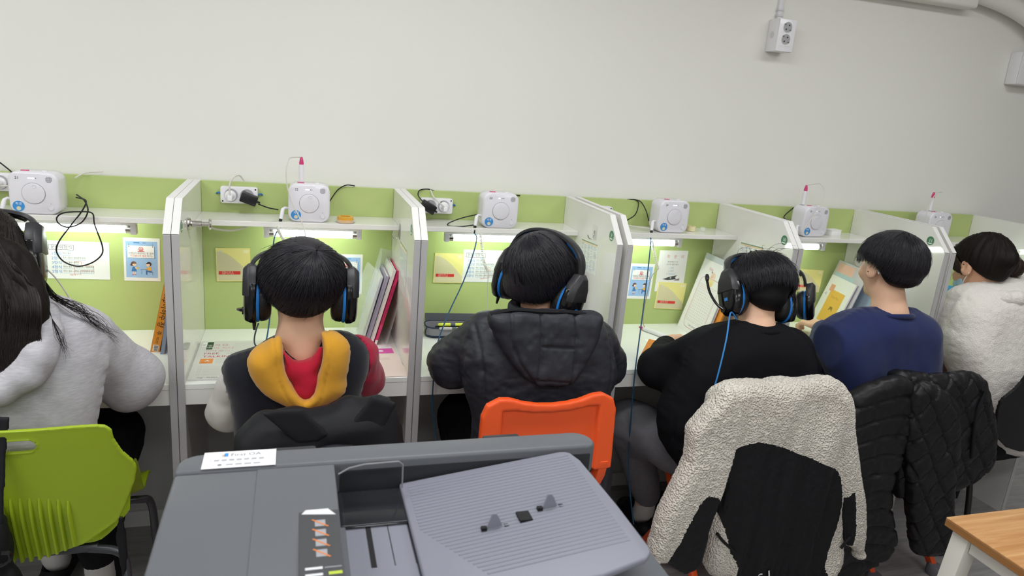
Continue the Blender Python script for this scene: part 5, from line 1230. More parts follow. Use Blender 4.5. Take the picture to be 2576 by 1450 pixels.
def body(parent, J, skin, h=0.0062):
    """one continuous skin surface: head, neck, trunk, arms, hands, legs"""
    M, s = J['M'], J['s']
    def f(P):
        d = head_sdf(P, M, s)
        d = smin(d, d_cap(P, J['nape'], J['neck'], J.get('nr', .050), J.get('nr', .050) * 1.12), .03)
        d = smin(d, d_cap(P, J['neck'], J['chest'], .055, .085, ((0, 1, 0), .8)), .05)
        d = smin(d, d_cap(P, J['chest'], J['pelvis'], .095, .10, ((0, 1, 0), .75)), .04)
        for sd in 'LR':
            d = smin(d, d_chain(P, [J['neck'], J['sh' + sd], J['el' + sd], J['wr' + sd]], [.030, .030, .028, .020], .02), .02)
            hd, hn, cu, th = J.get('hand' + sd, ((0, 1, -.1), (0, 0, 1), .5, 1 if sd == 'L' else -1))
            d = smin(d, hand_sdf(P, J['wr' + sd], hd, hn, cu, th, J.get('hs', .92)), .012)
            d = smin(d, d_chain(P, [J['pelvis'], J['hip' + sd], J['kn' + sd], J['an' + sd]], [.08, .062, .045, .030], .03), .03)
            a = Vector(J['an' + sd]); d = smin(d, d_cap(P, a - Vector((0, 0, .03)), a + Vector((0, .11, -.055)), .028, .024), .02)
        return d
    lo, hi = bounds_of([J[k] for k in J if isinstance(J[k], Vector)] + [M.translation], .17)
    lo[2] = max(lo[2], 0.012)
    return sdf_obj('body', f, lo, hi, h, skin, parent, it=1)

def hair_cap(parent, M, s, rad, cen, zl, m, extra=None, h=0.0045, name='hair', mop=None, skull=.006, vol=.0, crown=(0, -.4, .8), box=None, ridge=.0050, exk=.015):
    """zl: list of (y/|radius|, lowest z) from nape to brow; mop: the same for the long upper layer"""
    ty, tzv = np.array([a for a, b in zl]), np.array([b for a, b in zl])
    my, mz = (np.array([a for a, b in mop]), np.array([b for a, b in mop])) if mop else (ty, tzv)
    def f(P):
        q = to_local(P, M)
        e = d_ell(q, cen, rad); t = (q[:, 1] - cen[1]) / rad[1]
        up = smax(e, np.interp(t, my, mz) - q[:, 2], .030)
        sk = d_ell(q, (0, -.010, .022), (.074 + skull, .092 + skull, .086 + skull)); sk = smin(sk, d_ell(q, (0, -.022, -.040), (.056 + vol, .062 + vol, .066)), .03)
        zc = np.interp(t, ty, tzv); sk = sk + (skull + vol * .8 + .004) * np.clip((zc + .038 - q[:, 2]) / .038, 0, 1) ** 1.5; lowr = smax(sk, zc - q[:, 2], .006)
        d = smin(up, lowr, .022)
        if extra is not None: d = smin(d, extra(P, q), exk)
        return d * s
    cw = Vector(crown).normalized(); ca = V3(cw.orthogonal().normalized()); cb = np.cross(V3(cw), ca); cw = V3(cw)
    def locks(v, n):
        q0 = to_local(v.astype(np.float32), M); lowf = np.clip((q0[:, 2] - np.interp((q0[:, 1] - cen[1]) / rad[1], my, mz)) / .05, 0, 1); q = q0 - V3(cen); q = q / (np.linalg.norm(q, axis=1, keepdims=True) + 1e-6); th = np.arccos(np.clip(q @ cw, -1, 1)); a = q @ ca; b = q @ cb; r_ = np.sqrt(a * a + b * b) + 1e-6
        ph = np.arctan2(b, a) + .5 * np.sin(th) * .5
        u = np.stack([np.cos(ph) * 7, np.sin(ph) * 7, th * 1.1], 1); k = np.clip(th / .25, 0, 1) * lowf
        return (vnoise(u, 1.0, 5) * ridge + vnoise(u * np.array([3, 3, 1.2]), 1.0, 6) * ridge * .6) * k
    hair_cap.last = f
    c = M.translation; R_ = .16 * s
    return sdf_obj(name, f, tuple(c - Vector((R_, R_, R_ + .02))) if box is None else box[0], tuple(c + Vector((R_, R_, R_))) if box is None else box[1], h, m, parent, it=2, disp=locks)

def add_strands(name, parent, pts, rad, m):
    """pts: (N, n, 3) world points"""
    N, n = pts.shape[:2]
    hc = bpy.data.hair_curves.new(name); hc.add_curves([n] * N)
    hc.attributes['position'].data.foreach_set('vector', pts.astype(np.float32).ravel())
    ra = hc.attributes.get('radius') or hc.attributes.new('radius', 'FLOAT', 'POINT')
    prof = np.linspace(1, 0, n) ** 0.5 * 0.8 + 0.2
    ra.data.foreach_set('value', (np.ones((N, 1)) * prof[None] * rad).astype(np.float32).ravel())
    o = bpy.data.objects.new(name, hc); COL.objects.link(o); hc.materials.append(m); o.parent = parent
    o.matrix_parent_inverse = Matrix.LocRotScale(parent.location, parent.rotation_euler, (1, 1, 1)).inverted()
    return o
def push_out(W_, f, c, gap, axis=None):
    sh = W_.shape; P = W_.reshape(-1, 3).astype(np.float32)
    for _ in range(3):
        d = np.concatenate([f(P[i:i + 60000]) for i in range(0, len(P), 60000)]); m = np.maximum(gap - d, 0)[:, None]
        n = (P - c); n = n / (np.linalg.norm(n, axis=1, keepdims=True) + 1e-6) if axis is None else np.array(axis)
        P = (P + n * m).astype(np.float32)
    return P.reshape(sh)
def mop_strands(parent, M, s, rad, cen, crown, mop, m, N=4200, n=14, swirl=0.5, lift=1.035, len_=(0.5, 1.3), seed=1, rad_h=0.0007, flyaway=0.02, name='hair_strands'):
    """strands that leave the crown and run down the mop surface"""
    rng = np.random.default_rng(seed)
    w_ = Vector(crown).normalized(); a = w_.orthogonal().normalized(); b = w_.cross(a)
    w_, a, b = V3(w_), V3(a), V3(b)
    ph = rng.uniform(0, 2 * PI, N); th0 = rng.uniform(0.02, 1.75, N) ** 1.0; L = rng.uniform(*len_, N)
    clump = rng.integers(0, 140, N); cph = rng.uniform(-.10, .10, 140); cl = rng.normal(0, .010, 140)
    ph = ph + cph[clump]; t = np.linspace(0, 1, n)
    th = th0[:, None] + L[:, None] * t[None]; pp = ph[:, None] + swirl * np.sin(th) * 0.5 + (rng.normal(0, .12, N)[:, None]) * t[None]
    dirs = np.cos(th)[..., None] * w_ + np.sin(th)[..., None] * (np.cos(pp)[..., None] * a + np.sin(pp)[..., None] * b)
    r_ = lift + cl[clump][:, None] + rng.normal(0, .008, N)[:, None] + rng.exponential(flyaway, N)[:, None] * (t[None] ** 1.5)
    q = dirs * V3(rad) * r_[..., None] + V3(cen)
    # strands end at the hair's lower edge: shrink those that run past it
    my, mz = np.array([x for x, y in mop]), np.array([y for x, y in mop])
    low = np.interp((q[..., 1] - cen[1]) / rad[1], my, mz) - 0.006 + rng.normal(0, .006, N)[:, None]
    ok = q[..., 2] > low; keep = ok[:, 0] & (ok.sum(1) > 4)
    q = q[keep]; ok = ok[keep]
    last = n - 1 - np.argmax(ok[:, ::-1], 1)
    first_bad = np.where(ok.all(1), n, np.argmin(ok, 1)); kk = np.maximum(first_bad - 1, 2)
    out = np.empty_like(q); tt = np.linspace(0, 1, n)
    for i in range(len(q)):
        x = tt * kk[i]; j = np.minimum(x.astype(int), n - 2); fr = (x - j)[:, None]; out[i] = q[i, j] * (1 - fr) + q[i, j + 1] * fr
    Mn = np.array(M); W_ = out @ Mn[:3, :3].T + Mn[:3, 3]
    if getattr(hair_cap, 'last', None): W_ = push_out(W_, hair_cap.last, np.array(M.translation), .0025)
    return add_strands(name, parent, W_, rad_h * s, m)

# ------------------------------------------------------------ headsets
M_HSBLUE = mat('headset_blue', '#1f78c8', 0.4); M_CUSH = mat('black_leatherette', '#121214', 0.45, bump=(300, 0.5, 0.002))
M_HSGREY = mat('headset_dark_grey', '#2a2a2d', 0.4)
def headset(M, label, tilt=0.0, mic=None, mics=-1, group='black and blue headsets', z=-.040, wid=.0, logo=True, cable=True, band_r=.118, red=False, band_h=.107, pad=None):
    o = root('headset', M.translation, label=label, cat='headset', group=group); o.matrix_world = M
    blue = M_HSBLUE if not red else mat('headset_red', '#c8412c', 0.4)
    oct_ = [(.020, .064), (.040, .044), (.046, .010), (.042, -.030), (.026, -.058), (-.026, -.058), (-.042, -.030), (-.046, .010), (-.040, .044), (-.020, .064)]
    def ringx(x, sc, sz=None, dz=0): return [(x, p[0] * sc, p[1] * (sz or sc) + z + dz) for p in oct_]
    def ov(x, a, b): return [(x, a * math.cos(2 * PI * k / 28), b * math.sin(2 * PI * k / 28) + z) for k in range(28)]
    for sx in (-1, 1):
        w0 = wid
        rg = lambda x: sx * (x + w0)
        MB().loft([ov(rg(.068), .030, .040), ov(rg(.071), .037, .050), ov(rg(.080), .041, .056), ov(rg(.092), .042, .058), ov(rg(.098), .040, .055)]).build('ear_cushion', M_CUSH, o, smooth=True, ang=60)
        MB().loft([ov(rg(.096), .0425, .0585), ov(rg(.099), .044, .060), ov(rg(.103), .044, .060), ov(rg(.104), .042, .058)]).build('blue_ring', blue, o, smooth=True, ang=60)
        c = MB().loft([ringx(rg(.103), .93), ringx(rg(.106), 1.0), ringx(rg(.118), .99), ringx(rg(.130), .86, .90), ringx(rg(.134), .62, .7)]).build('ear_cup', M_BLACKG, o, bevel=0.002)
        # upper housing that carries the band, with vents
        y_ = MB().loft([[(rg(.104), yy, zz + z) for yy, zz in ((-.043, .022), (.043, .022), (.036, .060), (.016, .086), (-.016, .086), (-.036, .060))], [(rg(.124), yy, zz + z) for yy, zz in ((-.044, .012), (.044, .012), (.036, .056), (.015, .090), (-.015, .090), (-.036, .056))], [(rg(.137), yy, zz + z) for yy, zz in ((-.034, .014), (.034, .014), (.028, .050), (.012, .078), (-.012, .078), (-.028, .050))]]).build('cup_housing', M_HSGREY, o, bevel=0.002)
        for k in range(3):
            for sy in (-1, 1):
                v = MB().box(rg(.1250) - .004, rg(.1250) + .004, sy * (.030 - k * .003) - .0012, sy * (.030 - k * .003) + .0012, z + .036 + k * .009, z + .041 + k * .009).build('vent', M_CHROME); v.parent = y_
        if logo:
            l_ = MB().box(rg(.1338) - .0006, rg(.1338) + .0006, -.007, .007, z - .016, z - .006).build('blue_logo', blue); l_.parent = c
    # band: leaves both housings and leans by tilt
    n = 28; pts = []
    for k in range(n + 1):
        a = PI * k / n; x = math.cos(a) * (band_r + w0); hgt = math.sin(a) ** 0.8 * band_h / .86
        pts.append(Vector((x, -math.sin(tilt) * hgt * 1.0, z + .075 + math.cos(tilt) * (hgt * 0.86))))
    rings = []
    for i, p in enumerate(pts):
        tn = (pts[min(i + 1, n)] - pts[max(i - 1, 0)]).normalized(); sd = Vector((0, math.cos(tilt), -math.sin(tilt) if False else 0)).normalized(); sd = (sd - tn * sd.dot(tn)).normalized(); up = tn.cross(sd)
        wd = .010 + .009 * math.sin(PI * i / n)
        rings.append([p + sd * wd * cx + up * .0055 * cz for cx, cz in ((-1, -.6), (-.6, -1), (.6, -1), (1, -.6), (1, .6), (.6, 1), (-.6, 1), (-1, .6))])
    MB().loft(rings).build('headband', M_HSGREY, o, smooth=True, ang=50)
    rings = [[p + (pts[n // 2] - Vector((0, 0, .25)) - p).normalized() * .0 + v for v in ()] for p in []]
    inner = [p * 0.965 + Vector((0, 0, .0)) for p in pts[5:-5]]
    MB().tube([Vector((p.x, p.y, p.z - .003)) for p in inner], .0065, 8).build('band_padding', pad or (blue if not red else M_CUSH), o, smooth=True)
    if mic:
        m_ = MB().tube(bez([Vector(p) for p in mic], 8), .0042, 10).build('microphone_boom', M_BLACKG, o, smooth=True)
        e = Vector(mic[-1]); e0 = Vector(mic[-2]); d = (e - e0).normalized()
        t_ = MB().tube([e - d * .012, e, e + d * .010], [.0055, .0075, .005], 10).build('microphone', M_BLACK, o, smooth=True)
        p0 = Vector(mic[0]); MB().tube([p0 - Vector((.004, 0, 0)), p0 + Vector((.004, 0, 0))], .010, 14).build('boom_pivot', M_BLACKG, o, smooth=True)
    if cable:
        b0 = Vector((mics * (.108 + w0), -.014, z - .056))
        MB().tube([b0, b0 + Vector((0, 0, -.008)), b0 + Vector((0, 0, -.022))], [.0055, .0048, .0030], 10).build('cable_boot', M_BLACK, o, smooth=True)
    return o
# ------------------------------------------------------------ clothing materials
M_TEE_BLK = mat('black_jersey', '#141418', 0.85, 0.15, bump=(700, 0.25, 0.0008))
M_NAVYSW = mat('navy_sweatshirt', '#232c56', 0.85, 0.2, bump=(700, 0.25, 0.0008), sheen=0.15)
M_DKNAVY = mat('dark_navy_fleece', '#14161f', 0.85, 0.2, bump=(600, 0.25, 0.0008), sheen=0.2)
M_GOLD = mat('mustard_fleece', '#c8912c', 0.9, 0.15, bump=(420, 0.35, 0.001), sheen=0.25)
M_REDF = mat('red_fleece', '#b01c34', 0.9, 0.15, bump=(420, 0.35, 0.001), sheen=0.2)
M_REDSL = mat('wine_red_knit', '#a3263f', 0.9, 0.15, bump=(500, 0.35, 0.001), sheen=0.2)
M_CREAMSL = mat('off_white_knit', '#cfccc6', 0.9, 0.15, bump=(500, 0.3, 0.001))
M_HEATHER = mat('heather_grey', '#b9b7bc', 0.9, 0.15, bump=(500, 0.3, 0.001), vary=(60, 0.12, (1, 1, 6)))
M_PUFF = mat('black_nylon', '#2a2b32', 0.5, 0.35, bump=(60, 0.3, 0.004))
M_BLKCOAT = mat('black_quilted_nylon', '#141417', 0.45, 0.4, bump=(45, 0.25, 0.004))
M_NYLON = mat('matt_black_nylon', '#141418', 0.6, 0.3, bump=(60, 0.2, 0.003))
M_FLEECE = mat('cream_boucle_fleece', '#ddd6ca', 0.95, 0.1, bump=(210, 1.0, 0.009, 'voronoi'), vary=(9, 0.05), sheen=0.2)
M_WFLEECE = mat('white_fleece', '#e8e3dc', 0.95, 0.1, bump=(260, 0.8, 0.004), sheen=0.2)
M_GREYPANT = mat('grey_sweatpants', '#77757a', 0.9, 0.15, bump=(500, 0.3, 0.001), vary=(50, 0.08))
M_BLKPANT = mat('black_trousers', '#17171a', 0.85, 0.2, bump=(500, 0.25, 0.001))
M_SOCK = mat('white_sock', '#d5d3cf', 0.9, 0.15, bump=(400, 0.4, 0.001))
M_SHOE = mat('black_rubber', '#1a1a1c', 0.55, 0.3)

def legs_default(x, y, splay=.09, z=.49):
    J = {}
    J['pelvis'] = Vector((x, y - .02, z + .02))
    for s, n in ((-1, 'L'), (1, 'R')):
        J['hip' + n] = Vector((x + s * .075, y + .02, z)); J['kn' + n] = Vector((x + s * splay, y + .36, z + .015)); J['an' + n] = Vector((x + s * splay, y + .33, .115))
    return J
def trousers(parent, J, m, h=0.008, r=(.105, .088, .066, .052), sock=M_SOCK, shoe=True, cuff=0.0):
    def f(P):
        d = d_cap(P, J['pelvis'] + Vector((-.05, 0, 0)), J['pelvis'] + Vector((.05, 0, 0)), .115, .115, ((0, 1, 0), .85))
        for s in 'LR':
            e = d_chain(P, [J['hip' + s], J['kn' + s], J['an' + s] + Vector((0, 0, .055))], [r[0], r[1] * .92, r[3]], .05)
            d = smin(d, e, .03)
        return d
    lo, hi = bounds_of([J[k] for k in ('pelvis', 'hipL', 'hipR', 'knL', 'knR', 'anL', 'anR')], .15); lo[2] = max(lo[2], .05)
    sdf_obj('trousers', f, lo, hi, h, m, parent, disp=lambda v, n: vnoise(v * np.array([1, 1, 2.0]), 16, 3) * .006)
    for s in 'LR':
        a = J['an' + s]
        MB().tube(bez([a + Vector((0, 0, .075)), a + Vector((0, 0, .02)), a + Vector((0, .01, -.03)), a + Vector((0, .05, -.065))], 5), [.040] * 5 + [.039] * 5 + [.037] * 5 + [.03], 16).build('sock', sock, parent, smooth=True, world=True)
        if shoe:
            def g(P, a=a):
                d = d_cap(P, a + Vector((0, -.030, -.070)), a + Vector((0, .130, -.078)), .042, .044, ((0, 0, 1), .75))
                d = smin(d, d_cap(P, a + Vector((0, .03, -.055)), a + Vector((0, .09, -.062)), .040, .042), .02)
                d = smax(d, -d_cap(P, a + Vector((0, -.01, .0)), a + Vector((0, .0, -.05)), .040, .036), .006)
                return smax(d, .004 - P[:, 2], .006)
            lo, hi = bounds_of([a + Vector((0, -.09, -.115)), a + Vector((0, .20, .0))], .06)
            sdf_obj('shoe', g, lo, hi, .0065, M_SHOE, parent)

def yoke(P, J, m=0.0):
    d = d_ell(P, J['neck'] + Vector((0, .005, -.018)), (.082 + m, .072 + m, .040 + m))
    return smin(d, d_chain(P, [J['shL'], J['neck'] + Vector((0, 0, -.03)), J['shR']], [.055 + m, .060 + m, .055 + m], .03), .03)
def neckband(parent, J, m, r=.0085, rx=.067, ry=.066, dz=.022, lean=-.45):
    c = J['neck'] + Vector((0, .0, dz)); return MB().tube([c + Vector((rx * math.cos(t), ry * math.sin(t), lean * ry * math.sin(t) * .6)) for t in np.linspace(0, 2 * PI, 33)], r, 10, cap=False).build('neckband', m, parent, smooth=True, world=True)
def folds(sc=14, amp=.006, st=(1, 1, 1), seed=1): return lambda v, n: (vnoise(v * np.array(st), sc, seed) * amp + vnoise(v * np.array(st), sc * 2.3, seed + 3) * amp * .4)

# ============================================================ student with the yellow hood
P2 = root('person', (0.33, -0.66, 0), label='student seen from behind in a black sweatshirt with a mustard yellow and red hood', cat='person')
J = legs_default(.335, -.66)
J.update(M=hmat(A(760, 712, -.66), 0.0, -.10, 0.02, .98), s=.98, nape=A(757, 790, -.660), neck=A(756, 880, -.675), nr=.052, chest=Vector((.335, -.66, .80)), shL=A(606, 945, -.66), shR=A(890, 905, -.65), elL=A(574, 1030, -.605), elR=A(914, 950, -.575),
         wrL=Vector((.205, -.40, .785)), wrR=Vector((.47, -.36, .785)), handL=((.35, 1, -.1), (0, 0, 1), .35, 1), handR=((-.4, 1, -.1), (0, 0, 1), .35, -1))
body(P2, J, M_SKIN)
trousers(P2, J, M_BLKPANT)
MOP = [(-1, -.052), (-.6, -.050), (-.2, -.035), (.2, -.02), (.55, .035), (1, .06)]; NAPE = [(-1, -.098), (-.6, -.096), (-.25, -.075), (.0, -.035), (.3, .0), (.6, .05), (1, .06)]
HR, HC = (.104, .112, .094), (0, -.012, .018)
hair_cap(P2, J['M'], J['s'], HR, HC, NAPE, M_HAIR, mop=MOP, vol=.020, crown=(.28, -.55, .75))
mop_strands(P2, J['M'], J['s'], HR, HC, (.28, -.55, .75), MOP, M_HAIRS, seed=2)
tor = Patch(smooth_poly([(700, 842), (640, 876), (590, 892), (560, 910), (560, 950), (578, 1000), (588, 1060), (592, 1130), (600, 1260), (760, 1300), (930, 1260), (930, 1130), (922, 1050), (908, 990), (922, 940), (924, 885), (898, 850), (860, 838), (812, 842), (760, 870)], 2), -.695, .12, .8, T=.10, R=.085, Tn=.085)
armL = lambda P: d_chain(P, [A(598, 962, -.65), A(572, 1032, -.605), Vector((.195, -.45, .775))], [.046, .050, .042], .03)
armR = lambda P: d_chain(P, [A(896, 900, -.645), A(918, 950, -.575), Vector((.475, -.41, .780))], [.062, .052, .042], .03)
lo, hi = tor.bounds(.03); lo = (lo[0] - .04, lo[1], .50)
fT = lambda P: smin(tor(P), d_cap(P, Vector((.30, -.68, .52)), Vector((.37, -.68, .52)), .11, .11), .05)
sdf_obj('sweatshirt', fT, (lo[0], -.86, .42), (hi[0], -.5, hi[2]), .006, M_DKNAVY, P2, disp=folds(9, .004, (1, 1, .7), 9))
sdf_obj('sleeve', lambda P: smax(armL(P), -(fT(P) - .001), .004), (.02, -.76, .55), (.30, -.36, .95), .006, M_CREAMSL, P2, disp=folds(18, .005, (1, 1, 1), 5))
sdf_obj('sleeve', lambda P: smax(armR(P), -(fT(P) - .001), .004), (.36, -.76, .58), (.62, -.34, .98), .006, M_REDSL, P2, disp=folds(18, .006, (1, 1, 1), 6))
# hood: a soft ring open at the nape, its lining deep inside
OUT_ = smooth_poly([(702, 846), (660, 868), (628, 890), (622, 920), (640, 955), (668, 990), (710, 1015), (770, 1034), (820, 1018), (866, 985), (872, 950), (880, 910), (878, 870), (850, 842), (812, 838), (806, 870), (790, 910), (760, 915), (720, 905), (708, 880)], 3)
ho = Patch(OUT_, -.772, .10, .86, T=.05, R=.040, Tn=.040)
INN = Patch(smooth_poly([(706, 848), (712, 880), (718, 930), (738, 975), (765, 1002), (790, 985), (800, 940), (810, 900), (810, 848), (780, 820), (730, 820)], 2), -.772, .10, .86)
fullo = Patch(smooth_poly([(702, 846), (660, 868), (628, 890), (622, 920), (640, 955), (668, 990), (710, 1015), (770, 1034), (820, 1018), (866, 985), (872, 950), (880, 910), (878, 870), (850, 842), (812, 838), (760, 860)], 2), -.772, .10, .86, T=.06, R=.045, Tn=.045)
def fhood(P): return smax(fullo(P), -np.maximum(INN.d2(P), np.abs(INN.dy(P)) - .2), .012)
lo, hi = fullo.bounds(.03)
hd = sdf_obj('hood', fhood, lo, hi, .0045, M_GOLD, P2, disp=lambda v, n: vnoise(v, 22, 8) * .004 - .0035 * np.exp(-(np.abs(INN.d2(v) - .016) / .0022) ** 2))
LN = Patch(smooth_poly([(706, 872), (712, 905), (716, 940), (733, 980), (765, 1008), (797, 985), (806, 940), (810, 905), (808, 872), (785, 905), (765, 916), (738, 908)], 2), -.766, .10, .86, T=.04, R=.022, Tn=.022)
lo, hi = LN.bounds(.03)
sdf_obj('hood_lining', LN, lo, hi, .0045, M_REDF, P2, disp=lambda v, n: vnoise(v * np.array([1, 1, 1.4]), 26, 9) * .007)
headset(J['M'], 'black and blue headset worn by the student with the yellow hood', tilt=-.95, z=-.044, wid=.006, band_h=.085, mic=[(-.140, .0, -.075), (-.150, .008, -.075), (-.156, .03, -.078), (-.150, .07, -.085), (-.125, .105, -.095)])

# ============================================================ student in the puffer jacket
P3 = root('person', (0.97, -0.66, 0), label='student seen from behind in a black hooded puffer jacket', cat='person')
J = legs_default(.96, -.66)
J.update(M=hmat(A(1363, 690, -.645), -.98, -.18, .10, 1.0), s=1.0, nape=A(1360, 760, -.655), neck=A(1368, 815, -.67), nr=.052, chest=Vector((.96, -.66, .82)), shL=A(1230, 860, -.66), shR=A(1500, 850, -.66), elL=A(1135, 915, -.58), elR=A(1525, 920, -.58),
         wrL=Vector((.86, -.36, .785)), wrR=Vector((1.06, -.33, .785)), handL=((.4, 1, -.1), (0, 0, 1), .4, 1), handR=((-.4, 1, -.1), (0, 0, 1), .4, -1))
body(P3, J, M_SKIN2); trousers(P3, J, M_BLKPANT)
MOP3 = [(-1, -.066), (-.6, -.064), (-.2, -.050), (.2, -.04), (.55, .03), (1, .05)]; NAPE3 = [(-1, -.098), (-.6, -.096), (-.25, -.085), (.0, -.05), (.3, .0), (.6, .05), (1, .06)]
HR3 = (.096, .108, .096)
hair_cap(P3, J['M'], 1.0, HR3, HC, NAPE3, M_HAIR, mop=MOP3, vol=.024, crown=(-.35, -.42, .80))
mop_strands(P3, J['M'], 1.0, HR3, HC, (-.35, -.42, .80), MOP3, M_HAIRS, seed=3, swirl=.2)
to3 = Patch(smooth_poly([(1290, 785), (1240, 800), (1195, 832), (1165, 870), (1160, 930), (1175, 1000), (1190, 1060), (1200, 1300), (1370, 1320), (1520, 1300), (1530, 1060), (1530, 980), (1545, 930), (1535, 870), (1515, 810), (1470, 788), (1380, 790)], 2), -.70, .10, .8, T=.12, R=.09, Tn=.095)
aL3 = lambda P: d_chain(P, [A(1225, 850, -.66), A(1140, 915, -.59), Vector((.80, -.40, .785))], [.075, .066, .050], .04)
aR3 = lambda P: d_chain(P, [A(1490, 865, -.66), A(1517, 915, -.58), Vector((1.09, -.40, .785))], [.075, .066, .050], .04)
def quilt3(v, n):
    d = np.zeros(len(v))
    pl = to3.at(1196, 900); d = np.maximum(d, np.exp(-((v[:, 0] - pl[0] + .10 * (v[:, 2] - pl[1]) ) / .005) ** 2) * (v[:, 1] < -.6))
    pr_ = to3.at(1512, 900); d = np.maximum(d, np.exp(-((v[:, 0] - pr_[0]) / .005) ** 2) * (v[:, 1] < -.6))
    return -.005 * d + vnoise(v * np.array([1, 1, 1.6]), 20, 3) * .004 + vnoise(v * np.array([1, 1, 2.2]), 55, 5) * .002
def fP3(P): return smin(to3(P), smin(aL3(P), aR3(P), .02), .022)
sdf_obj('puffer_jacket', fP3, (.60, -.86, .45), (1.30, -.34, .97), .0058, M_PUFF, P3, disp=quilt3)
# collar and hood
col3 = lambda P: np.maximum(d_cap(P, A(1300, 790, -.675), A(1440, 795, -.665), .068, .066, ((0, 0, 1), .62)), -1)
HOOD3 = Patch(smooth_poly([(1232, 790), (1238, 830), (1262, 880), (1300, 930), (1335, 962), (1385, 972), (1430, 970), (1452, 945), (1480, 900), (1502, 850), (1512, 805), (1500, 788), (1440, 782), (1370, 780), (1290, 776)], 2), -.802, .13, .85, T=.03, R=.030, Tn=.030)
def seams3(v):
    P0 = lambda x, y: HOOD3.at(x, y)
    d = np.full(len(v), 1.0); q = v[:, [0, 2]]
    for line in (((1281, 785), (1280, 850), (1300, 905), (1335, 955)), ((1356, 785), (1354, 870), (1350, 920), (1338, 965)), ((1441, 785), (1440, 870), (1436, 920), (1428, 968)), ((1354, 864), (1440, 868)), ((1340, 950), (1430, 958))):
        L_ = [np.array(P0(*p)) for p in line]
        for a, b in zip(L_, L_[1:]):
            e = b - a; t = np.clip(((q - a) @ e) / (e @ e), 0, 1); d = np.minimum(d, np.linalg.norm(q - a - t[:, None] * e, axis=1))
    return d
lo, hi = HOOD3.bounds(.03)
sdf_obj('jacket_hood', HOOD3, lo, hi, .0046, M_PUFF, P3, disp=lambda v, n: -.006 * np.exp(-(seams3(v) / .0035) ** 2) + .003 * (1 - np.exp(-(seams3(v) / .03) ** 2)) + vnoise(v, 28, 7) * .003 + vnoise(v, 70, 2) * .002)
MB().tube(bez([HOOD3.at3(1232, 789) + Vector((0, -.008, 0)), HOOD3.at3(1290, 777) + Vector((0, -.012, 0)), HOOD3.at3(1370, 780) + Vector((0, -.016, 0)), HOOD3.at3(1440, 783) + Vector((0, -.014, 0)), HOOD3.at3(1510, 800) + Vector((0, -.006, 0))], 6), .006, 8).build('hood_binding', M_NYLON, P3, smooth=True, world=True)
def fcol(P):
    c = A(1365, 778, -.655); q = P - V3(c); rr = np.sqrt((q[:, 0] / 1.05) ** 2 + (q[:, 1] / .85) ** 2)
    return smax(np.abs(rr - .085) - .010, np.abs(q[:, 2] + .01) - .028, .01)
c_ = A(1365, 778, -.655)
sdf_obj('jacket_collar', fcol, tuple(c_ - Vector((.12, .1, .06))), tuple(c_ + Vector((.12, .1, .05))), .0048, M_PUFF, P3, disp=folds(30, .003))
headset(J['M'], 'black and blue headset worn by the puffer jacket student', tilt=.0, z=-.050, wid=.006, mics=-1, band_h=.098, mic=[(-.126, .0, -.080), (-.134, .02, -.085), (-.135, .06, -.095), (-.118, .095, -.10)])

# ============================================================ student in the black sweatshirt
P4 = root('person', (1.63, -0.66, 0), label='student seen from behind in a plain black sweatshirt, head bent over a worksheet', cat='person')
J = legs_default(1.66, -.66)
J.update(M=hmat(A(1905, 728, -.60), .10, -.50, .16, 1.0), s=1.0, nape=A(1900, 795, -.625), neck=A(1900, 850, -.66), nr=.054, chest=Vector((1.66, -.66, .80)), shL=A(1770, 880, -.64), shR=A(2000, 880, -.66), elL=A(1640, 925, -.52), elR=A(2030, 930, -.60),
         wrL=A(1690, 858, -.325), wrR=Vector((1.80, -.36, .785)), handL=((.92, .35, -.08), (.0, -.3, 1), .55, 1), handR=((-.5, 1, -.1), (0, 0, 1), .5, -1))
J['knL'] = A(1585, 1070, -.40); J['anL'] = atZ(1622, 1275, .13); J['hipL'] = Vector((1.58, -.66, .50))
J4 = J
body(P4, J, M_SKIN); trousers(P4, J, M_GREYPANT)
MOP4 = [(-1, -.005), (-.6, -.015), (-.2, -.030), (.2, -.035), (.55, .03), (1, .05)]; NAPE4 = [(-1, -.088), (-.6, -.088), (-.25, -.080), (.0, -.055), (.3, -.01), (.6, .05), (1, .06)]
HR4 = (.099, .113, .096)
hair_cap(P4, J['M'], 1.0, HR4, HC, NAPE4, M_HAIR, mop=MOP4, vol=.008, crown=(-.1, .05, .95))
mop_strands(P4, J['M'], 1.0, HR4, HC, (-.1, .05, .95), MOP4, M_HAIRS, seed=4, swirl=.4, flyaway=.03)
rng = np.random.default_rng(9); wisps = []
for i in range(9):
    a0 = rng.uniform(-.6, .6); p0 = Vector((a0 * .08, -.02 + rng.normal(0, .02), .108)); dx = rng.normal(.0, .05) + a0 * .05
    wisps.append([J['M'] @ (p0 + Vector((dx * t, -.055 * t * t, .040 * math.sin(PI * t * .75) * (1 - .5 * t)))) for t in np.linspace(0, 1, 14)])
add_strands('loose_strands', P4, np.array([[tuple(p) for p in w_] for w_ in wisps]), .0005, M_HAIR)
to4 = Patch(smooth_poly([(1830, 818), (1775, 845), (1735, 880), (1715, 930), (1690, 990), (1665, 1040), (1670, 1120), (1720, 1190), (1800, 1260), (1960, 1280), (2040, 1200), (2040, 1050), (2042, 960), (2030, 890), (2000, 838), (1950, 812), (1890, 806)], 2), -.685, .12, .8, T=.11, R=.085, Tn=.09)
aL4 = lambda P: d_chain(P, [A(1790, 880, -.645), A(1655, 928, -.535), A(1676, 868, -.350)], [.072, .062, .036], .035)
aR4 = lambda P: d_chain(P, [A(1985, 885, -.66), A(2010, 935, -.60), Vector((1.84, -.40, .785))], [.068, .060, .044], .035)
def fP4(P): return smin(smin(to4(P), yoke(P, J4), .03), smin(aL4(P), aR4(P), .02), .04)
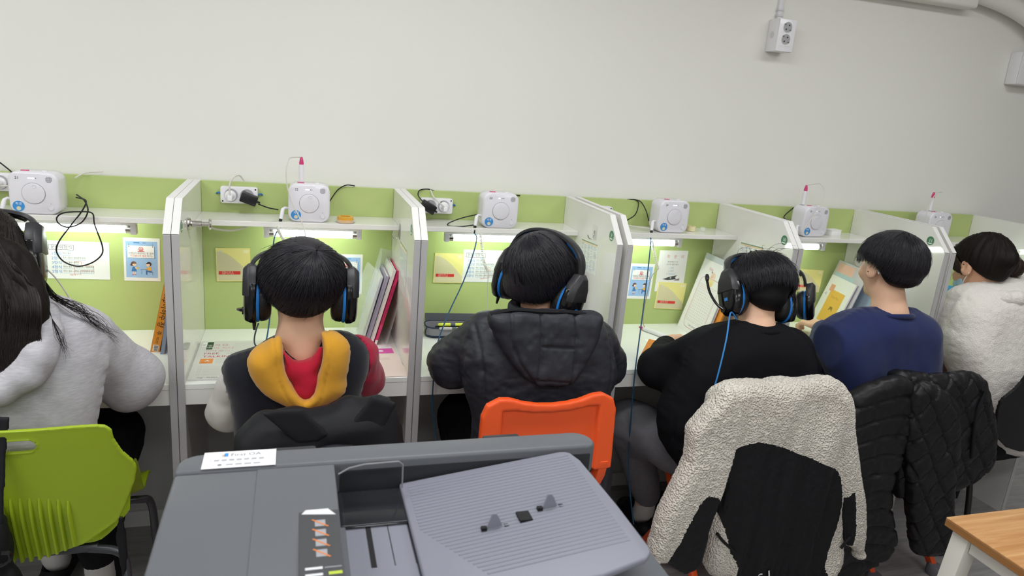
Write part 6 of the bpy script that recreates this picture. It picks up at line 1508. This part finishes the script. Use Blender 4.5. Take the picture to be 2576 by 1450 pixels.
sdf_obj('black_sweatshirt', fP4, (1.36, -.84, .46), (2.02, -.32, .98), .006, M_TEE_BLK, P4, disp=lambda v, n: vnoise(v, 13, 11) * .005 + vnoise(v * np.array([1, .6, 1]), 30, 12) * .0035 * (v[:, 0] < 1.56))
neckband(P4, J, M_TEE_BLK)
headset(J['M'], 'black and blue headset worn by the student in the plain black sweatshirt', tilt=-.25, z=-.040, wid=.0, mics=-1, band_h=.086,
        mic=[(-.134, .012, -.082), (-.146, .030, -.060), (-.152, .050, -.02), (-.150, .062, .02), (-.146, .066, .035)])
M_ = J['M']; cord('audio_cable', [M_ @ Vector((-.108, -.014, -.115)), A(1838, 788, -.69), A(1828, 850, -.76), A(1812, 920, -.79), A(1795, 980, -.80), A(1770, 1040, -.80), A(1748, 1085, -.79), A(1735, 1160, -.78), A(1720, 1260, -.76)], .0024, mat('bright_blue_braid', '#2f7fc4', 0.45, bump=(1500, .3, .0006)), 'bright blue headset cord down the back of the black sweatshirt')

# ============================================================ student in the navy sweatshirt
P5 = root('person', (2.25, -0.62, 0), label='student with glasses seen from behind in a navy blue sweatshirt', cat='person')
J = legs_default(2.29, -.63)
J.update(M=hmat(A(2238, 668, -.575), -.05, -.16, .04, 1.0), s=1.0, nape=A(2235, 745, -.60), neck=A(2235, 810, -.63), nr=.052, chest=Vector((2.27, -.62, .80)), shL=A(2120, 840, -.60), shR=A(2320, 840, -.64), elL=A(2050, 905, -.48), elR=A(2330, 910, -.58),
         wrL=A(2066, 822, -.22), wrR=Vector((2.40, -.33, .785)), handL=((-.35, 1, .02), (-.2, 0, 1), .65, 1), handR=((-.5, 1, -.1), (0, 0, 1), .5, -1))
J5 = J
body(P5, J, M_SKIN); trousers(P5, J, M_BLKPANT)
MOP5 = [(-1, -.040), (-.6, -.042), (-.2, -.005), (.1, .012), (.5, .012), (1, .02)]; NAPE5 = [(-1, -.086), (-.6, -.086), (-.35, -.07), (-.1, -.01), (.2, .01), (.6, .04), (1, .05)]
HR5 = (.098, .112, .096)
hair_cap(P5, J['M'], 1.0, HR5, HC, NAPE5, M_HAIR, mop=MOP5, vol=.022, crown=(.15, -.25, .9))
mop_strands(P5, J['M'], 1.0, HR5, HC, (.15, -.25, .9), MOP5, M_HAIRS, seed=5, swirl=.5)
to5 = Patch(smooth_poly([(2180, 778), (2130, 795), (2085, 830), (2070, 880), (2085, 930), (2110, 1000), (2120, 1100), (2180, 1200), (2300, 1200), (2345, 1100), (2348, 960), (2352, 880), (2340, 820), (2305, 782), (2240, 772)], 2), -.645, .12, .8, T=.11, R=.08, Tn=.085)
aL5 = lambda P: d_chain(P, [A(2125, 848, -.605), A(2066, 895, -.48), A(2070, 832, -.27)], [.066, .056, .040], .035)
aR5 = lambda P: d_chain(P, [A(2310, 850, -.64), A(2322, 910, -.58), Vector((2.43, -.38, .785))], [.062, .056, .042], .035)
def fP5(P): return smin(smin(to5(P), yoke(P, J5), .03), smin(aL5(P), aR5(P), .02), .04)
sdf_obj('navy_sweatshirt', fP5, (2.02, -.80, .46), (2.66, -.18, .98), .0062, M_NAVYSW, P5, disp=folds(11, .006, (1.2, 1, .7), 14))
neckband(P5, J, M_NAVYSW)
g5 = root('eyeglasses', J['M'].translation, label='thin metal framed glasses of the student in navy', cat='glasses'); g5.matrix_world = J['M']
for sx in (-1, 1):
    MB().tube(bez([(sx * .068, .092, .008), (sx * .078, .05, .012), (sx * .083, .0, .010), (sx * .085, -.022, .0), (sx * .082, -.040, -.020)], 6), .0012, 8).build('temple', M_CHROME, g5, smooth=True)
    MB().tube([(sx * (.036 + .027 * math.cos(t)), .100 - .1 * abs(math.cos(t)) * .02, .004 + .021 * math.sin(t)) for t in np.linspace(0, 2 * PI, 25)], .0011, 6, cap=False).build('rim', M_CHROME, g5, smooth=True)
    MB().prism([(sx * .036 + .026 * math.cos(t), .004 + .020 * math.sin(t)) for t in np.linspace(0, 2 * PI, 20)[:-1]], 'y', .0995, .1005).build('lens', M_CLEAR, g5)
    MB().tube([(sx * .0815, -.038, -.018), (sx * .081, -.046, -.030)], .0025, 8).build('temple_tip', M_WPLASTIC, g5, smooth=True)
MB().tube(bez([(-.010, .103, .006), (0, .106, .010), (.010, .103, .006)], 5), .0011, 6).build('bridge', M_CHROME, g5, smooth=True)

# ============================================================ woman in white fleece
P6 = root('person', (2.9, -0.55, 0), label='woman with a hair bun and pale blue mask in a white fleece jacket', cat='person')
J = legs_default(2.93, -.60, z=.47)
J.update(M=hmat(A(2470, 668, -.47), -.12, -.48, .05, 1.04), s=1.04, nape=A(2490, 722, -.50), neck=A(2505, 770, -.55), nr=.055, chest=Vector((2.93, -.58, .82)), shL=A(2440, 800, -.56), shR=A(2615, 810, -.58), elL=A(2385, 865, -.46), elR=A(2640, 900, -.50),
         wrL=Vector((2.86, -.27, .785)), wrR=Vector((3.05, -.30, .785)), handL=((.4, 1, -.1), (0, 0, 1), .4, 1), handR=((-.4, 1, -.1), (0, 0, 1), .4, -1))
J6 = J
body(P6, J, M_SKIN2); trousers(P6, J, M_BLKPANT)
MOP6 = [(-1, -.085), (-.6, -.085), (-.35, -.065), (-.1, -.02), (.15, .0), (.6, .045), (1, .06)]
HR6 = (.086, .106, .092)
bunc = J['M'].inverted() @ A(2545, 672, -.52)
def bun(P, q): return smin(d_ell(q, tuple(bunc), (.036, .034, .032)), d_cap(q, (0, -.095, .0), tuple(bunc), .040, .022), .02)
M6 = J['M']
hair_cap(P6, M6, 1.04, HR6, (0, -.010, .022), MOP6, M_HAIRB, extra=bun)
# strands swept from the brow to the bun
rng = np.random.default_rng(12); S6 = []
for i in range(1500):
    u = rng.uniform(-1, 1); v = rng.uniform(0, 1); ang = u * 1.75
    st = Vector((math.sin(ang) * .088, .085 * math.cos(ang * .8) * (1 - .3 * v), .03 + .075 * math.cos(ang) * (.5 + .5 * v)))
    en = bunc + Vector((rng.normal(0, .012), .02 + rng.normal(0, .008), rng.normal(0, .012))); pts = []
    for t in np.linspace(0, 1, 14):
        p = st.lerp(en, t); c0 = Vector((0, -.010, .022)); d = p - c0; k_ = math.sqrt((d.x / HR6[0]) ** 2 + (d.y / HR6[1]) ** 2 + (d.z / HR6[2]) ** 2)
        if k_ < 1.02: p = c0 + d * (1.02 / max(k_, .2))
        pts.append(tuple(M6 @ p))
    S6.append(pts)
for i in range(260):
    a, b = rng.uniform(0, 2 * PI), rng.uniform(0, 2 * PI); ax = Vector((rng.normal(), rng.normal(), rng.normal())).normalized(); e1 = ax.orthogonal().normalized(); e2 = ax.cross(e1); r_ = rng.uniform(.033, .041)
    S6.append([tuple(M6 @ (bunc + (e1 * math.cos(a + t * 2.6) + e2 * math.sin(a + t * 2.6)) * r_ * (1 + .25 * (t ** 3) * rng.random()))) for t in np.linspace(0, 1, 14)])
add_strands('hair_strands', P6, push_out(np.array(S6), hair_cap.last, np.array(M6.translation), .0015), .00055, M_HAIRW)
MB().tube([M6 @ (Vector(bunc) * .80 + Vector((.030 * math.cos(t), -.012, .026 * math.sin(t)))) for t in np.linspace(0, 2 * PI, 21)], .004, 8, cap=False).build('hair_tie', M_BLACK, P6, smooth=True, world=True)
to6 = Patch(smooth_poly([(2440, 728), (2420, 760), (2405, 800), (2395, 850), (2400, 900), (2420, 960), (2450, 1060), (2500, 1130), (2590, 1140), (2660, 1100), (2690, 960), (2690, 850), (2655, 745), (2600, 700), (2535, 694)], 2), -.585, .22, .8, T=.13, R=.09, Tn=.10)
aL6 = lambda P: d_chain(P, [A(2445, 800, -.55), A(2398, 858, -.46), Vector((2.84, -.33, .790))], [.075, .066, .050], .04)
aR6 = lambda P: d_chain(P, [A(2622, 810, -.58), A(2645, 890, -.50), Vector((3.07, -.36, .790))], [.075, .066, .050], .04)
def fP6(P): return smin(smin(to6(P), yoke(P, J6, .012), .03), smin(aL6(P), aR6(P), .02), .045)
sdf_obj('white_fleece_jacket', fP6, (2.60, -.80, .42), (3.24, -.26, 1.06), .0065, M_WFLEECE, P6, disp=lambda v, n: vnoise(v, 11, 21) * .007 + vnoise(v, 120, 22) * .0018)
sdf_obj('collar', lambda P: d_chain(P, [J6['neck'] + Vector((.085 * math.cos(t), .01 + .078 * math.sin(t), .030 - .02 * math.sin(t))) for t in np.linspace(PI * .75, PI * 2.25, 9)], [.024] * 9, .02), tuple(J6['neck'] - Vector((.15, .15, .05))), tuple(J6['neck'] + Vector((.15, .15, .12))), .005, M_WFLEECE, P6, disp=lambda v, n: vnoise(v, 120, 22) * .002)
mk = root('face_mask', M6.translation, label='pale blue face mask worn by the woman with the hair bun', cat='mask'); mk.matrix_world = M6
def fm(P):
    d = d_ell(P, (0, .045, -.058), (.062, .068, .056)); d = smax(d, -d_ell(P, (0, .042, -.056), (.059, .065, .053)), .002)
    return smax(d, .028 - P[:, 1], .004)
sdf_obj('mask_panel', fm, (-.08, .0, -.13), (.08, .13, .01), .004, mat('pale_blue_mask', '#a9cfe4', 0.7), mk, world=False)
for sx in (-1, 1):
    MB().tube(bez([(sx * .060, .040, -.028), (sx * .075, .012, -.008), (sx * .084, -.02, .006)], 5), .0016, 6).build('ear_loop', M_WPLASTIC, mk, smooth=True)
    MB().tube(bez([(sx * .056, .045, -.085), (sx * .074, .010, -.060), (sx * .082, -.022, -.040)], 5), .0016, 6).build('ear_loop', M_WPLASTIC, mk, smooth=True)

# ============================================================ girl in the grey hoodie
P1 = root('person', (-0.32, -0.62, 0), label='long-haired student at the left edge in a heather grey hooded sweatshirt', cat='person')
J = legs_default(-.30, -.62)
J.update(M=hmat(A(-56, 640, -.62), .12, -.30, -.05, 1.0), s=1.0, nape=A(5, 715, -.645), neck=A(10, 780, -.66), nr=.050, chest=Vector((-.29, -.65, .80)), shL=A(-160, 850, -.64), shR=A(205, 850, -.63), elL=A(-230, 960, -.55), elR=A(325, 955, -.53),
         wrL=Vector((-.42, -.33, .785)), wrR=Vector((-.24, -.31, .785)), handL=((.4, 1, -.1), (0, 0, 1), .4, 1), handR=((-.5, 1, -.1), (0, 0, 1), .5, -1))
J['anR'] = atZ(250, 1432, .13); J['knR'] = Vector((-.215, -.30, .50))
J1 = J
body(P1, J, M_SKIN); trousers(P1, J, M_BLKPANT)
to1 = Patch(smooth_poly([(112, 748), (150, 754), (190, 770), (235, 800), (258, 850), (268, 900), (262, 960), (250, 1010), (240, 1080), (250, 1200), (100, 1300), (-180, 1300), (-260, 1100), (-260, 900), (-200, 820), (-100, 770), (0, 760)], 2), -.70, .12, .8, T=.12, R=.085, Tn=.085)
aR1 = lambda P: d_chain(P, [A(205, 862, -.63), A(325, 955, -.54), Vector((-.22, -.37, .785))], [.080, .072, .050], .04)
aL1 = lambda P: d_chain(P, [A(-170, 870, -.64), A(-240, 960, -.56), Vector((-.42, -.38, .785))], [.076, .066, .048], .04)
def fP1(P): return smin(smin(to1(P), yoke(P, J1), .03), smin(aL1(P), aR1(P), .02), .04)
sdf_obj('grey_hoodie', fP1, (-.72, -.84, .44), (.02, -.32, 1.02), .006, M_HEATHER, P1, disp=lambda v, n: vnoise(v * np.array([1, 1, .8]), 11, 31) * .007 + vnoise(v, 26, 32) * .0025)
hp = [A(126, 785, -.70), A(120, 840, -.765), A(95, 895, -.795), A(60, 945, -.81), A(0, 985, -.82), (A(-80, 1000, -.82)), A(-170, 960, -.81), A(-210, 880, -.77), A(-200, 800, -.72)]
def fh1(P):
    d = d_chain(P, hp, [.022, .026, .030, .032, .032, .032, .030, .026, .022], .02)
    return smin(d, d_ell(P, tuple(A(-45, 935, -.775)), (.13, .035, .07)), .03)
lo, hi = bounds_of(hp, .07)
sdf_obj('hood', fh1, lo, hi, .0055, M_HEATHER, P1, disp=lambda v, n: vnoise(v, 16, 33) * .005)
HR1 = (.092, .108, .094); MOP1 = [(-1, -.30), (-.6, -.30), (-.2, -.20), (.15, -.07), (.5, .03), (1, .05)]
LH = Patch(smooth_poly([(-160, 700), (-70, 610), (10, 600), (66, 625), (104, 680), (122, 740), (126, 790), (112, 850), (84, 905), (60, 938), (46, 930), (38, 890), (26, 905), (12, 955), (-10, 965), (-60, 975), (-130, 960), (-170, 800)], 2), -.790, .27, .92, T=.035, R=.045, Tn=.028)
lo, hi = LH.bounds(.03); hb_ = ((lo[0] - .02, -.87, lo[2]), (hi[0] + .05, -.46, 1.34))
hair_cap(P1, J['M'], 1.0, HR1, HC, MOP1, M_HAIRB, extra=lambda P, q: LH(P) + vnoise(P * np.array([3.5, 1, .3]), 22, 41) * .006, box=hb_, vol=.02, h=.0055, exk=.05, ridge=.003)
rng = np.random.default_rng(21); S1 = []; M1 = J['M']
for i in range(2600):
    x0 = rng.uniform(-150, 118); t0 = rng.uniform(0, .5)
    th = rng.uniform(-1, 1); top = M1 @ Vector((math.sin(th * 1.5) * .094, -.05 - .06 * math.cos(th * 1.5), .02 + .085 * math.cos(th * 1.4) * rng.random()))
    al = rng.uniform(.15, 1.45); cc = math.sqrt(max(0, 1 - th * th)); top = M1 @ Vector((th * .098, -.012 - .119 * cc * math.cos(al), .018 + .101 * cc * math.sin(al)))
    md = M1 @ Vector((th * .099, -.012 - .121 * cc * math.cos(al * .35), .018 + .101 * cc * math.sin(al * .35)))
    ex = -20 + th * 125 + rng.normal(0, 10); ey = rng.uniform(880, 965) if ex < 70 else rng.uniform(800, 920); e = LH.at3(ex, ey) + Vector((0, -.030 - rng.uniform(0, .004), 0)); m_ = LH.at3(-15 + th * 128, 740) + Vector((0, -.030 - rng.uniform(0, .005), 0)); m2 = LH.at3(-15 + th * 130, 820) + Vector((0, -.030 - rng.uniform(0, .005), 0))
    S1.append([tuple(p) for p in bez([top, md, m_, m2, e], 5)])
add_strands('hair_strands', P1, push_out(np.array(S1), hair_cap.last, np.zeros(3), .0025, (0.0, -1.0, 0.0)), .0006, M_HAIRBS)
S1 = []
for i in range(46):
    e = [A(135 + rng.normal(0, 6), 745 + rng.normal(0, 5), -.70), A(190 + rng.normal(0, 10), 775 + rng.normal(0, 7), -.72), A(240 + rng.normal(0, 12), 808 + rng.normal(0, 8), -.70), A(285 + rng.normal(0, 14), 850 + rng.normal(0, 12), -.66)]
    S1.append([tuple(p) for p in bez([A(100, 690, -.70)] + e, 4)])
for i in range(22):
    e = [A(130, 800, -.81), A(150 + rng.normal(0, 6), 850, -.83), A(165 + rng.normal(0, 10), 890 + rng.normal(0, 12), -.835)]; S1.append([tuple(p) for p in bez([A(105, 740, -.80), A(120, 770, -.81)] + e, 4)])
add_strands('loose_strands', P1, np.array(S1), .00045, M_HAIRB)
headset(J['M'], 'black headset with red accents worn by the long-haired student', tilt=-.7, group=None, red=True, logo=False, cable=False, z=-.020, band_h=.066, wid=-.006)
cord('audio_cable', [A(112, 672, -.60), A(140, 700, -.58), A(165, 735, -.56), A(182, 762, -.55)], .0017, M_CORDW, 'thin white cord beside the long-haired student')

# headset hanging in the navy student's carrel
Hm = Matrix.Translation(A(1978, 742, -.365)) @ Euler((-.10, -.18, -.75)).to_matrix().to_4x4() @ Matrix.Scale(.92, 4)
headset(Hm, 'black headset hanging unused beside the divider left of the navy student', tilt=.1, mics=-1, mic=[(-.134, .0, -.085), (-.140, -.03, -.10), (-.138, -.06, -.105), (-.13, -.085, -.10)], wid=-.03, band_r=.10, band_h=.08, pad=M_CUSH)
# ------------------------------------------------------------ backpack hung on the chair of the yellow-hooded student
bp = root('backpack', (0.335, -1.0, 0.45), label='black backpack with wide crossed straps on the chair behind the yellow-hooded student', cat='backpack')
pk = Patch(smooth_poly([(588, 1125), (598, 1085), (640, 1050), (700, 1026), (780, 1030), (860, 1006), (920, 998), (980, 1002), (1006, 1040), (1018, 1110), (1020, 1250), (1000, 1400), (620, 1400), (590, 1250)], 2), -1.000, .10, .75, T=.055, R=.06, Tn=.065)
lo, hi = pk.bounds(.03)
sdf_obj('pack_body', pk, lo, hi, .006, M_NYLON, bp, disp=lambda v, n: vnoise(v * np.array([1.5, 1, .8]), 18, 51) * .008)
def strap_patch(pts, Y, name='strap', th=.006, k=.10):
    st = Patch(pts, Y, k, .75, T=th, R=.008, Tn=th); lo, hi = st.bounds(.02); return sdf_obj(name, st, lo, hi, .0042, mat('webbing', '#1b1b1f', .7, .25, bump=(900, .3, .0008)), bp, it=2)
strap_patch([(655, 1040), (690, 1030), (762, 1028), (828, 1094), (800, 1112), (748, 1114)], -1.062)
strap_patch([(935, 996), (1000, 1014), (958, 1090), (862, 1092)], -1.050)
MB().tube(bez([pk.at3(790, 1100) + Vector((0, -.072, 0)), pk.at3(830, 1086) + Vector((0, -.078, 0)), pk.at3(880, 1090) + Vector((0, -.072, 0))], 5), .008, 10).build('grab_handle', M_NYLON, bp, smooth=True, world=True)

# black bag and straps at the green chair
bg = root('shoulder_bag', (-0.33, -0.93, 0.45), label='black strap and bag hanging on the left end of the lime green chair', cat='bag')
st = Patch([(-6, 1046), (26, 1050), (18, 1120), (12, 1240), (10, 1320), (-10, 1320), (-14, 1200)], -.925, .22, .83, T=.004, R=.006, Tn=.004); lo, hi = st.bounds(.02)
sdf_obj('strap', st, lo, hi, .0042, M_NYLON, bp if False else bg, it=1)
bgp = Patch(smooth_poly([(-150, 1300), (-40, 1290), (12, 1310), (30, 1360), (26, 1430), (60, 1470), (40, 1600), (-150, 1600)], 2), -.94, .1, .5, T=.05, R=.05, Tn=.05); lo, hi = bgp.bounds(.03)
sdf_obj('bag_body', bgp, lo, hi, .007, M_NYLON, bg, disp=folds(20, .006))
MB().tube(bez([A(-2, 1425, -1.00), A(14, 1418, -1.00), A(26, 1405, -1.00), A(22, 1392, -1.0), A(4, 1392, -1.0)], 5), .004, 8).build('buckle', M_BLACKG, bg, smooth=True, world=True)
st = Patch([(298, 1298), (312, 1300), (318, 1345), (322, 1400), (318, 1450), (312, 1520), (298, 1520), (306, 1450), (298, 1400), (290, 1350)], -.80, .0, .5, T=.004, R=.006, Tn=.004); lo, hi = st.bounds(.02)
o = root('loose_strap', (-0.06, -.80, .3), label='narrow black strap dangling from the right edge of the lime green chair', cat='strap'); sdf_obj('webbing', st, lo, hi, .0042, M_NYLON, o, it=1)

# ------------------------------------------------------------ cream and black fleece jacket over the chair
FJ = root('fleece_jacket', (1.69, -0.9, 0.4), label='cream boucle fleece jacket with black panels draped over a chair', cat='jacket')
KZ = dict(k=-.02, z0=.8)
Pp = lambda *pts: smooth_poly(pts, 2)
JB = Patch(Pp((1858, 962), (1900, 957), (1942, 960), (1995, 959), (2044, 950), (2080, 946), (2106, 957), (2126, 982), (2138, 1020), (2140, 1100), (2132, 1200), (2122, 1300), (2118, 1400), (2090, 1440), (2064, 1462), (1960, 1466), (1862, 1462), (1790, 1440), (1768, 1400), (1772, 1340), (1800, 1250), (1806, 1160), (1790, 1080), (1800, 1010), (1830, 978)), -.905, T=.075, R=.045, Tn=.040, **KZ)
JL = Patch(Pp((1836, 976), (1806, 1006), (1770, 1042), (1744, 1072), (1733, 1094), (1730, 1162), (1703, 1222), (1665, 1298), (1650, 1352), (1639, 1388), (1652, 1406), (1672, 1412), (1714, 1444), (1762, 1412), (1778, 1330), (1806, 1250), (1826, 1190), (1850, 1100), (1862, 1030)), -.962, T=.045, R=.020, Tn=.028, **KZ)
JR = Patch(Pp((2110, 985), (2136, 1000), (2147, 1060), (2152, 1130), (2166, 1234), (2173, 1317), (2170, 1388), (2154, 1402), (2138, 1374), (2122, 1370), (2112, 1300), (2104, 1200), (2096, 1100), (2098, 1010)), -.925, T=.040, R=.030, Tn=.030, **KZ)
gB = Patch(Pp((1910, 1114), (1872, 1126), (1840, 1143), (1824, 1190), (1813, 1240), (1812, 1290), (1824, 1340), (1836, 1390), (1850, 1420), (1862, 1470), (2064, 1470), (2072, 1425), (2090, 1372), (2108, 1320), (2116, 1264), (2112, 1220), (2104, 1182), (2070, 1165), (2033, 1150), (1975, 1128)), -.94, **KZ)
gLs = Patch(Pp((1768, 1234), (1812, 1262), (1816, 1320), (1796, 1410), (1720, 1480), (1660, 1430), (1668, 1404), (1680, 1380), (1700, 1350), (1730, 1290)), -.965, **KZ)
gRs = Patch(Pp((2114, 1264), (2134, 1250), (2148, 1238), (2151, 1300), (2146, 1374), (2110, 1390), (2080, 1330), (2090, 1270)), -.95, **KZ)
def fleece_d(a=0.0035, f1=14, st=(1, 1, .45), seed=61): return lambda v, n: vnoise(v * np.array(st), f1, seed) * .009 + vnoise(v, 150, seed + 1) * a * .5 + np.sin(v[:, 0] * 230) * .0035 * np.clip((.30 - v[:, 2]) / .06, 0, 1) * (np.abs(v[:, 0] - 1.66) < .13)
lo, hi = JB.bounds(.03)
fd_ = fleece_d()
sdf_obj('jacket_body', JB, lo, hi, .0052, None, FJ, disp=lambda v, n: fd_(v, n) + vnoise(v * np.array([3.2, 1, .35]), 12, 68) * .010 * np.clip((.86 - v[:, 2]) / .2, 0, 1), regions=[('black_back_panel', M_NYLON, lambda v: poly_sdf(v[:, [0, 2]], gB.poly) + np.where(v[:, 1] > -.90, .5, 0)), ('fleece_body', M_FLEECE, None)])
lo, hi = JL.bounds(.03)
sdf_obj('sleeve', JL, lo, hi, .0050, None, FJ, disp=fleece_d(seed=64), regions=[('black_sleeve_panel', M_NYLON, lambda v: poly_sdf(v[:, [0, 2]], gLs.poly)), ('fleece_sleeve', M_FLEECE, None)])
lo, hi = JR.bounds(.03)
sdf_obj('sleeve', JR, lo, hi, .0050, None, FJ, disp=fleece_d(seed=67), regions=[('black_sleeve_panel', M_NYLON, lambda v: poly_sdf(v[:, [0, 2]], gRs.poly)), ('fleece_sleeve', M_FLEECE, None)])
for pts in ([(1784, 1322), (1800, 1342), (1822, 1362), (1834, 1372)], [(2118, 1330), (2104, 1344), (2092, 1360)]):
    MB().tube(bez([JB.at3(*p) + Vector((0, -.042, 0)) for p in pts], 5), .0045, 8).build('pocket_piping', M_NYLON, FJ, smooth=True, world=True)
for P_, c in ((JL, (1650, 1396)), (JR, (2160, 1394))):
    e = P_.at3(*c); sdf_obj('cuff', lambda P: d_ell(P, tuple(e), (.022, .026, .018)), tuple(e - Vector((.05, .05, .05))), tuple(e + Vector((.05, .05, .05))), .0045, M_FLEECE, FJ, disp=fleece_d())
Ink().text('S L', 0, 0, .050, '#d8d8dc', 2, 'l').build('white_lettering', FJ, Matrix.Translation(JB.at3(1882, 1446) + Vector((0, -.046, 0)) - FJ.location) @ M_FACE @ Matrix.Rotation(.25, 4, 'Z'))

# ------------------------------------------------------------ black quilted coat over the next chair
QC = root('quilted_coat', (2.33, -0.85, 0.3), label='long black quilted coat draped over a chair', cat='coat')
C1 = Patch(Pp((2150, 990), (2200, 962), (2250, 948), (2290, 960), (2290, 1040), (2270, 1120), (2245, 1200), (2238, 1260), (2246, 1330), (2248, 1366), (2220, 1402), (2150, 1445), (2080, 1480), (2040, 1480), (2090, 1380), (2110, 1250), (2110, 1100), (2130, 1030)), -.835, T=.03, R=.03, Tn=.028, **KZ)
C2 = Patch(Pp((2250, 944), (2300, 938), (2345, 946), (2400, 941), (2450, 938), (2474, 958), (2490, 1020), (2500, 1090), (2496, 1150), (2470, 1190), (2420, 1222), (2380, 1236), (2300, 1238), (2255, 1250), (2250, 1150), (2252, 1030)), -.812, T=.05, R=.04, Tn=.030, **KZ)
C3 = Patch(Pp((2290, 980), (2330, 960), (2380, 985), (2404, 1030), (2406, 1120), (2398, 1200), (2390, 1290), (2384, 1370), (2378, 1392), (2310, 1394), (2296, 1380), (2288, 1310), (2284, 1230), (2280, 1140), (2280, 1050)), -.855, T=.035, R=.035, Tn=.032, **KZ)
def groove(d, w_=.005): return np.exp(-(d / w_) ** 2)
def rows(v, n):
    z = v[:, 2] + .02 * np.sin(v[:, 0] * 14); s_ = .068; t = np.abs((z / s_) % 1 - .5) * s_; e = s_ / 2 - t
    return .008 * (1 - groove(e, .006)) - .005 + vnoise(v, 30, 71) * .0035 + vnoise(v, 70, 73) * .002
def diamonds(v, n):
    s_ = .105; a = (v[:, 0] * 1.25 + v[:, 2] * .9) / s_ ; b = (v[:, 0] * 1.25 - v[:, 2] * .9) / s_
    e = np.minimum(s_ / 2 - np.abs(a % 1 - .5) * s_, s_ / 2 - np.abs(b % 1 - .5) * s_)
    return .008 * (1 - groove(e, .006)) - .005 + vnoise(v, 30, 72) * .004 + vnoise(v, 70, 74) * .002
for nm, C_, dd in (('front_panel', C1, rows), ('coat_body', C2, diamonds), ('sleeve', C3, diamonds)):
    lo, hi = C_.bounds(.03); lo = (lo[0], lo[1], max(lo[2], .02)); sdf_obj(nm, C_, lo, hi, .0052, M_BLKCOAT, QC, disp=dd)
MB().tube(bez([C2.at3(2455, 975) + Vector((0, -.036, 0)), C2.at3(2432, 1030) + Vector((0, -.037, 0)), C2.at3(2424, 1090) + Vector((0, -.037, 0)), C2.at3(2420, 1140) + Vector((0, -.037, 0))], 5), .005, 8).build('pocket_welt', M_NYLON, QC, smooth=True, world=True)

# ------------------------------------------------------------ lettering
finish_prints()
